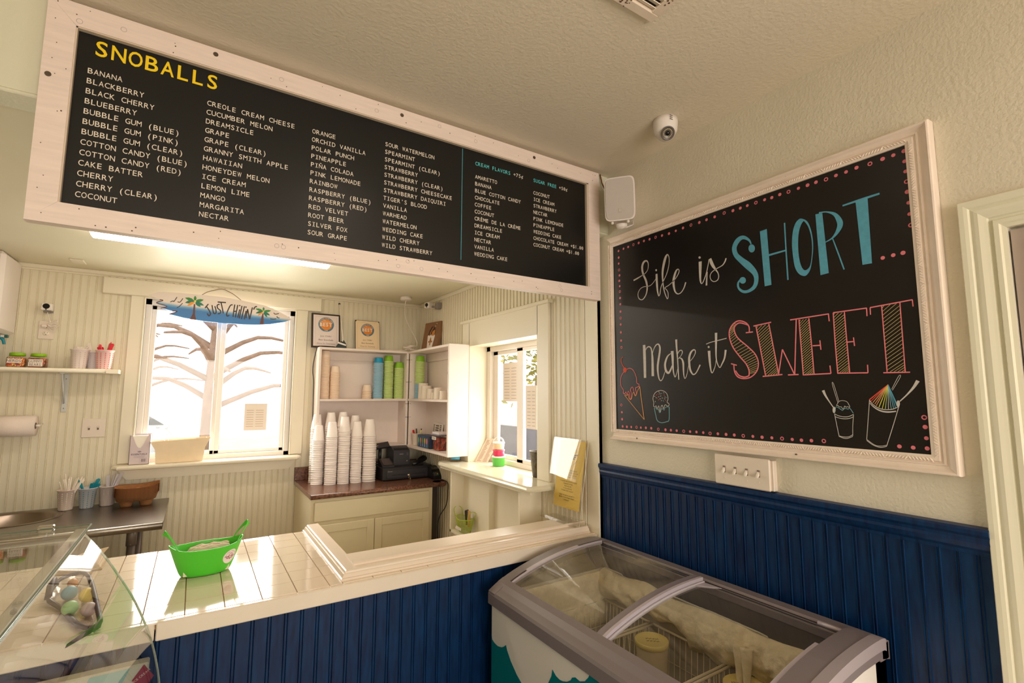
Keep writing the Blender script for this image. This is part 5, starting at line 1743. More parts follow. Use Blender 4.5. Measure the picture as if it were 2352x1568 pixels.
# two hanging frost fingers
for yy in (1.055, 1.03):
    b.tube(spline([(1.60, yy + 0.01, 0.76), (1.585, yy, 0.71), (1.575, yy - 0.005, 0.66), (1.58, yy - 0.01, 0.63)], 4), [0.022, 0.02, 0.019, 0.017, 0.016, 0.014, 0.013, 0.012, 0.011, 0.01, 0.009, 0.008, 0.006], 8)
fo = b.build('frost', frm, fz, recalc=False)
fo['kind'] = 'stuff'
MB().tube(spline([(1.645, FY1 - 0.1, 0.805), (1.645, 1.66, 0.806), (1.648, 1.64, 0.797), (1.645, 1.50, 0.796), (1.645, 1.48, 0.806), (1.645, 1.3, 0.805), (1.646, 1.02, 0.806), (1.648, 0.98, 0.796), (1.645, 0.86, 0.796), (1.646, 0.83, 0.806), (1.645, FY0 + 0.1, 0.806)], 3), 0.003, 5).build('shelf_wire', mat('frosty_wire', (210, 204, 190), 0.5), fz)
wire = mat('frosted_wire', (222, 210, 184), 0.6)


def wire_basket(y0, y1, label):
    o = thing('wire_basket', label, 'basket', (1.41, (y0 + y1) / 2, 0.35))
    x0, x1, zt, zb = 1.172, 1.636, 0.668, 0.36
    rim = [(x0, y0, zt), (x1, y0, zt), (x1, y1, zt), (x0, y1, zt)]
    b = MB()
    for i in range(4):
        b.tube([rim[i], rim[(i + 1) % 4]], 0.0048, 6)
    b.build('rim', wire, o)
    b = MB()
    N = 13
    for i in range(1, N):
        y = y0 + (y1 - y0) * i / N
        b.tube([(x0, y, zt), (x0 + 0.02, y, zb), (x1 - 0.02, y, zb), (x1, y, zt)], 0.0018, 4)
    N = 16
    for i in range(1, N):
        x = x0 + (x1 - x0) * i / N
        b.tube([(x, y0, zt), (x, y0 + 0.02, zb), (x, y1 - 0.02, zb), (x, y1, zt)], 0.0018, 4)
    for z in (0.56, 0.46):
        k = (zt - z) / (zt - zb) * 0.02
        b.tube([(x0 + k, y0 + k, z), (x1 - k, y0 + k, z), (x1 - k, y1 - k, z), (x0 + k, y1 - k, z)], 0.0022, 4, True)
    b.build('mesh', wire, o)
    return o


wire_basket(1.487, 1.762, 'frosted wire basket at the far end of the freezer beside the counter')
wire_basket(1.128, 1.47, 'frosted wire basket in the middle of the freezer holding the tub with yellow lid')
wire_basket(0.775, 1.112, 'frosted wire basket at the near end of the freezer holding the honeycomb tub')


def ice_tub(x, y, zt, label, r=0.062, h=0.155):
    o = thing('ice_cream_tub', label, 'tub', (x, y, zt - h))
    MB().lathe([(0, 0), (r * 0.86, 0), (r * 0.88, 0.004), (r * 0.98, h - 0.014), (r * 0.98, h - 0.01)], (x, y, zt - h), 28).build('pail', mat('tub_paper', (226, 210, 180), 0.6), o)
    l_ = MB().lathe([(r * 1.0, -0.02), (r * 1.03, -0.019), (r * 1.03, -0.002), (r * 0.98, 0.0), (r * 0.93, -0.003), (0, -0.003)], (x, y, zt), 28).build('lid', mat('tub_lid_cream', (236, 216, 140), 0.5), o)
    return o, l_


UD, VD = Vector((0.75, -0.66, 0)), Vector((0.66, 0.75, 0))
o, l_ = ice_tub(1.545, 1.40, 0.66, 'ice cream tub with scribbled yellow lid in the frosted freezer basket')
b = MB()
for k in range(2):
    pts = []
    for i in range(22):
        t = i / 21
        p = Vector((1.545, 1.40, 0.6576)) + UD * (-0.024 + 0.05 * t + k * 0.003) + VD * (0.008 - 0.018 * k + 0.004 * math.sin(i * 2.3 + k) + 0.002 * math.sin(i * 5.1))
        pts.append((p.x, p.y, 0.0018 if i % 5 else 0.0006))
    ribbon(b, pts, lambda a, d: (a, d, 0.6578), (0, 0, 0), sub=2)
b.build('handwriting', black_ink, l_, recalc=False)
o, l_ = ice_tub(1.57, 1.03, 0.66, 'ice cream tub marked Honeycomb in the near freezer basket', 0.066)
b = MB()
text(b, 'Honeycomb', Vector((1.572, 1.03, 0.6578)) + VD * 0.006, UD, VD, 0.0105, align='c', bold=-0.004)
b.build('handwriting', black_ink, l_, recalc=False)
# ================================================================ shelf on the back wall and what stands on it
sh = thing('wall_shelf', 'cream wall shelf left of the kitchen window', 'shelf', (-1.8, 4.25, 1.727))
b = MB().box(-3.1, 4.165, 1.729, -0.5, 4.358, 1.7555, 0.002)
b.tube([(-3.1, 4.163, 1.7445), (-0.5, 4.163, 1.7445)], 0.0115, 10)
b.poly([(-0.502, 4.152, 1.729), (-0.441, 4.185, 1.729), (-0.441, 4.358, 1.729), (-0.502, 4.358, 1.729)], (0, 0, 0.0265))
b.build('board', trim_paint, sh)
br_m = mat('bracket_grey', (206, 208, 208), 0.35)
for x in (-0.727, -1.9):
    b = MB().box(x - 0.013, 4.349, 1.475, x + 0.013, 4.3585, 1.727, 0.002).box(x - 0.012, 4.2, 1.722, x + 0.012, 4.358, 1.7288, 0.001)
    b.tube([(x, 4.35, 1.53), (x, 4.215, 1.724)], 0.006, 6, flat=0.5)
    r_ = b.build('bracket', br_m, sh)
    MB().disc((x, 4.349, 1.498), (0, -1, 0), 0.0035, 0.001, 8).disc((x, 4.349, 1.692), (0, -1, 0), 0.0035, 0.001, 8).build('screw', screw_mat, r_)


def candy_mat(nm, cols, sc):
    m = D.materials.new(nm)
    n, l, bs = nodes(m)
    tc = n.new('ShaderNodeTexCoord')
    vo = n.new('ShaderNodeTexVoronoi')
    vo.inputs['Scale'].default_value = sc
    l.new(tc.outputs['Object'], vo.inputs['Vector'])
    sp_ = n.new('ShaderNodeSeparateColor')
    l.new(vo.outputs['Color'], sp_.inputs[0])
    rp = n.new('ShaderNodeValToRGB')
    rp.color_ramp.interpolation = 'CONSTANT'
    el = rp.color_ramp.elements
    el[0].color = rgb(*cols[0])
    el[1].position = 1 / len(cols)
    el[1].color = rgb(*cols[1])
    for i in range(2, len(cols)):
        e_ = el.new(i / len(cols))
        e_.color = rgb(*cols[i])
    l.new(sp_.outputs[0], rp.inputs[0])
    l.new(rp.outputs[0], bs.inputs['Base Color'])
    bp = n.new('ShaderNodeBump')
    bp.inputs['Strength'].default_value = 0.8
    bp.inputs['Distance'].default_value = 0.004
    bp.invert = True
    l.new(vo.outputs['Distance'], bp.inputs['Height'])
    l.new(bp.outputs[0], bs.inputs['Normal'])
    bs.inputs['Roughness'].default_value = 0.35
    return m


nerds = candy_mat('rainbow_candy', [(226, 96, 60), (240, 190, 60), (206, 60, 70), (250, 224, 150), (150, 80, 90), (236, 140, 50)], 170)
gummies = candy_mat('gummy_candy', [(120, 52, 30), (176, 70, 40), (90, 60, 30), (150, 90, 50), (196, 110, 60)], 95)
lime_lid = mat('lime_lid', (140, 196, 16), 0.3)
paper_white = mat('paper_white', (238, 226, 216), 0.7)
jar_glass = glass('jar_plastic', (0.98, 0.97, 0.96))
SZ = 1.7555


def candy_jar(x, y, words_, fill, label, flabel):
    o = thing('candy_jar', label, 'jar', (x, y, SZ))
    MB().lathe([(0.0, 0.001), (0.04, 0.001), (0.0445, 0.008), (0.0445, 0.055), (0.042, 0.062), (0.036, 0.068), (0.036, 0.074)], (x, y, SZ), 32, power=5).build('jar', jar_glass, o)
    MB().lathe([(0.0, 0.0905), (0.034, 0.0905), (0.0375, 0.088), (0.0375, 0.071), (0.033, 0.0705)], (x, y, SZ), 28).build('lid', lime_lid, o)
    h0 = 0.026 if len(words_) == 1 else 0.008
    l_ = MB().box(x - 0.036, y - 0.0458, SZ + h0, x + 0.03, y - 0.0452, SZ + 0.052).build('paper_label', paper_white, o)
    b = MB()
    for i, t in enumerate(words_):
        text(b, t, (x - 0.003, y - 0.0462, SZ + 0.032 - 0.021 * i), UX, VZ, 0.0155, align='c', widen=0.9 if len(words_) == 1 else 0.75)
    b.build('handwriting', mat('marker_brown', (96, 72, 60), 0.7), l_, recalc=False)
    c = MB().lathe([(0.0, 0.003), (0.039, 0.003), (0.0425, 0.009), (0.0425, 0.054), (0.0395, 0.06), (0.0, 0.061)], (x, y, SZ), 32, power=5)
    tag(c.build('candy', fill, origin=(x, y, SZ)), flabel, 'candy', kind='stuff')


candy_jar(-0.945, 4.225, ['NERDS'], nerds, 'square candy jar with green lid labelled NERDS', 'small multicoloured candies filling the NERDS jar')
candy_jar(-0.848, 4.225, ['GUMMY', 'BEARS'], gummies, 'square candy jar with green lid labelled GUMMY BEARS', 'brown gummy candies filling the GUMMY BEARS jar')

cup_plastic = mat('perforated_cup_white', (240, 226, 222), 0.4)


def utensil_cup(x, y, z, dot_col, label, r0=0.036, r1=0.0485, h=0.128, tint=None, nm='dots'):
    o = thing('utensil_cup', label, 'cup', (x, y, z))
    mt = mat('utensil_cup_' + nm, tint, 0.4) if tint else cup_plastic
    MB().lathe([(0.0, 0.002), (r0 * 0.98, 0.001), (r0, 0.004), (r1 - 0.0015, h - 0.006), (r1 + 0.003, h - 0.004), (r1 + 0.003, h), (r1 - 0.002, h), (r0 - 0.002, 0.006), (0, 0.005)], (x, y, z), 32).build('cup', mt, o)
    b = MB()
    for c_ in range(12):
        a = 2 * PI * c_ / 12 + 0.2
        for k in range(9):
            zz = 0.008 + k * 0.0122
            r = r0 + (r1 - r0) * zz / h
            d = Vector((math.cos(a), math.sin(a), -0.1))
            b.disc((x + r * math.cos(a), y + r * math.sin(a), z + zz), d, 0.0026 + 0.0004 * (k > 5), 0.0008, 8)
    b.build('perforation', mat('hole_' + nm, dot_col, 0.6), o)
    return o


def spoon_proto(nm, mt, flat_top=True, L=0.19, r=0.0045):
    b = MB()
    if nm == 'straw':
        b.tube([(0, 0, 0), (0, 0, L)], 0.0032, 8)
    else:
        b.poly([(-0.005, 0, 0), (0.005, 0, 0), (0.0085, 0, L - 0.02), (0.0095, 0, L - 0.008), (0.006, 0, L), (-0.006, 0, L), (-0.0095, 0, L - 0.008), (-0.0085, 0, L - 0.02)], (0, 0.003, 0))
    return b.build(nm, mt, origin=(0, 0, 0))


def fill_cup(proto, x, y, z, n, r0, r1, label, group, cat, L0=(0.9, 1.05), lean=None, seed=1):
    rr = random.Random(seed)
    for i in range(n):
        o = proto if (i == 0 and not proto.get('used')) else proto.copy()
        if o is not proto:
            COL.objects.link(o)
        proto['used'] = 1
        a = rr.uniform(0, 2 * PI)
        q0, q1 = r0 * rr.uniform(0.2, 0.9), r1 * rr.uniform(0.5, 1.0)
        p0 = Vector((x - q0 * math.cos(a), y - q0 * math.sin(a), z + 0.007))
        p1 = Vector((x + q1 * math.cos(a), y + q1 * math.sin(a), z + 0.12))
        if lean:
            p1 += Vector(lean) * rr.uniform(0.3, 1.0)
        d = (p1 - p0).normalized()
        o.location = p0
        o.rotation_euler = (d.to_track_quat('Z', 'Y') @ Matrix.Rotation(rr.uniform(-0.9, 0.9), 3, 'Z').to_quaternion()).to_euler()
        s_ = rr.uniform(*L0)
        o.scale = (1, 1, s_)
        tag(o, label, cat, group)


red_m, teal_m = mat('red_plastic', (218, 30, 52), 0.35), mat('teal_plastic', (0, 138, 160), 0.35)
white_stick = mat('white_plastic_stick', (240, 228, 216), 0.45)
red_spoon = spoon_proto('spoon', red_m, L=0.165)
teal_spoon = spoon_proto('spoon', teal_m, L=0.165)
white_spoon = spoon_proto('spoon', white_stick, L=0.165)
straw = spoon_proto('straw', white_stick, L=0.2)
utensil_cup(-0.655, 4.245, SZ, (206, 186, 182), 'pale perforated cup of white spoons on the wall shelf, left of the red one', nm='pale')
fill_cup(white_spoon, -0.655, 4.245, SZ, 9, 0.024, 0.033, 'white plastic spoon in the left perforated cup on the wall shelf', 'white spoons on the shelf', 'spoon', (0.82, 0.95), seed=3)
utensil_cup(-0.59, 4.30, SZ, (206, 190, 190), 'pale perforated cup half hidden behind the red dotted cup on shelf', r0=0.032, r1=0.041, h=0.118, tint=(226, 218, 224), nm='hidden')
fill_cup(white_spoon, -0.59, 4.30, SZ, 2, 0.02, 0.025, 'white spoon in the cup behind the red dotted cup', 'white spoons behind the red cup', 'spoon', (0.98, 1.1), seed=5)
utensil_cup(-0.525, 4.225, SZ, (214, 24, 60), 'perforated cup with red dots holding red spoons on the wall shelf', r0=0.037, r1=0.05, tint=(244, 206, 204), nm='red')
fill_cup(red_spoon, -0.525, 4.225, SZ, 9, 0.025, 0.034, 'red plastic spoon in the red dotted cup on the wall shelf', 'red spoons on the shelf', 'spoon', (0.92, 1.12), seed=12)
# spray bottle whose head shows at the frame edge
sb_ = thing('spray_bottle', 'teal spray bottle at the left end of the wall shelf', 'bottle', (-1.075, 4.23, SZ))
MB().lathe([(0, 0.001), (0.04, 0.001), (0.044, 0.01), (0.042, 0.08), (0.016, 0.14), (0.014, 0.165)], (-1.075, 4.23, SZ), 24).build('bottle', mat('spray_blue', (60, 96, 128), 0.3), sb_)
b = MB().box(-1.10, 4.21, SZ + 0.165, -1.03, 4.25, SZ + 0.20, 0.01).tube(spline([(-1.04, 4.23, SZ + 0.19), (-1.02, 4.23, SZ + 0.17), (-1.012, 4.23, SZ + 0.142)], 4), 0.008, 8)
b.build('trigger', teal_m, sb_)
MB().box(-1.03, 4.22, SZ + 0.185, -1.012, 4.24, SZ + 0.197).build('spout', white_paint, sb_)
MB().box(-1.013, 4.217, SZ + 0.182, -0.998, 4.243, SZ + 0.2, 0.002).build('nozzle', mat('nozzle_green', (28, 84, 84), 0.4), sb_)

# ================================================================ things on the back wall
cw = thing('wall_camera', 'small square white camera with black lens above the outlet', 'camera', (-0.85, 4.36, 2.11))
MB().box(-0.875, 4.285, 2.134, -0.822, 4.335, 2.18, 0.004).build('body', wc, cw)
MB().disc((-0.85, 4.285, 2.16), (0, -1, 0), 0.0175, 0.002, 24).build('lens', mat('camera_lens', (16, 14, 16), 0.08), cw)
MB().disc((-0.85, 4.285, 2.139), (0, -1, 0), 0.0038, 0.0015, 10).build('sensor', black_plastic, cw)
MB().box(-0.872, 4.335, 2.125, -0.826, 4.3595, 2.172, 0.002).box(-0.862, 4.30, 2.122, -0.838, 4.355, 2.128, 0.001).build('mount', mat('mount_grey', (146, 138, 132), 0.4), cw)
ol = thing('wall_outlet', 'ivory electrical outlet below the wall camera', 'outlet', (-0.85, 4.36, 2.01))
MB().box(-0.8905, 4.3525, 1.9495, -0.8105, 4.3605, 2.0715, 0.003).build('plate', plate_white, ol)
for z in (1.988, 2.033):
    b = MB().lathe([(0.0, -0.0095), (0.0165, -0.0095), (0.0175, -0.006)], (-0.851, 4.36, z), 24, 1.0, 0.92, axis='y')
    s_ = b.build('socket', mat('socket_white', (240, 226, 210), 0.35), ol)
    b = MB().box(-0.858, 4.3498, z + 0.001, -0.8565, 4.3506, z + 0.009).box(-0.8455, 4.3498, z + 0.001, -0.844, 4.3506, z + 0.008)
    b.disc((-0.851, 4.3506, z - 0.007), (0, -1, 0), 0.0025, 0.0008, 8)
    b.build('slot', black_ink, s_)
cord_m = mat('white_cord', (236, 224, 212), 0.4)
cd = thing('charger_cord', 'white charger plug with bundled cord hanging from the wall camera', 'cord', (-0.85, 4.345, 2.03))
b = MB().tube(spline([(-0.846, 4.31, 2.125), (-0.843, 4.325, 2.1), (-0.836, 4.335, 2.075), (-0.834, 4.335, 2.055)], 4), 0.0028, 6)
for k in range(5):
    a = 0.5 + k * 0.28
    pts = [(-0.842 + 0.0, 4.335 - 0.002 * k, 2.045)]
    for t in range(1, 9):
        q_ = 2 * PI * t / 9
        rx = 0.024 + 0.004 * math.sin(k * 2.2)
        px, pz = rx * (1 - math.cos(q_)), 0.011 * math.sin(q_)
        ang = (-0.9, 0.75, -0.35, 0.35, 0.05)[k]
        pts.append((-0.838 + px * math.cos(ang) - pz * math.sin(ang), 4.337 - 0.003 * k, 2.04 + px * math.sin(ang) + pz * math.cos(ang)))
    b.tube(spline(pts, 3, True), 0.0026, 6, True)
b.build('cable', cord_m, cd)
MB().box(-0.877, 4.326, 2.024, -0.846, 4.349, 2.046, 0.007).build('plug', cord_m, cd)
s2 = thing('switch_plate', 'ivory two-toggle light switch plate beside the kitchen window', 'light switch', (-0.565, 4.36, 1.30))
MB().box(-0.627, 4.353, 1.302, -0.502, 4.3605, 1.427, 0.003).build('plate', plate_white, s2)
for x in (-0.588, -0.541):
    MB().box(x - 0.005, 4.3515, 1.352, x + 0.005, 4.353, 1.377).build('toggle_slot', mat('toggle_shadow', (128, 112, 98), 0.6), s2)
    MB().box(x - 0.0042, 4.340, 1.366, x + 0.0042, 4.353, 1.376, 0.002).build('toggle', pe, s2)
    MB().disc((x, 4.353, 1.335), (0, -1, 0), 0.003, 0.001, 8).disc((x, 4.353, 1.394), (0, -1, 0), 0.003, 0.001, 8).build('screw', plate_white, s2)
pt = thing('paper_towel', 'white paper towel roll mounted on the back wall under the shelf', 'paper towel', (-1.0, 4.29, 1.40))
b = MB().lathe([(0.02, -0.003), (0.064, 0.0), (0.064, -0.28), (0.02, -0.282)], (-0.838, 4.285, 1.392), 36, axis='x')
b.build('roll', mat('towel_paper', (238, 222, 212), 0.9, bump=0.3, bscale=120), pt)
MB().lathe([(0.0, 0.0), (0.02, -0.001), (0.02, -0.01), (0.0, -0.012)], (-0.838, 4.285, 1.392), 20, axis='x').build('core', mat('towel_core', (96, 80, 70), 0.8), pt)
b = MB().tube([(-0.822, 4.285, 1.392), (-0.845, 4.285, 1.392)], 0.008, 8).tube([(-0.822, 4.285, 1.392), (-0.82, 4.35, 1.40)], 0.004, 6).box(-1.12, 4.345, 1.385, -1.112, 4.36, 1.405)
b.tube([(-1.126, 4.285, 1.392), (-1.12, 4.35, 1.40)], 0.004, 6)
b.build('holder', white_paint, pt)
tag(MB().box(-1.32, 4.02, 1.96, -0.998, 4.358, 2.44, 0.02).build('wall_cabinet', white_paint, origin=(-1.16, 4.2, 1.96)), 'white cabinet high on the back wall at the frame edge', 'cabinet')

# surfboard sign
sf = thing('surfboard_sign', 'surfboard shaped wooden sign reading Just Chillin hung above the kitchen window', 'sign', (0.12, 4.28, 2.26))
SK = {'board': (226, 212, 202), 'k': (46, 34, 32), 't': (92, 50, 44), 'g1': (44, 130, 44), 'g2': (10, 116, 92), 'og': (232, 150, 40), 'yl': (226, 214, 110), 's': (118, 84, 54)}
bm_ = D.materials.new('surfboard_paint')
n, l, bs = nodes(bm_)
tc = n.new('ShaderNodeTexCoord')
sx = n.new('ShaderNodeSeparateXYZ')
l.new(tc.outputs['Object'], sx.inputs[0])
ma = n.new('ShaderNodeMath')
ma.operation = 'MULTIPLY_ADD'
ma.inputs[1].default_value = 0.062
l.new(sx.outputs[0], ma.inputs[0])
l.new(sx.outputs[2], ma.inputs[2])
nz = n.new('ShaderNodeTexNoise')
nz.inputs['Scale'].default_value = 9
l.new(tc.outputs['Object'], nz.inputs['Vector'])
m2 = n.new('ShaderNodeMath')
m2.operation = 'MULTIPLY_ADD'
m2.inputs[1].default_value = 0.012
l.new(nz.outputs['Fac'], m2.inputs[0])
l.new(ma.outputs[0], m2.inputs[2])
mr = n.new('ShaderNodeMapRange')
mr.inputs[1].default_value = -0.16
mr.inputs[2].default_value = 0.10
l.new(m2.outputs[0], mr.inputs[0])
rp = n.new('ShaderNodeValToRGB')
el = rp.color_ramp.elements
el[0].position, el[0].color = 0.0, rgb(70, 150, 206)
el[1].position, el[1].color = 0.53, rgb(226, 212, 202)
for ps_, c_ in ((0.16, (24, 116, 186)), (0.40, (18, 108, 178)), (0.46, (96, 156, 196))):
    e_ = el.new(ps_)
    e_.color = rgb(*c_)
l.new(mr.outputs[0], rp.inputs[0])
l.new(rp.outputs[0], bs.inputs['Base Color'])
bs.inputs['Roughness'].default_value = 0.35


def on_sf(u, v):
    return (u, 4.282, v)


rows_ = SURF.strip().splitlines()
q = [int(x) / 10000 for x in rows_[0].split()[2:]]
pts = [(q[i], 4.282, q[i + 1]) for i in range(0, len(q), 2)]
bo = MB().poly(pts, (0, 0.012, 0)).build('board', bm_, sf)
edge_rows, rope = [], []
for r_ in rows_[1:]:
    (rope if r_.split()[1] == 's' else edge_rows).append(r_)
SKK = list(SK)
SM_ = [mat('surf_' + k_, SK[k_], 0.5) for k_ in SKK]
for nm, m_ in paint('\n'.join(edge_rows), on_sf, (0, -0.0012, 0), SKK, SM_):
    m_.build('painting', SM_, sf, recalc=False)
q = [int(x) / 10000 for x in rope[0].split()[2:]]
MB().tube(spline([(q[i], 4.287 + (0.03 if 3 < i < 15 else 0), q[i + 1]) for i in range(0, len(q), 3)], 4), 0.0022, 6).build('hanging_cord', SM_[SKK.index('s')], sf)
MB().tube([(0.122, 4.315, 2.40), (0.122, 4.331, 2.404)], 0.003, 6).build('hook', white_paint, sf)

# ================================================================ window sill
es = thing('glove_box', 'pale box lettered ESSENTIALS standing on the kitchen window sill', 'box', (-0.3, 4.31, 1.1125))
bxm = mat('essentials_card', (212, 196, 200), 0.6)
x0, x1, z0, z1 = -0.356, -0.243, 1.1125, 1.312
yf = 4.285
half = [(x0, z0), (x1, z0), (x1, z1)]
notch = [(x1 - 0.012, z1), (x1 - 0.032, z1 - 0.055), (x1 - 0.043, z1 - 0.078), (x1 - 0.052, z1 - 0.088), (x1 - 0.063, z1 - 0.088), (x1 - 0.072, z1 - 0.078), (x0 + 0.030, z1 - 0.055), (x0 + 0.012, z1 - 0.001), (x0, z1 - 0.002)]
b = MB().poly([(x, yf, z) for x, z in half + notch], (0, 0.002, 0))
b.box(x0, yf, z0, x0 + 0.002, 4.35, z1).box(x1 - 0.002, yf, z0, x1, 4.35, z1).box(x0, 4.348, z0, x1, 4.35, z1 + 0.006).box(x0, yf, z0, x1, 4.35, z0 + 0.002)
b.build('carton', bxm, es)
b = MB()
text(b, 'ESSENTIALS', ((x0 + x1) / 2, yf - 0.0004, z0 + 0.064), UX, VZ, 0.0105, align='c', bold=0.022, widen=1.0)
text(b, '7-13 inch Clear Bottle', ((x0 + x1) / 2, yf - 0.0004, z0 + 0.054), UX, VZ, 0.0045, align='c')
text(b, 'Unwrapped Straws', ((x0 + x1) / 2, yf - 0.0004, z0 + 0.046), UX, VZ, 0.0045, align='c')
b.build('lettering', mat('essentials_ink', (62, 52, 92), 0.6), es, recalc=False)
b = MB()
for k in range(5):
    w_ = (0.004, 0.009, 0.012, 0.009, 0.004)[k]
    b.box((x0 + x1) / 2 - w_, yf - 0.0006, z0 + 0.081 + k * 0.0024, (x0 + x1) / 2 + w_, yf, z0 + 0.0824 + k * 0.0024)
for k in range(14):
    xx = x0 + 0.068 + k * 0.002
    b.box(xx, yf - 0.0006, z0 + 0.017, xx + random.choice([0.0006, 0.0011]), yf, z0 + 0.037)
ribbon(b, [(x0 + 0.06, z0 + 0.012, 0.0008), (x0 + 0.1, z0 + 0.012, 0.0008), (x0 + 0.1, z0 + 0.041, 0.0008), (x0 + 0.06, z0 + 0.041, 0.0008), (x0 + 0.06, z0 + 0.012, 0.0008)], lambda a, d: (a, yf - 0.0004, d), (0, 0, 0), sub=1)
b.build('barcode', mat('barcode_ink', (110, 96, 108), 0.6), es, recalc=False)
MB().box(x0 + 0.006, yf + 0.006, z0 + 0.01, x1 - 0.006, 4.344, z1 - 0.006).build('contents', mat('paper_liner', (250, 244, 232), 0.7), es)
cream_paper = mat('cream_paper', (240, 218, 186), 0.8, noise=0.04, nscale=20)
for k in range(5):
    xa = -0.205 + k * 0.021
    xb = -0.02 + k * 0.023
    za = 1.1125 + 0.0006
    yy0, yy1 = 4.268 + 0.0012 * k, 4.345
    topz = 1.262 + (0.006 if k in (0, 3) else 0) + 0.004 * (k == 4) + 0.002 * k
    fl = 0.037 if k in (0,) else 0.022
    fr_ = 0.042
    lo = [(xa, yy0 + 0.008, za), (xb, yy0 + 0.008, za), (xb, yy1 - 0.008, za), (xa, yy1 - 0.008, za)]
    mid = [(xa - 0.008, yy0, za + 0.095), (xb + 0.012, yy0, za + 0.095), (xb + 0.012, yy1, za + 0.095), (xa - 0.008, yy1, za + 0.095)]
    hi = [(xa - fl, yy0 - 0.006, topz - 0.006), (xb + fr_, yy0 - 0.006, topz + 0.006), (xb + fr_, yy1 + 0.004, topz + 0.006), (xa - fl, yy1 + 0.004, topz - 0.006)]
    vs = lo + mid + hi
    fs = [(0, 1, 2, 3)] + [(r_ * 4 + i, r_ * 4 + (i + 1) % 4, (r_ + 1) * 4 + (i + 1) % 4, (r_ + 1) * 4 + i) for r_ in range(2) for i in range(4)]
    o = MB().add(vs, fs).build('paper_food_tray', cream_paper, origin=(-0.07, 4.31, 1.1125))
    md = o.modifiers.new('thickness', 'SOLIDIFY')
    md.thickness = 0.001
    tag(o, 'cream paper food tray nested in the row on the kitchen window sill', 'food tray', 'paper food trays on the window sill')

# ================================================================ steel table with round sink
tb2 = thing('steel_table', 'stainless steel work table under the wall shelf', 'table', (-1.0, 3.95, 0))
TX1, TY0, TZ = -0.112, 3.585, 0.858
scx, scy, sr = -0.86, 4.09, 0.215
b = MB()
N = 48
outer, inner = [], []
for i in range(N):
    a = 2 * PI * i / N
    ca, sa = math.cos(a), math.sin(a)
    t = 1e9
    for lim, cmp_ in ((TX1 - scx, ca), (-1.9 - scx, ca), (4.352 - scy, sa), (TY0 - scy, sa)):
        if abs(cmp_) > 1e-6 and lim / cmp_ > 0:
            t = min(t, lim / cmp_)
    outer.append((scx + ca * t, scy + sa * t, TZ))
    inner.append((scx + ca * sr, scy + sa * sr, TZ))
cor = [(TX1, TY0), (TX1, 4.352), (-1.9, 4.352), (-1.9, TY0)]
for cx_, cy_ in cor:
    j = min(range(N), key=lambda i: (outer[i][0] - cx_) ** 2 + (outer[i][1] - cy_) ** 2)
    outer[j] = (cx_, cy_, TZ)
b.add(outer + inner, [(i, (i + 1) % N, N + (i + 1) % N, N + i) for i in range(N)])
b.box(-1.9, TY0, TZ - 0.03, TX1, TY0 + 0.004, TZ - 0.0005).box(TX1 - 0.004, TY0, TZ - 0.03, TX1, 4.352, TZ - 0.0005)
b.build('table_top', steel, tb2, recalc=False)
MB().tube([(-1.9, TY0 - 0.004, TZ - 0.022), (TX1 - 0.002, TY0 - 0.004, TZ - 0.022)], 0.0215, 16).build('rolled_edge', steel, tb2)
leg_m = mat('table_leg_grey', (118, 108, 104), 0.4, 0.6)
for x, y in ((-0.262, 3.70), (-0.262, 4.25), (-1.7, 3.70), (-1.7, 4.25)):
    b = MB().cyl((x, y, 0.0), (x, y, TZ - 0.03), 0.0205, n=20)
    if y < 4:
        b.cyl((x, y, TZ - 0.14), (x, y, TZ - 0.03), 0.026, n=20)
        b.disc((x, y - 0.026, TZ - 0.13), (0, -1, 0), 0.003, 0.001, 8)
    b.build('leg', leg_m, tb2)
MB().box(-1.75, 3.68, 0.24, -0.24, 4.28, 0.255, 0.003).build('lower_shelf', steel, tb2)
sk = thing('sink_basin', 'round stainless sink basin let into the steel table', 'sink', (scx, scy, 0.73))
MB().lathe([(sr + 0.004, 0.1295), (sr - 0.006, 0.1335), (sr - 0.018, 0.131), (sr - 0.028, 0.124), (sr - 0.04, 0.06), (sr - 0.07, 0.015), (0.03, 0.0), (0.0, 0.0)], (scx, scy, 0.73), 48).build('bowl', mat('sink_steel', (150, 136, 126), 0.28, 1.0), sk)
MB().lathe([(0.0, 0.004), (0.022, 0.004), (0.03, 0.0005)], (scx, scy, 0.73), 20).build('drain', chrome, sk)
b = MB()
for a in (0.35, 0.5):
    b.disc((scx + 0.235 * math.cos(a), scy + 0.235 * math.sin(a), TZ + 0.0006), (0, 0, 1), 0.006, 0.0008, 10)
b.build('mounting_screw', screw_mat, sk)
# cups and trays on the table
utensil_cup(-0.653, 4.25, TZ, (246, 234, 222), 'ivory perforated cup of white straws on the steel table', tint=(236, 214, 200), nm='ivory')
fill_cup(straw, -0.653, 4.25, TZ, 20, 0.026, 0.036, 'white straw in the ivory perforated cup on the steel table', 'white straws on the table', 'straw', (0.85, 1.12), (0.035, 0, 0), seed=7)
utensil_cup(-0.551, 4.255, TZ, (0, 138, 158), 'perforated cup with teal dots holding teal spoons on the table', tint=(206, 206, 214), nm='teal')
fill_cup(teal_spoon, -0.551, 4.255, TZ, 9, 0.026, 0.036, 'teal plastic spoon in the teal dotted cup on the table', 'teal spoons on the table', 'spoon', (0.88, 1.15), (0.012, 0, 0), seed=21)
utensil_cup(-0.452, 4.28, TZ, (206, 190, 186), 'pale perforated cup of wrapped forks between teal cup and brown trays', tint=(228, 212, 206), nm='grey')
wrap = MB().poly([(-0.010, 0, 0), (0.010, 0, 0), (0.014, 0, 0.19), (-0.010, 0, 0.2)], (0, 0.004, 0)).build('wrapped_fork', mat('fork_film', (226, 222, 232), 0.2), origin=(0, 0, 0))
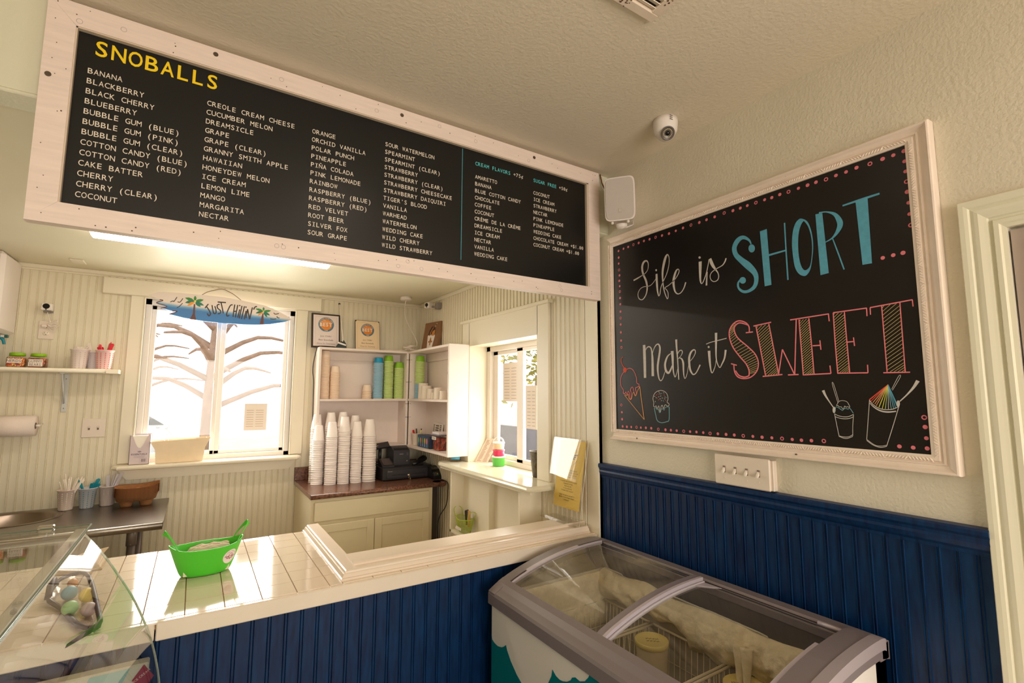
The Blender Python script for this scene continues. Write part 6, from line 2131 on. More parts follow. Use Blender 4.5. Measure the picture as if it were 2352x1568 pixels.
fill_cup(wrap, -0.452, 4.28, TZ, 6, 0.022, 0.03, 'film wrapped white fork in the pale cup beside the brown trays', 'wrapped forks on the table', 'fork', (0.9, 1.1), (0.03, 0, 0), seed=4)
pulp = mat('moulded_pulp', (170, 116, 72), 0.95, noise=0.15, nscale=60, bump=0.5, bscale=200)


def pulp_ring(hx, hy, z, n=40, sag=0.0):
    out = []
    for i in range(n):
        a = 2 * PI * i / n
        ca, sa = math.cos(a), math.sin(a)
        ca, sa = math.copysign(abs(ca) ** 0.5, ca), math.copysign(abs(sa) ** 0.5, sa)
        out.append((hx * ca, hy * sa, z + sag * (abs(ca) ** 2) * (1 if ca > 0 else 0.25)))
    return out


b = MB()
n = 40
rings = [pulp_ring(0.118, 0.092, 0.064, sag=0.02), pulp_ring(0.122, 0.096, 0.066, sag=0.02), pulp_ring(0.117, 0.091, 0.063, sag=0.02), pulp_ring(0.106, 0.08, 0.036, sag=0.006), pulp_ring(0.09, 0.066, 0.034)]
b.add(sum(rings, []), [(r_ * n + i, r_ * n + (i + 1) % n, (r_ + 1) * n + (i + 1) % n, (r_ + 1) * n + i) for r_ in range(4) for i in range(n)] + [tuple(range(4 * n, 5 * n))], 0, True)
for sx_ in (-1, 1):
    for sy_ in (-1, 1):
        b.lathe([(0.044, 0.036), (0.036, 0.012), (0.031, 0.0), (0.0, 0.0)], (0.052 * sx_, 0.036 * sy_, 0), 14, 0.92, 0.72)
b.lathe([(0.0, 0.062), (0.014, 0.058), (0.024, 0.034)], (0, 0, 0), 12).lathe([(0.0, 0.06), (0.012, 0.056), (0.02, 0.034)], (0.07, 0.0, 0), 12).lathe([(0.0, 0.06), (0.012, 0.056), (0.02, 0.034)], (-0.07, 0.0, 0), 12)
tray0 = b.build('drink_carrier', pulp, origin=(0, 0, 0))
for k in range(7):
    o = tray0 if k == 0 else tray0.copy()
    if k:
        COL.objects.link(o)
    o.location = (-0.288, 4.195, TZ + 0.0008 + k * 0.0095)
    o.rotation_euler = (0, 0, 0.03 + 0.012 * math.sin(k * 2.1))
    tag(o, 'topmost brown moulded pulp drink carrier of the stack on the steel table' if k == 6 else ('lowest brown pulp drink carrier resting its cup feet on the steel table' if k == 0 else 'brown pulp drink carrier nested within the stack on the steel table'), 'drink carrier', 'pulp drink carriers on the table')

# ================================================================ base cabinet with laminate worktop
kc = thing('base_cabinet', 'cream base cabinet with drawer and two doors below the till', 'cabinet', (1.18, 4.0, 0))
CF = 3.70
cab = mat('cabinet_cream', (226, 214, 182), 0.4, noise=0.03, nscale=6)
b = MB().box(0.722, CF, 0.08, 1.628, 4.355, 0.868).box(0.76, CF + 0.06, 0.0, 1.6, 4.355, 0.09)
b.build('carcass', cab, kc)


def panel(x0, x1, z0, z1, nm, raised):
    b = MB()
    y = CF - 0.018
    b.box(x0, y, z0, x1, CF - 0.0005, z1, 0.004)
    o = b.build(nm, cab, kc)
    if raised:
        f_ = 0.055
        b = MB()
        b.box(x0, y - 0.006, z0, x0 + f_, y, z1, 0.003).box(x1 - f_, y - 0.006, z0, x1, y, z1, 0.003).box(x0 + f_ - 0.003, y - 0.006, z1 - f_, x1 - f_ + 0.003, y, z1, 0.003).box(x0 + f_ - 0.003, y - 0.006, z0, x1 - f_ + 0.003, y, z0 + f_, 0.003)
        b.build('door_frame', cab, o)
    return o


panel(0.742, 1.596, 0.715, 0.846, 'drawer', False)
panel(0.742, 1.164, 0.11, 0.69, 'door', True)
panel(1.168, 1.596, 0.11, 0.69, 'door', True)
lam = mat('brown_laminate', (74, 46, 36), 0.22, col2=(150, 104, 84), nscale=75)
wt = thing('worktop', 'speckled brown laminate worktop on the cream cabinet', 'worktop', (1.2, 4.0, 0.868))
b = MB().box(0.712, 3.675, 0.87, 1.70, 4.355, 0.904, 0.003)
b.tube([(0.712, 3.676, 0.887), (1.70, 3.676, 0.887)], 0.0168, 12)
b.lathe([(0, 0), (0.052, 0.0), (0.056, 0.01), (0.056, 0.026), (0.052, 0.034), (0, 0.034)], (1.693, 3.717, 0.87), 24)
b.box(1.69, 3.717, 0.87, 1.749, 4.355, 0.904, 0.003)
b.build('slab', lam, wt)
MB().box(0.712, 4.338, 0.904, 1.745, 4.3575, 1.008, 0.003).box(0.712, 4.335, 0.904, 0.717, 4.3575, 1.006).build('backsplash', lam, wt)

# foam cup towers
CZ0 = 0.9042


def cup_mesh(nm, r_rim, r_base, h, mt, lip=0.0035, seg=28):
    return MB().lathe([(0.0, h), (r_base - 0.002, h), (r_base, h - 0.003), (r_rim - 0.0015, lip * 1.4), (r_rim, lip * 1.2), (r_rim + 0.0012, lip * 0.6), (r_rim, 0.0), (r_rim - 0.0025, 0.0003), (r_base - 0.002, h - 0.006), (0.0, h - 0.005)], (0, 0, 0), seg).build(nm, mt, origin=(0, 0, 0))


def tower(proto, x, y, z, n, pitch, where, group, first, cat='cup', what='white foam cup'):
    for k in range(n):
        o = proto if (first and k == 0) else proto.copy()
        if o is not proto:
            COL.objects.link(o)
        o.location = (x + random.uniform(-0.0012, 0.0012), y + random.uniform(-0.0012, 0.0012), z + k * pitch)
        lab = ('topmost %s of %s' if k == n - 1 else ('bottom %s of %s' if k == 0 else '%s nested within %s')) % (what, where)
        tag(o, lab, cat, group)


fc = cup_mesh('foam_cup', 0.0445, 0.029, 0.118, foam)
G = 'foam cups on the worktop'
tower(fc, 0.832, 4.095, CZ0, 25, 0.0138, 'the leftmost front foam cup tower', G, True)
tower(fc, 0.917, 4.03, CZ0, 27, 0.0138, 'the second front foam cup tower from the left', G, False)
tower(fc, 1.010, 4.015, CZ0, 29, 0.0142, 'the middle front foam cup tower', G, False)
tower(fc, 1.105, 4.015, CZ0, 27, 0.0138, 'the fourth front foam cup tower from the left', G, False)
fl_ = cup_mesh('foam_cup', 0.0545, 0.033, 0.135, foam, 0.0045)
tower(fl_, 1.210, 4.015, CZ0, 21, 0.0178, 'the wide foam cup tower next to the cash drawer', G, True, what='large white foam cup')
tower(fc, 0.835, 4.20, CZ0, 31, 0.0138, 'the foam cup tower at the back left corner', G, False)
tower(fc, 0.935, 4.16, CZ0, 32, 0.0138, 'the second rear foam cup tower from the left', G, False)
tower(fc, 1.028, 4.15, CZ0, 32, 0.0139, 'the third rear foam cup tower from the left', G, False)
tower(fc, 1.125, 4.15, CZ0, 30, 0.0138, 'the rear foam cup tower nearest the till', G, False)

# ================================================================ corner shelf units
su_m = mat('shelf_unit_white', (236, 222, 214), 0.5, noise=0.03, nscale=10)


def unit(name, label, boxes, back):
    o = thing(name, label, 'shelf unit', boxes[0][1])
    for nm, _, bx in boxes:
        b = MB()
        for q in bx:
            b.box(*q, 0.002)
        b.build(nm, su_m, o)
    b = MB().box(*back)
    b.build('back_panel', su_m, o)
    return o


unit('shelf_unit', 'white two-tier shelf unit on the back wall over the till', [
    ('frame', (1.2, 4.35, 1.145), [(0.822, 4.162, 1.145, 0.842, 4.358, 1.978), (1.562, 4.162, 1.145, 1.582, 4.358, 1.978), (0.842, 4.162, 1.958, 1.562, 4.358, 1.977), (0.842, 4.162, 1.146, 1.562, 4.358, 1.165)]),
    ('shelf', 0, [(0.842, 4.166, 1.54, 1.562, 4.352, 1.558)]), ('rail', 0, [(0.842, 4.335, 1.885, 1.562, 4.352, 1.957)])], (0.842, 4.352, 1.166, 1.562, 4.3585, 1.957))
unit('shelf_unit', 'white two-tier shelf unit on the right kitchen wall beside the hatch', [
    ('frame', (1.66, 3.7, 1.145), [(1.568, 3.31, 1.142, 1.754, 3.33, 1.976), (1.586, 4.142, 1.146, 1.754, 4.16, 1.975), (1.569, 3.33, 1.956, 1.754, 4.158, 1.975), (1.569, 3.33, 1.143, 1.754, 4.158, 1.162)]),
    ('shelf', 0, [(1.573, 3.33, 1.54, 1.748, 4.142, 1.558)]), ('rail', 0, [(1.732, 3.33, 1.885, 1.748, 4.142, 1.955)])], (1.748, 3.33, 1.163, 1.7545, 4.142, 1.955))
tag(MB().tube([(1.586, 4.1565, 1.97), (1.5855, 4.1565, 1.15)], 0.0022, 5).build('thin_wire', black_plastic, origin=(1.586, 4.1565, 1.97)), 'thin dark wire run down the joint between the two shelf units', 'wire')
for z in (1.705, 1.515, 1.40, 1.90):
    o = MB().tube([(1.558, 4.160, z), (1.600, 4.139, z + 0.001)], 0.0016, 5).build('cable_tie', black_plastic, origin=(1.58, 4.15, z))
    tag(o, 'black cable tie across the joint of the two shelf units', 'cable tie', 'cable ties on the shelf joint')
S1 = 1.5582
cream_cup = mat('paper_cup_cream', (244, 222, 202), 0.5)
blue_cup, lime_cup = mat('paper_cup_blue', (10, 150, 196), 0.4), mat('paper_cup_lime', (136, 192, 36), 0.4)
blue_rim, lime_rim = mat('paper_rim_blue', (176, 206, 222), 0.5), mat('paper_rim_lime', (214, 224, 160), 0.5)


def paper_cup(nm, r, h, mt, rim_m):
    b = MB().lathe([(0.0, h), (r * 0.78, h), (r * 0.8, h - 0.003), (r - 0.001, 0.008)], (0, 0, 0), 28)
    b.lathe([(r - 0.0012, 0.0085), (r + 0.0006, 0.008), (r + 0.0012, 0.002), (r, 0.0), (r - 0.003, 0.0)], (0, 0, 0), 28, mi=1)
    return b.build(nm, [mt, rim_m], origin=(0, 0, 0))


pc = paper_cup('paper_cup', 0.0385, 0.058, cream_cup, mat('paper_rim_cream', (240, 214, 190), 0.5))
GP = 'cream paper cups on the shelf'
tower(pc, 0.892, 4.262, S1, 35, 0.0099, 'the tallest cream cup column at the shelf end', GP, True, what='cream paper cup')
tower(pc, 0.975, 4.255, S1, 22, 0.0101, 'the shorter cream cup column by the shelf end', GP, False, what='cream paper cup')
tower(pc, 1.245, 4.26, S1, 7, 0.0101, 'the low cream cup column beside the blue cups', GP, False, what='cream paper cup')
pb = paper_cup('paper_cup', 0.0415, 0.056, blue_cup, blue_rim)
pg = paper_cup('paper_cup', 0.0415, 0.06, lime_cup, lime_rim)
tower(pb, 1.338, 4.255, S1, 26, 0.0121, 'the blue cup column on the back shelf', 'blue paper cups on the back shelf', True, what='blue paper cup')
tower(pg, 1.43, 4.255, S1, 27, 0.0123, 'the tall lime cup column on the back shelf', 'lime paper cups on the back shelf', True, what='lime green paper cup')
tower(pg, 1.522, 4.25, S1, 22, 0.0125, 'the short lime cup column on the back shelf', 'lime paper cups on the back shelf', False, what='lime green paper cup')
tower(pb, 1.662, 4.095, S1, 11, 0.0121, 'the mixed cup column in the shelf corner', 'corner cup column', False, what='blue paper cup')
tower(pg, 1.662, 4.095, S1 + 11 * 0.0121, 16, 0.0123, 'the mixed cup column in the shelf corner', 'corner cup column', False, what='lime green paper cup')
white_paper = mat('white_paper_cup', (238, 226, 212), 0.55)
for y, h, r, n, tl in ((4.0, 0.135, 0.043, 1, 'tall white lidded cup next to the lime cups'), (3.925, 0.112, 0.0465, 1, 'broad white cup in front of the tall white one'), (3.83, 0.085, 0.035, 1, 'medium white cup in the middle of the right shelf'),
                       (3.775, 0.055, 0.022, 1, 'tiny white cup squeezed between two medium white cups'), (3.69, 0.094, 0.035, 1, 'medium white cup standing near the end panel'), (3.59, 0.068, 0.03, 1, 'small white cup against the end panel')):
    o = MB().lathe([(0.0, h), (r * 0.9, h), (r * 0.93, h - 0.004), (r, 0.004), (r + 0.001, 0.0), (r - 0.003, 0.0)], (1.655, y, S1), 28).build('white_cup', white_paper, origin=(1.655, y, S1))
    tag(o, tl, 'cup', 'white cups on the right shelf')
tag(MB().box(1.744, 3.66, 1.762, 1.7478, 3.71, 1.785).build('shelf_sticker', mat('tan_sticker', (196, 160, 120), 0.7), origin=(1.7478, 3.685, 1.762)), 'small tan sticker on the right shelf back panel', 'sticker')

# lower right shelf: pen cup, box, candy jar, sheet
S2 = 1.1622
pn = thing('pen_cup', 'white crinkled cup holding pens on the lower right shelf', 'cup', (1.64, 4.07, S2))
MB().lathe([(0.0, 0.002), (0.036, 0.001), (0.038, 0.005), (0.05, 0.097), (0.053, 0.1), (0.05, 0.102), (0.047, 0.1), (0.035, 0.006), (0, 0.006)], (1.64, 4.07, S2), 24).build('cup', mat('crinkled_white', (234, 220, 206), 0.6, bump=0.8, bscale=60), pn)
for nm_, col_, p0, p1, lab in (('marker', (210, 20, 30), (1.632, 4.075, S2 + 0.02), (1.618, 4.112, S2 + 0.125), 'red capped marker in the white pen cup'), ('pen', (30, 40, 36), (1.64, 4.07, S2 + 0.02), (1.636, 4.085, S2 + 0.14), 'dark green pen upright in the white pen cup'),
                               ('pen', (36, 22, 28), (1.645, 4.075, S2 + 0.02), (1.66, 4.03, S2 + 0.14), 'dark maroon pen leaning in the white pen cup'), ('pencil', (222, 214, 140), (1.645, 4.08, S2 + 0.02), (1.655, 4.025, S2 + 0.13), 'yellow pencil leaning in the white pen cup')):
    tag(MB().tube([p0, p1], 0.0055 if nm_ != 'marker' else 0.0085, 8).build(nm_, mat(nm_ + str(col_[0]), col_, 0.4), origin=p0), lab, nm_)
bo_ = thing('treat_box', 'blue box with pictures of ice pops on the lower right shelf', 'box', (1.65, 3.84, S2))
MB().box(1.605, 3.715, S2, 1.70, 3.975, S2 + 0.098, 0.001).build('carton', mat('box_dark_blue', (40, 62, 96), 0.5), bo_)
MB().box(1.6042, 3.745, S2 + 0.004, 1.605, 3.97, S2 + 0.094).build('front_print', mat('box_print_blue', (48, 104, 150), 0.5, col2=(28, 66, 96), nscale=30), bo_)
MB().box(1.6042, 3.716, S2 + 0.002, 1.605, 3.744, S2 + 0.096).build('black_edge', black_plastic, bo_)
for k in range(5):
    cy = 3.952 - k * 0.044
    c_ = [(110, 190, 140), (236, 140, 100), (120, 160, 40), (240, 190, 70), (226, 140, 150)][k]
    MB().poly([(1.6040, cy + 0.012 * math.cos(2 * PI * i / 14), S2 + 0.055 + 0.024 * math.sin(2 * PI * i / 14)) for i in range(14)], (-0.0008, 0, 0)).build('ice_pop_picture', mat('pop_%d' % k, c_, 0.5), bo_)
    MB().box(1.6034, cy - 0.004, S2 + 0.008, 1.6042, cy + 0.004, S2 + 0.034).build('ice_pop_stick', mat('pop_stick_%d' % k, [(90, 160, 190), (190, 150, 190), (170, 180, 220), (200, 200, 210), (120, 160, 190)][k], 0.5), bo_)
cj = thing('sweets_jar', 'square clear sweets jar with grey lid on the lower right shelf', 'jar', (1.645, 3.605, S2))
MB().box(1.6, 3.545, S2, 1.69, 3.665, S2 + 0.118, 0.008).build('jar', jar_glass, cj)
MB().box(1.598, 3.543, S2 + 0.122, 1.692, 3.667, S2 + 0.142, 0.006).build('lid', mat('jar_lid_lilac', (228, 220, 226), 0.35), cj)
MB().box(1.599, 3.544, S2 + 0.112, 1.691, 3.666, S2 + 0.1225, 0.004).build('collar', mat('jar_collar_grey', (120, 116, 128), 0.35), cj)
l_ = MB().box(1.5985, 3.585, S2 + 0.082, 1.5995, 3.664, S2 + 0.106).build('paper_label', paper_white, cj)
b = MB()
text(b, 'SWEDISH', (1.598, 3.625, S2 + 0.089), (0, -1, 0), VZ, 0.0105, align='c', widen=0.8)
b.build('handwriting', black_ink, l_, recalc=False)
tag(MB().box(1.606, 3.551, S2 + 0.003, 1.684, 3.659, S2 + 0.1, 0.006).build('candy', candy_mat('red_gummies', [(130, 40, 34), (170, 60, 44), (96, 40, 30), (150, 84, 60), (190, 100, 80)], 60), origin=(1.645, 3.605, S2)), 'red and brown gummy candies in the sweets jar', 'candy', kind='stuff')
sheet = thing('printed_sheet', 'printed white sheet leaning at the back of the lower right shelf', 'sheet', (1.735, 3.86, S2))
MB().poly([(1.715, 3.96, S2), (1.715, 3.76, S2), (1.743, 3.76, S2 + 0.185), (1.743, 3.96, S2 + 0.205)], (-0.0008, 0, 0)).build('paper', paper_white, sheet)
b = MB()
for k in range(6):
    y = 3.945 - k * 0.004 - (0.03 if k > 1 else 0)
for k, (ya, yb, n_) in enumerate(((3.95, 3.938, 16), (3.934, 3.922, 16), (3.90, 3.84, 9), (3.82, 3.79, 12))):
    for i in range(n_):
        z_ = S2 + 0.02 + i * 0.165 / n_
        x_ = 1.714 + 0.028 * (z_ - S2) / 0.19
        b.box(x_ - 0.0016, min(ya, yb), z_, x_ - 0.0008, max(ya, yb), z_ + 0.1 / n_)
b.build('print', mat('sheet_print', (120, 108, 104), 0.7), sheet)

# ================================================================ till corner
bp_ = mat('till_black', (36, 34, 38), 0.38)
cdw = thing('cash_drawer', 'black cash drawer with key in its lock on the brown worktop', 'cash drawer', (1.52, 4.05, CZ0))
DX0, DX1, DY0, DY1 = 1.298, 1.722, 3.93, 4.29
MB().box(DX0, DY0, CZ0 + 0.006, DX1, DY1, CZ0 + 0.104, 0.004).build('case', bp_, cdw)
fr2 = MB().box(DX0 + 0.03, DY0 - 0.007, CZ0 + 0.02, DX1 - 0.03, DY0 + 0.001, CZ0 + 0.086, 0.003).build('drawer_front', mat('till_front', (46, 44, 50), 0.42), cdw)
MB().box(DX0 + 0.075, DY0 - 0.0082, CZ0 + 0.042, DX0 + 0.19, DY0 - 0.006, CZ0 + 0.047).box(DX0 + 0.25, DY0 - 0.0082, CZ0 + 0.042, DX1 - 0.065, DY0 - 0.006, CZ0 + 0.047).build('slot', mat('slot_black', (8, 8, 9), 0.6), fr2)
b = MB()
text(b, 'Clover', (DX0 + 0.04, DY0 - 0.0076, CZ0 + 0.071), UX, VZ, 0.009, align='l')
b.build('logo', mat('till_logo', (190, 184, 188), 0.5), fr2, recalc=False)
lk = MB().lathe([(0.0, -0.018), (0.010, -0.018), (0.0115, -0.012), (0.0115, -0.006)], (1.513, DY0, CZ0 + 0.036), 20, axis='y').build('lock', chrome, cdw)
b = MB()
for xf_ in (DX0 + 0.03, DX1 - 0.03):
    for yf_ in (DY0 + 0.03, DY1 - 0.03):
        b.cyl((xf_, yf_, CZ0), (xf_, yf_, CZ0 + 0.007), 0.012, n=10)
b.build('foot', black_plastic, cdw)
ky = MB().box(1.509, DY0 - 0.032, CZ0 + 0.028, 1.517, DY0 - 0.018, CZ0 + 0.042, 0.002)
ky.tube([(1.513 + 0.007 * math.cos(2 * PI * i / 12), DY0 - 0.028, CZ0 + 0.018 + 0.009 * math.sin(2 * PI * i / 12)) for i in range(12)], 0.0012, 5, True)
ky.box(1.519, DY0 - 0.03, CZ0 - 0.02 + 0.022, 1.524, DY0 - 0.0275, CZ0 + 0.014)
tag(ky.build('key', mat('key_brass', (196, 178, 140), 0.25, 0.8), origin=(1.513, DY0 - 0.02, CZ0 + 0.03)), 'small key with ring hanging from the cash drawer lock', 'key')
PZ = CZ0 + 0.1042
pr_ = thing('receipt_printer', 'black receipt printer standing on the cash drawer', 'printer', (1.50, 4.12, PZ))
pts = [(4.045, PZ), (4.045, PZ + 0.112), (4.062, PZ + 0.125), (4.12, PZ + 0.149), (4.215, PZ + 0.152), (4.225, PZ)]
b = MB()
b.poly([(1.425, y, z) for y, z in pts], (0.14, 0, 0))
b.build('housing', mat('printer_black', (54, 52, 58), 0.42), pr_)
MB().poly([(1.433, 4.059, PZ + 0.1245), (1.557, 4.059, PZ + 0.1245), (1.557, 4.082, PZ + 0.1345), (1.433, 4.082, PZ + 0.1345)], (0, -0.001, 0.002)).build('paper_slot', mat('slot_black', (8, 8, 9), 0.6), pr_)
b = MB()
text(b, 'EPSON', (1.493, 4.0445, PZ + 0.085), UX, VZ, 0.0068, align='c', bold=0.012)
b.build('logo', mat('till_logo', (190, 184, 188), 0.5), pr_, recalc=False)
b = MB()
for k in range(3):
    b.box(1.538, 4.0442, PZ + 0.078 + k * 0.008, 1.553, 4.045, PZ + 0.082 + k * 0.008)
b.build('button', mat('printer_button', (96, 96, 108), 0.4), pr_)
MB().disc((1.542, 4.045, PZ + 0.03), (0, -1, 0), 0.006, 0.003, 12).build('power_switch', chrome, pr_)
tbp = thing('tablet_till', 'dark tablet screen tilted on a stand behind the foam cups', 'tablet', (1.36, 4.2, PZ))
b = MB().poly([(1.285, 4.13, PZ + 0.135), (1.42, 4.13, PZ + 0.15), (1.425, 4.2, PZ + 0.185), (1.285, 4.2, PZ + 0.168)], (0.0, 0.006, -0.012))
b.build('screen', mat('tablet_dark', (44, 42, 44), 0.2), tbp)
MB().cyl((1.35, 4.18, PZ + 0.0), (1.35, 4.175, PZ + 0.15), 0.014, n=12).cyl((1.35, 4.18, PZ), (1.35, 4.18, PZ + 0.008), 0.05, n=20).build('stand', bp_, tbp)
ch_ = thing('phone_cradle', 'black card reader cradle on the left of the cash drawer', 'card reader', (1.35, 3.99, PZ))
MB().poly([(1.305, 3.96, PZ), (1.305, 3.96, PZ + 0.012), (1.305, 4.07, PZ + 0.06), (1.305, 4.085, PZ + 0.05), (1.305, 4.07, PZ)], (0.1, 0.0, 0)).build('base', bp_, ch_)
MB().poly([(1.318, 3.968, PZ + 0.0165), (1.392, 3.968, PZ + 0.0165), (1.392, 4.06, PZ + 0.0565), (1.318, 4.06, PZ + 0.0565)], (0, -0.001, 0.003)).build('screen', mat('reader_screen', (70, 62, 60), 0.15), ch_)
sc_ = thing('barcode_scanner', 'black hand scanner lying on the right of the cash drawer', 'scanner', (1.63, 4.0, PZ))
b = MB().tube(spline([(1.565, 3.985, PZ + 0.012), (1.60, 3.98, PZ + 0.018), (1.645, 4.0, PZ + 0.036), (1.70, 4.04, PZ + 0.048)], 4), [0.012, 0.014, 0.015, 0.016, 0.017, 0.018, 0.02, 0.022, 0.025, 0.027, 0.028, 0.028, 0.025], 12, flat=0.75)
b.build('body', mat('scanner_black', (20, 19, 22), 0.3), sc_)
MB().box(1.6, 3.972, PZ, 1.66, 3.985, PZ + 0.012, 0.003).build('stand', bp_, sc_)
tm = thing('card_terminal', 'small black payment terminal with keypad at the worktop end', 'card terminal', (1.725, 3.83, CZ0))
b = MB().poly([(1.68, 3.80, CZ0), (1.68, 3.80, CZ0 + 0.02), (1.68, 3.85, CZ0 + 0.075), (1.68, 3.92, CZ0 + 0.098), (1.68, 3.93, CZ0)], (0.07, 0.0, 0))
b.build('body', mat('terminal_black', (18, 17, 19), 0.35), tm)
kd = Vector((0, 0.05, 0.055)).normalized()
nk = Vector((0, -0.055, 0.05)).normalized()
for r_ in range(3):
    for c_ in range(3):
        p = Vector((1.69 + c_ * 0.014, 3.805, CZ0 + 0.026)) + kd * (0.006 + r_ * 0.012) + nk * 0.0003
        col_ = (190, 170, 60) if (r_, c_) == (1, 2) else ((20, 130, 90) if (r_, c_) == (0, 2) else (90, 88, 90))
        MB().poly([p, p + Vector((0.01, 0, 0)), p + Vector((0.01, 0, 0)) + kd * 0.008, p + kd * 0.008], nk * 0.0016).build('keypad_button', mat('key_%d' % col_[0], col_, 0.4), tm)
p = Vector((1.688, 3.852, CZ0 + 0.0765))
sd = Vector((0, 0.07, 0.023)).normalized()
sn = Vector((0, -0.023, 0.07)).normalized()
MB().poly([p, p + Vector((0.052, 0, 0)), p + Vector((0.052, 0, 0)) + sd * 0.045, p + sd * 0.045], sn * 0.001).build('screen', mat('terminal_screen', (60, 58, 58), 0.15), tm)
b = MB().tube(spline([(1.735, 3.8, CZ0 + 0.004), (1.742, 3.67, CZ0 - 0.005), (1.742, 3.655, 0.84), (1.735, 3.67, 0.72), (1.70, 3.72, 0.62), (1.69, 3.72, 0.5), (1.70, 3.7, 0.3), (1.69, 3.75, 0.05)], 5), 0.0035, 6)
tag(b.build('power_cable', black_plastic, origin=(1.735, 3.8, CZ0)), 'black cable dropping from the payment terminal beside the cabinet', 'cable')
b = MB().box(1.652, 3.76, 0.004, 1.70, 4.33, 0.86, 0.004)  # added dark panel, its colour paints the shade in the gap beside the cabinet
tag(b.build('gap_shade_panel', mat('painted_gap_shade', (70, 62, 56), 0.7), origin=(1.676, 4.05, 0.004)), 'dark panel standing in for the shade between cabinet and wall', 'board')

# ================================================================ on top of the shelf units
TZ2 = 1.9785


def award(x, y, w_, h_, framed, label, backing):
    o = thing('award_plaque', label, 'award', (x, y, TZ2))
    tl_ = math.radians(9)
    M = Matrix.Translation((x, y, TZ2 + 0.001)) @ Matrix.Rotation(-tl_, 4, 'X')
    MB().box(-w_ / 2, 0.001, 0, w_ / 2, 0.012, h_, 0.002).xf(M).build('frame', mat('award_dark', (44, 28, 24), 0.35), o)
    m_ = 0.014 if framed else 0.0
    c_ = 0.012
    if framed:
        face = [(-w_ / 2 + m_, m_), (w_ / 2 - m_, m_), (w_ / 2 - m_, h_ - m_), (-w_ / 2 + m_, h_ - m_)]
    else:
        q_ = w_ / 2 - 0.003
        face = [(-q_, 0.002), (q_, 0.002), (q_, h_ - c_ - 0.004), (q_ - c_, h_ - 0.004), (-q_ + c_, h_ - 0.004), (-q_, h_ - c_ - 0.004)]
    MB().poly([(a, 0.0008, d) for a, d in face], (0, -0.0012, 0)).xf(M).build('certificate', mat('certificate_' + backing, (228, 212, 208) if framed else (240, 214, 176), 0.45), o)
    F_ = lambda a, d: M @ Vector((a, -0.0012, d))
    cx_, cz_, R_ = (0.0, h_ * 0.68, w_ * 0.27)
    b = MB().poly([F_(cx_ + R_ * math.cos(2 * PI * i / 36), cz_ + R_ * math.sin(2 * PI * i / 36)) for i in range(36)], (0, -0.0004, 0))
    b.build('badge_ring', mat('badge_blue', (86, 118, 142), 0.5), o)
    b = MB().poly([F_(cx_ + R_ * 0.76 * math.cos(2 * PI * i / 36), cz_ + R_ * 0.76 * math.sin(2 * PI * i / 36)) + Vector((0, -0.0005, 0)) for i in range(36)], (0, -0.0004, 0))
    b.build('badge_centre', mat('badge_orange', (222, 134, 46), 0.5), o)
    b = MB()
    text(b, 'BEST', (cx_, -0.0026, cz_ - R_ * 0.26), UX, VZ, R_ * 0.48, align='c', bold=0.03, widen=0.95)
    text(b, 'The', (cx_ - R_ * 0.45, -0.0026, cz_ + R_ * 0.48), UX, VZ, R_ * 0.16)
    text(b, 'Northshore’s', (cx_, -0.0026, cz_ + R_ * 0.27), UX, VZ, R_ * 0.17, align='c', widen=0.85)
    text(b, '2019', (cx_, -0.0026, cz_ - R_ * 0.95), UX, VZ, R_ * 0.17, align='c')
    arc_text(b, 'NORTHSHORE READERS AWARDS', (cx_, -0.0026, cz_), UX, VZ, R_ * 0.8, 165, 15, R_ * 0.13)
    b.xf(M).build('badge_lettering', mat('badge_white', (240, 226, 208), 0.5), o, recalc=False)
    b = MB()
    text(b, 'Just Chillin’', (0, -0.0014, h_ * 0.315), UX, VZ, h_ * 0.046, align='c', bold=-0.006)
    text(b, 'West St. Tammany', (0, -0.0014, h_ * 0.105), UX, VZ, h_ * 0.04, align='c', bold=-0.006)
    text(b, 'Best Snowballs', (0, -0.0014, h_ * 0.21), UX, VZ, h_ * 0.04, align='c', bold=0.012)
    b.xf(M).build('lettering', mat('award_ink', (112, 100, 108), 0.6), o, recalc=False)
    i_ = 0.03 if framed else 0.02
    b = MB()
    e_ = [(-w_ / 2 + i_, i_), (w_ / 2 - i_, i_), (w_ / 2 - i_, h_ - i_), (-w_ / 2 + i_, h_ - i_), (-w_ / 2 + i_, i_)]
    for p_, q_ in zip(e_, e_[1:]):
        ribbon(b, [(*p_, 0.0008), (*q_, 0.0008)], lambda a, d: (a, -0.0013, d), (0, 0, 0), sub=1)
    b.xf(M).build('border_line', mat('border_blue', (150, 148, 160), 0.6), o, recalc=False)


award(0.893, 4.262, 0.232, 0.297, True, 'black framed award certificate with round Best badge beside the window', 'white')
award(1.245, 4.275, 0.214, 0.268, False, 'frameless dark backed award certificate in the middle of the shelf top', 'cream')
wa = thing('wooden_art', 'brown wood block painted with a snoball cup on the shelf unit', 'painting', (1.70, 3.95, TZ2))
W0, W1 = Vector((1.655, 4.09, TZ2 - 0.002)), Vector((1.71, 3.80, TZ2 - 0.002))
du = (W1 - W0)
du.z = 0
Ww = 0.235
du.normalize()
nw = Vector((du.y, -du.x, 0))
if nw.x > 0:
    nw = -nw
vz = Vector((0, 0, 1)) * 0.985 - nw * 0.17
vz.normalize()
O_ = Vector((1.652, 4.06, TZ2 + 0.001))
wm = mat('brown_wood', (136, 96, 62), 0.6, noise=0.15, nscale=8, stretch=(10, 10, 1))
MB().poly([O_, O_ + du * Ww, O_ + du * Ww + vz * 0.25, O_ + vz * 0.25], -nw * 0.03).build('block', wm, wa)


def on_wa(a, d):
    return O_ + du * a + vz * d + nw * 0.001


def wpoly(nm, pts, mt, k=1):
    MB().add([Vector(on_wa(a * Ww, d * 0.25)) + nw * 0.0004 * k for a, d in pts], [tuple(range(len(pts)))]).build(nm, mt, wa, recalc=False)


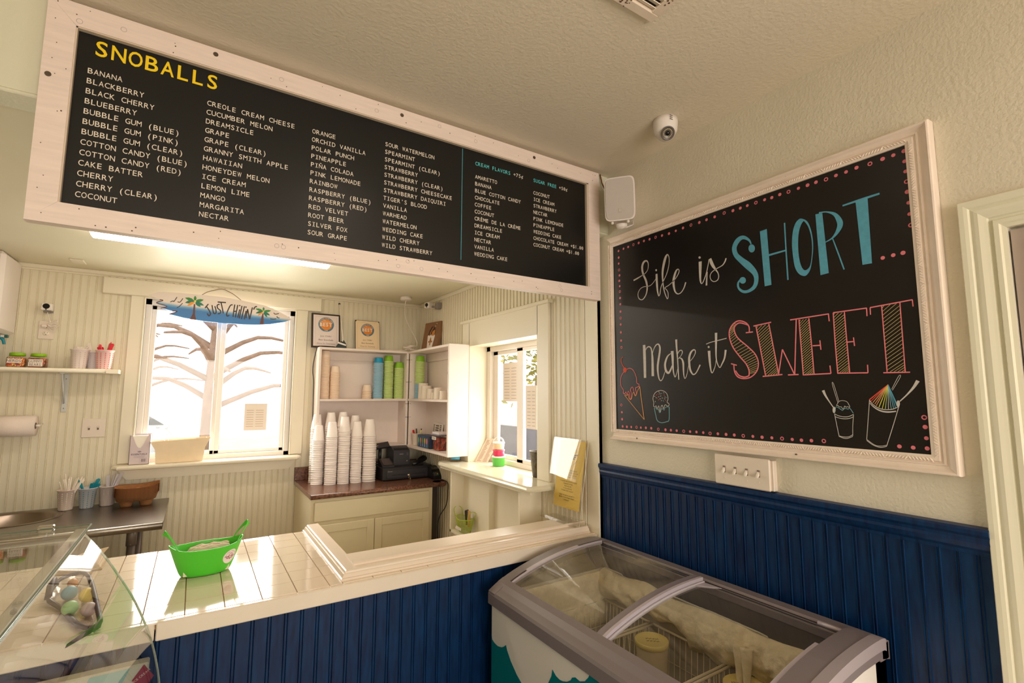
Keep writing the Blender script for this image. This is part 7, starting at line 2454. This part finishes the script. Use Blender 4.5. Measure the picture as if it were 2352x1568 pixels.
wpoly('painted_ice', [(0.32, 0.5), (0.36, 0.7), (0.48, 0.84), (0.62, 0.82), (0.76, 0.72), (0.74, 0.5)], mat('art_brown', (52, 34, 24), 0.6))
wpoly('painted_syrup', [(0.52, 0.5), (0.56, 0.66), (0.74, 0.72), (0.72, 0.5)], mat('art_caramel', (196, 128, 56), 0.6), 2)
wpoly('painted_syrup', [(0.45, 0.5), (0.5, 0.66), (0.62, 0.8), (0.56, 0.8), (0.42, 0.62), (0.4, 0.5)], mat('art_caramel', (196, 128, 56), 0.6), 2)
wpoly('painted_cup', [(0.36, 0.06), (0.68, 0.06), (0.77, 0.5), (0.72, 0.54), (0.62, 0.51), (0.52, 0.55), (0.42, 0.51), (0.33, 0.54), (0.3, 0.5)], white_paint, 2)
gold = mat('art_gold', (170, 112, 48), 0.5)
wpoly('painted_lily', [(0.52, 0.14), (0.56, 0.2), (0.55, 0.26), (0.64, 0.26), (0.65, 0.32), (0.58, 0.32), (0.57, 0.38), (0.52, 0.47), (0.47, 0.38), (0.46, 0.32), (0.39, 0.32), (0.4, 0.26), (0.49, 0.26), (0.48, 0.2)], gold, 3)
for k in range(4):
    wpoly('painted_straw', [(0.66 + k * 0.03, 0.78 + k * 0.045), (0.69 + k * 0.03, 0.77 + k * 0.045), (0.705 + k * 0.03, 0.8 + k * 0.045), (0.675 + k * 0.03, 0.815 + k * 0.045)], white_paint if k % 2 else black_plastic, 3)
rt_ = thing('wireless_router', 'small dark green pointed device lying on the shelf unit top', 'router', (1.0, 4.22, TZ2))
MB().poly([(0.955, 4.2, TZ2 + 0.001), (1.045, 4.2, TZ2 + 0.001), (1.042, 4.2, TZ2 + 0.035), (1.02, 4.2, TZ2 + 0.068), (0.985, 4.2, TZ2 + 0.05)], (0, 0.02, 0)).build('case', mat('device_green', (26, 40, 34), 0.4), rt_)
MB().poly([(0.968, 4.199, TZ2 + 0.04), (1.038, 4.199, TZ2 + 0.02), (1.04, 4.199, TZ2 + 0.032), (0.975, 4.199, TZ2 + 0.052)], (0, -0.002, 0)).build('band', white_paint, rt_)
b = MB().tube([(1.008, 4.352, 2.372), (1.008, 4.345, 2.36), (1.012, 4.20, 2.06), (1.008, 4.19, TZ2 + 0.055)], 0.0045, 6)
tag(b.build('white_cable', cord_m, origin=(1.008, 4.352, 2.372)), 'straight white cable running from a wall hole to the device', 'cable')
tag(MB().disc((1.008, 4.3565, 2.376), (0, -1, 0), 0.009, 0.002, 14).build('cable_hole', black_plastic, origin=(1.008, 4.3565, 2.376)), 'black round cable hole high in the beadboard', 'cable hole')
b = MB().tube(spline([(0.82, 4.2, 1.985), (0.808, 4.195, 1.965), (0.79, 4.2, 1.86), (0.786, 4.2, 1.78), (0.796, 4.2, 1.70), (0.8, 4.2, 1.55), (0.803, 4.2, 1.35), (0.806, 4.2, 1.15), (0.815, 4.25, 1.0)], 5), 0.004, 6)
b.tube(spline([(0.82, 4.2, 1.985), (0.87, 4.19, 1.987), (0.95, 4.2, 1.986)], 4), 0.004, 6)
tag(b.build('black_cable', black_plastic, origin=(0.82, 4.2, 1.985)), 'black cable hanging along the left side of the shelf unit', 'cable')
sd_ = thing('smoke_detector', 'white round smoke detector on the kitchen ceiling corner', 'smoke detector', (1.505, 4.07, KZ))
MB().lathe([(0.0, -0.0005), (0.05, -0.0005), (0.05, -0.022), (0.044, -0.03), (0.0, -0.032)], (1.505, 4.07, KZ), 28).build('case', wc, sd_)
b = MB().tube(spline([(1.50, 4.05, 2.413), (1.495, 4.06, 2.38), (1.51, 4.1, 2.29), (1.57, 4.15, 2.2), (1.63, 4.17, 2.12), (1.645, 4.14, 2.05), (1.62, 4.12, 1.99)], 5), 0.004, 6)
tag(b.build('white_cable', cord_m, origin=(1.5, 4.05, 2.413)), 'curved white cable hanging from the smoke detector', 'cable')
b = MB()
for k in range(7):
    a = k * 0.9
    b.tube(spline([(1.575 + 0.03 * math.cos(a) + 0.035 * math.cos(a + q * 1.05) * (1 + 0.2 * math.sin(k * 2.1)), 4.115 + 0.02 * math.sin(a) + 0.028 * math.sin(a + q * 1.05), TZ2 + 0.006 + 0.006 * k + 0.004 * math.sin(q * 2 + k)) for q in range(6)], 3, True), 0.0035, 6, True)
b.tube(spline([(1.36, 4.19, TZ2 + 0.004), (1.43, 4.2, TZ2 + 0.005), (1.5, 4.18, TZ2 + 0.004), (1.55, 4.14, TZ2 + 0.01)], 4), 0.003, 6)
tag(b.build('cable_coil', cord_m, origin=(1.575, 4.115, TZ2)), 'tangled coil of white cable on the shelf corner', 'cable')
c2_ = thing('wall_camera', 'small white camera on grey mount high on the right kitchen wall', 'camera', (1.75, 3.9, 2.37))
Mc = Matrix.Translation((1.675, 3.965, 2.37)) @ Matrix.Rotation(0.5, 4, 'Z')
MB().box(-0.03, -0.025, -0.025, 0.04, 0.025, 0.025, 0.004).xf(Mc).build('body', wc, c2_)
MB().disc((-0.03, 0, 0.002), (-1, 0, 0), 0.016, 0.002, 18).disc((-0.03, 0.0, -0.018), (-1, 0, 0), 0.004, 0.002, 8).xf(Mc).build('lens', mat('camera_lens', (16, 14, 16), 0.08), c2_)
MB().box(1.715, 3.865, 2.335, 1.7545, 3.92, 2.39, 0.003).tube([(1.70, 3.95, 2.36), (1.735, 3.9, 2.36)], 0.008, 8).build('mount', mat('mount_grey', (146, 138, 132), 0.4), c2_)

# ================================================================ hatch ledge and cubby
lg = thing('hatch_ledge', 'cream painted ledge under the service window', 'ledge', (1.65, 2.9, 1.07))
lp = [(1.548, 2.262), (1.572, 2.238), (1.754, 2.238), (1.754, 3.50), (1.62, 3.50), (1.57, 3.47), (1.548, 3.41)]
b = MB()
n = len(lp)
rows = [(1.068, 0.008), (1.072, 0.002), (1.082, -0.003), (1.092, 0.001), (1.10, 0.01)]
vs = []
for z, ins in rows:
    for x, y in lp:
        cx_, cy_ = 1.66, 2.87
        vs.append((x + (ins if x < 1.7 else 0), y + (ins if y < cy_ else -ins) * 0.8, z))
b.add(vs, [tuple(range(n))[::-1], tuple(range(4 * n, 5 * n))] + [(r_ * n + i, r_ * n + (i + 1) % n, (r_ + 1) * n + (i + 1) % n, (r_ + 1) * n + i) for r_ in range(4) for i in range(n)])
b.box(1.74, 2.428, 1.088, HX, 3.306, 1.0995)
b.build('slab', mat('ledge_paint', (232, 226, 204), 0.12, noise=0.03, nscale=6), lg)
MB().box(1.572, 2.26, 1.052, 1.58, 3.44, 1.069, 0.002).build('apron', trim_paint, lg)
cu = thing('hatch_cubby', 'open cream cubby built below the service ledge', 'cubby', (1.67, 2.86, 0.62))
b = MB().box(1.60, 2.405, 0.62, 1.752, 2.423, 1.066).box(1.60, 3.30, 0.62, 1.752, 3.318, 1.066).box(1.60, 2.405, 0.62, 1.752, 3.318, 0.636).box(1.60, 2.423, 1.048, 1.612, 3.30, 1.066)
b.box(1.742, 2.423, 0.636, 1.752, 3.3, 1.066)
b.build('carcass', trim_paint, cu)
MB().box(1.70, 2.93, 0.636, 1.742, 3.3, 1.062).build('inner_panel', trim_paint, cu)
LZ = 1.1002
sn = thing('sanitizer_bottle', 'clear pump bottle with blue white hand sanitizer label on the ledge', 'bottle', (1.668, 3.385, LZ))
MB().lathe([(0.0, 0.001), (0.042, 0.001), (0.046, 0.006), (0.046, 0.085), (0.04, 0.108), (0.022, 0.13), (0.016, 0.135), (0.016, 0.142)], (1.668, 3.385, LZ), 28).build('bottle', glass('bottle_plastic', (0.93, 0.93, 0.9), 0.05), sn)
MB().lathe([(0.0, 0.012), (0.038, 0.012), (0.041, 0.016), (0.041, 0.024), (0.0, 0.024)], (1.668, 3.385, LZ), 24).build('gel', glass('gel', (0.9, 0.88, 0.84), 0.1), sn)
b = MB().lathe([(0.018, 0.138), (0.018, 0.152), (0.012, 0.156), (0.006, 0.158), (0.006, 0.178), (0.014, 0.18), (0.014, 0.192), (0.0, 0.193)], (1.668, 3.385, LZ), 20)
b.box(1.62, 3.379, LZ + 0.18, 1.668, 3.391, LZ + 0.191, 0.003)
b.build('pump', mat('pump_white', (240, 232, 222), 0.3), sn)
dl = Vector((-0.36, -0.93, 0)).normalized()
for za, zb, cc_, nm_ in ((0.02, 0.07, (64, 164, 206), 'label_blue'), (0.07, 0.108, (240, 236, 232), 'label_white')):
    vs = []
    for i in range(13):
        a = math.atan2(dl.y, dl.x) + (i - 6) * 0.125
        for z_ in (za, zb - (0.012 * (1 - i / 12) if nm_ == 'label_blue' else 0)):
            if nm_ == 'label_white' and z_ == za:
                z_ = za - 0.012 * (1 - i / 12)
            r_ = 0.0468 if z_ < 0.085 else 0.0468 - 0.006 * (z_ - 0.085) / 0.023
            vs.append((1.668 + r_ * math.cos(a), 3.385 + r_ * math.sin(a), LZ + z_))
    MB().add(vs, [(2 * i, 2 * i + 1, 2 * i + 3, 2 * i + 2) for i in range(12)], 0, True).build(nm_, mat(nm_, cc_, 0.35), sn, recalc=False)
tmp = MB()
text(tmp, 'Purell', (0.012, 0, 0.094), UX, VZ, 0.0085)
text(tmp, 'Hand', (0.012, 0, 0.082), UX, VZ, 0.0075)
text(tmp, 'Sanitizer', (0.012, 0, 0.071), UX, VZ, 0.0075, widen=0.8)
b = MB()
a0 = math.atan2(dl.y, dl.x) - 0.5
b.add([(1.668 + 0.0475 * math.cos(a0 + p_[0] / 0.0468), 3.385 + 0.0475 * math.sin(a0 + p_[0] / 0.0468), LZ + p_[2]) for p_ in tmp.v], tmp.f)
b.build('lettering', mat('label_ink', (70, 66, 84), 0.6), sn, recalc=False)
sm_ = (1.822, 3.01)


def tub(x, y, z, r0, r1, h, col_, nm_, label, rimc=None):
    o = thing('snack_tub', label, 'tub', (x, y, z))
    MB().lathe([(0.0, 0.001), (r0, 0.001), (r0 + 0.001, 0.004), (r1 - 0.001, h - 0.008), (r1 - 0.001, h - 0.004), (r1 - 0.004, h - 0.006), (r0 - 0.002, 0.004), (0, 0.004)], (x, y, z), 28).build('body', mat('tub_' + nm_, col_, 0.35), o)
    MB().lathe([(r1 - 0.002, h - 0.010), (r1 + 0.002, h - 0.009), (r1 + 0.002, h), (r1 - 0.004, h), (r1 - 0.005, h - 0.004), (0, h - 0.004)], (x, y, z), 28).build('rim', mat('tub_rim_' + nm_, rimc or (244, 238, 228), 0.35), o)
    return o


tub(sm_[0], sm_[1], LZ, 0.041, 0.047, 0.07, (96, 194, 78), 'green', 'green paper tub at the bottom of the stack on the hatch ledge')
tub(sm_[0], sm_[1], LZ + 0.0705, 0.037, 0.041, 0.044, (222, 52, 96), 'pink', 'bright pink paper tub in the middle of the stack on the ledge', (226, 80, 116))
o = tub(sm_[0], sm_[1], LZ + 0.115, 0.036, 0.041, 0.05, (240, 208, 170), 'cream', 'cream paper tub with domed lid on top of the ledge stack')
pr = [(0.039 * math.cos(a), 0.036 * math.sin(a)) for a in [i * PI / 2 / 8 for i in range(9)]]
MB().lathe(pr, (sm_[0], sm_[1], LZ + 0.165), 28).build('dome_lid', glass('dome_plastic', (0.97, 0.97, 0.96)), o)
bk = thing('metal_bucket', 'dark galvanised flower bucket with round emblem on the ledge', 'bucket', (1.785, 2.475, LZ))
bmx, bmy = 1.785, 2.487
MB().lathe([(0.0, 0.001), (0.030, 0.001), (0.032, 0.004), (0.05, 0.15), (0.053, 0.152), (0.053, 0.156), (0.049, 0.156), (0.031, 0.006), (0, 0.005)], (bmx, bmy, LZ), 28).build('pail', mat('galvanised', (104, 96, 86), 0.45, 0.7, noise=0.35, nscale=60), bk)
def bkt(a, d):
    an = math.atan2(-0.75, -0.62) + a / 0.041
    r_ = 0.032 + 0.018 * d / 0.15 + 0.0012
    return (bmx + r_ * math.cos(an), bmy + r_ * math.sin(an), LZ + d)
vs = [bkt(0, 0.065)] + [bkt(0.017 * math.cos(2 * PI * i / 20), 0.065 + 0.019 * math.sin(2 * PI * i / 20)) for i in range(20)]
em = MB().add(vs, [(0, 1 + i, 1 + (i + 1) % 20) for i in range(20)]).build('emblem', mat('emblem_brown', (50, 36, 28), 0.6), bk, recalc=False)
b = MB()
ribbon(b, [(0.0145 * math.cos(2 * PI * i / 20), 0.065 + 0.0165 * math.sin(2 * PI * i / 20), 0.001) for i in range(21)], lambda a, d: tuple(Vector(bkt(a, d)) + Vector((-0.0006, -0.0006, 0))), (0, 0, 0), sub=1)
for zz in (0.058, 0.065, 0.072):
    ribbon(b, [(-0.009, zz, 0.0018), (0.009, zz, 0.0018)], lambda a, d: tuple(Vector(bkt(a, d)) + Vector((-0.0006, -0.0006, 0))), (0, 0, 0), sub=1)
b.build('emblem_print', mat('emblem_tan', (190, 150, 108), 0.6), em, recalc=False)
# price card leaning in the hatch corner
mc_ = thing('menu_card', 'slanted clear acrylic menu card on the left of the ledge', 'menu card', (1.86, 3.22, LZ))
Cb, Cu = Vector((1.80, 3.285, LZ + 0.001)), Vector((0.045, -0.105, 0)).normalized()
Cv = Vector((0.14, 0.02, 0.22)).normalized()
Cb = Vector((1.778, 3.275, LZ + 0.001))
MB().poly([Cb, Cb + Cu * 0.115, Cb + Cu * 0.115 + Cv * 0.20, Cb + Cv * 0.20], (0.0008, 0, 0)).build('card', mat('menu_card_paper', (240, 220, 200), 0.6), mc_)
b = MB()
for c_ in range(2):
    for i in range(17):
        w_ = random.uniform(0.025, 0.04)
        ribbon(b, [(0.012 + c_ * 0.052, 0.012 + i * 0.0105, 0.0032), (0.012 + c_ * 0.052 + w_, 0.012 + i * 0.0105, 0.0032)], lambda a, d: Cb + Cu * a + Cv * d + Vector((-0.0012, -0.0006, 0.0006)), (0, 0, 0), sub=1)
b.build('print', mat('menu_card_ink', (176, 132, 118), 0.7), mc_, recalc=False)
nt = thing('wall_note', 'small handwritten white note taped beside the hatch casing', 'note', (1.75, 3.44, 1.51))
MB().box(1.7505, 3.43, 1.508, 1.7515, 3.52, 1.632).build('paper', paper_white, nt)
MB().box(1.7495, 3.455, 1.622, 1.7506, 3.485, 1.645).build('tape', mat('tape_amber', (222, 190, 120), 0.4), nt)
b = MB()
for i in range(8):
    z_ = 1.62 - i * 0.0135
    pts = []
    for k in range(16):
        pts.append((3.515 - k * 0.0055, z_ + 0.0022 * math.sin(k * 2.4 + i), 0.0011))
    ribbon(b, pts, lambda a, d: (1.7502, a, d), (0, 0, 0), sub=2)
b.build('handwriting', mat('note_ink', (108, 122, 140), 0.7), nt, recalc=False)
# green wire basket with clips in the cubby
gb = thing('green_basket', 'lime green mesh basket in the cubby below the ledge', 'basket', (1.65, 3.19, 0.637))
gx, gy, gz = 1.652, 3.185, 0.638
gm_ = mat('lime_wire', (176, 196, 40), 0.4)


def gbp(a, t):
    k = 0.62 + 0.38 * t ** 0.7
    return (gx + 0.047 * k * math.cos(a), gy + 0.1 * k * math.sin(a), gz + 0.002 + 0.085 * t + 0.012 * t * abs(math.sin(a)))


b = MB()
for i in range(44):
    a = 2 * PI * i / 44
    b.tube([gbp(a, t / 4) for t in range(5)], 0.0009, 4)
for j in range(9):
    b.tube([gbp(2 * PI * i / 36, j / 9) for i in range(36)], 0.0009, 4, True)
b.tube([gbp(2 * PI * i / 36, 0) for i in range(36)], 0.0016, 4, True)
b.build('mesh', gm_, gb)
MB().tube([gbp(2 * PI * i / 40, 1) for i in range(40)], 0.0028, 6, True).build('rim', gm_, gb)
for sg in (1, -1):
    MB().tube(spline([(gx - 0.028, gy + 0.092 * sg, gz + 0.095), (gx - 0.03, gy + 0.11 * sg, gz + 0.14), (gx, gy + 0.118 * sg, gz + 0.158), (gx + 0.03, gy + 0.11 * sg, gz + 0.14), (gx + 0.028, gy + 0.092 * sg, gz + 0.095)], 4), 0.0024, 6).build('handle', gm_, gb)
for k, (dy, col_, lab, nm_) in enumerate(((-0.02, (20, 18, 20), 'black heart shaped clip standing in the green basket', 'clip'), (-0.045, (190, 140, 84), 'wooden clothes peg on the left in the green basket', 'peg'), (-0.062, (206, 156, 96), 'wooden clothes peg on the right in the green basket', 'peg'))):
    y = gy + dy
    if k == 0:
        b = MB().poly([(gx, y - 0.004, gz + 0.05), (gx, y - 0.026, gz + 0.145), (gx, y - 0.022, gz + 0.157), (gx, y - 0.01, gz + 0.158), (gx, y - 0.001, gz + 0.146), (gx, y + 0.01, gz + 0.15), (gx, y + 0.022, gz + 0.145), (gx, y + 0.022, gz + 0.135), (gx, y + 0.004, gz + 0.05)], (0.008, 0, 0))
    else:
        b = MB().poly([(gx, y - 0.006, gz + 0.045), (gx, y - 0.008, gz + 0.15), (gx, y - 0.001, gz + 0.155), (gx, y + 0.005, gz + 0.15), (gx, y + 0.004, gz + 0.045)], (0.009, 0, 0))
    tag(b.build(nm_, mat('clip_%d' % col_[0], col_, 0.5), origin=(gx, y, gz + 0.045)), lab, nm_)
tag(MB().poly([(gx - 0.046, gy + 0.055, gz + 0.02), (gx - 0.046, gy - 0.035, gz + 0.02), (gx - 0.052, gy - 0.05, gz + 0.042), (gx - 0.052, gy + 0.03, gz + 0.045)], (-0.001, 0, 0)).build('paper_slip', paper_white, origin=(gx - 0.048, gy, gz + 0.02)), 'small white paper slip on the front of the green basket', 'paper')
# ================================================================ outside
struct(MB().box(-40, 4.6, -0.25, 60, 60, -0.2).box(1.96, -20, -0.25, 60, 4.6, -0.2).build('ground', mat('pale_gravel', (214, 202, 184), 0.9, noise=0.1, nscale=2)))
bark = mat('pale_bark', (150, 124, 108), 0.9, noise=0.2, nscale=12)
def bare_tree(x, y, h, r, label):
    o = thing('bare_tree', label, 'tree', (x, y, -0.2))
    MB().tube([(x, y, -0.2), (x, y, h * 0.5), (x, y, h)], [r, r * 0.8, r * 0.3], 10).build('trunk', bark, o)
    b = MB()
    for k in range(16):
        a, z = k * 2.4, h * (0.42 + 0.035 * k)
        L = 1.9 - 0.06 * k
        b.tube(spline([(x, y, z), (x + L * 0.5 * math.cos(a), y + L * 0.5 * math.sin(a), z + 0.4), (x + L * math.cos(a), y + L * math.sin(a), z + 0.35)], 3), [0.05 * (1 - i / 7.5) + 0.006 for i in range(7)], 5)
    b.build('branches', bark, o)
bare_tree(0.25, 10.0, 3.2, 0.17, 'bare tree with spreading branches outside the kitchen window')
bare_tree(-1.6, 20.0, 4.0, 0.16, 'bare tree farther back behind the parked car outside')
o = thing('parked_car', 'pale parked car seen through the left kitchen window pane', 'car', (-1.5, 15.5, -0.2))
MB().poly([(-3.6, 15, 0.1), (-3.6, 15, 0.7), (-2.9, 15, 0.8), (-2.3, 15, 1.25), (-1.0, 15, 1.25), (-0.3, 15, 0.8), (0.4, 15, 0.65), (0.4, 15, 0.1)], (0, 1.6, 0)).build('body', mat('car_silver', (196, 200, 206), 0.3), o)
MB().poly([(-2.7, 14.99, 0.82), (-2.2, 14.99, 1.17), (-1.1, 14.99, 1.17), (-0.6, 14.99, 0.82)], (0, 0.01, 0)).build('side_window', mat('car_glass', (70, 78, 86), 0.1), o)
for x in (-2.9, -0.4):
    MB().lathe([(0, 0), (0.32, 0), (0.32, 0.2), (0, 0.2)], (x, 14.97, 0.12), 20, axis='y').build('wheel', black_plastic, o)
o = thing('window_poster', 'cream hours notice taped to the right kitchen window pane', 'notice', (0.46, 4.425, 1.32))
MB().box(0.335, 4.4235, 1.31, 0.495, 4.4255, 1.52).build('paper', paper_white, o)
b = MB()
for i in range(8):
    b.box(0.35, 4.4228, 1.34 + i * 0.018, 0.40, 4.4235, 1.343 + i * 0.018).box(0.415, 4.4228, 1.34 + i * 0.018, 0.47, 4.4235, 1.343 + i * 0.018)
b.build('print', mat('faded_print_tan', (190, 160, 130), 0.7), o)
for nm_, y0, y1, z0, z1, lab in (('window_poster', 2.93, 3.13, 1.55, 1.83, 'white price list taped to the left service window pane'), ('window_poster', 2.66, 2.79, 1.37, 1.66, 'white hours notice taped to the right service window pane')):
    xx = 1.93 if y0 > 2.9 else 1.903
    o = thing(nm_, lab, 'notice', (xx, (y0 + y1) / 2, z0))
    MB().box(xx - 0.001, y0, z0, xx, y1, z1).build('paper', paper_white, o)
    b = MB()
    for i in range(11):
        z_ = z0 + 0.02 + i * (z1 - z0 - 0.04) / 11
        b.box(xx - 0.0018, y0 + 0.02, z_, xx - 0.001, y0 + (y1 - y0) * 0.42, z_ + 0.003).box(xx - 0.0018, y0 + (y1 - y0) * 0.55, z_, xx - 0.001, y1 - 0.02, z_ + 0.003)
    b.build('print', mat('faded_print_grey', (170, 156, 160), 0.7), o)
leaf_ = mat('yellow_green_leaves', (178, 160, 66), 0.8, col2=(92, 112, 52), nscale=3)  # leaf colour itself varies from yellow to green
for x, y, lab in ((9, 12.5, 'yellow green leafy tree beyond the service window'), (14, 8.4, 'leafy tree at the right beyond the service window')):
    o = thing('leafy_tree', lab, 'tree', (x, y, -0.2))
    MB().cyl((x, y, -0.2), (x, y, 2.2), 0.16, 0.1, 10).build('trunk', bark, o)
    b = MB()
    for i in range(700):
        v = Vector((random.gauss(0, 1), random.gauss(0, 1), random.gauss(0, 0.75))) * 0.85
        p = Vector((x, y, 2.9)) + v
        d = Vector((random.uniform(-1, 1), random.uniform(-1, 1), random.uniform(-1, 1))).normalized()
        e_ = d.orthogonal().normalized()
        b.add([p, p + d * 0.13 + e_ * 0.06, p + d * 0.24, p + d * 0.13 - e_ * 0.06], [(0, 1, 2, 3)])
    b.build('foliage', leaf_, o, recalc=False)
tag(MB().box(5.5, 5.5, -0.2, 5.62, 11.5, 0.95).build('grey_fence', mat('weathered_grey', (112, 112, 122), 0.8, noise=0.15, nscale=4), origin=(5.55, 8.5, -0.2)), 'weathered grey board fence outside the service window', 'fence')
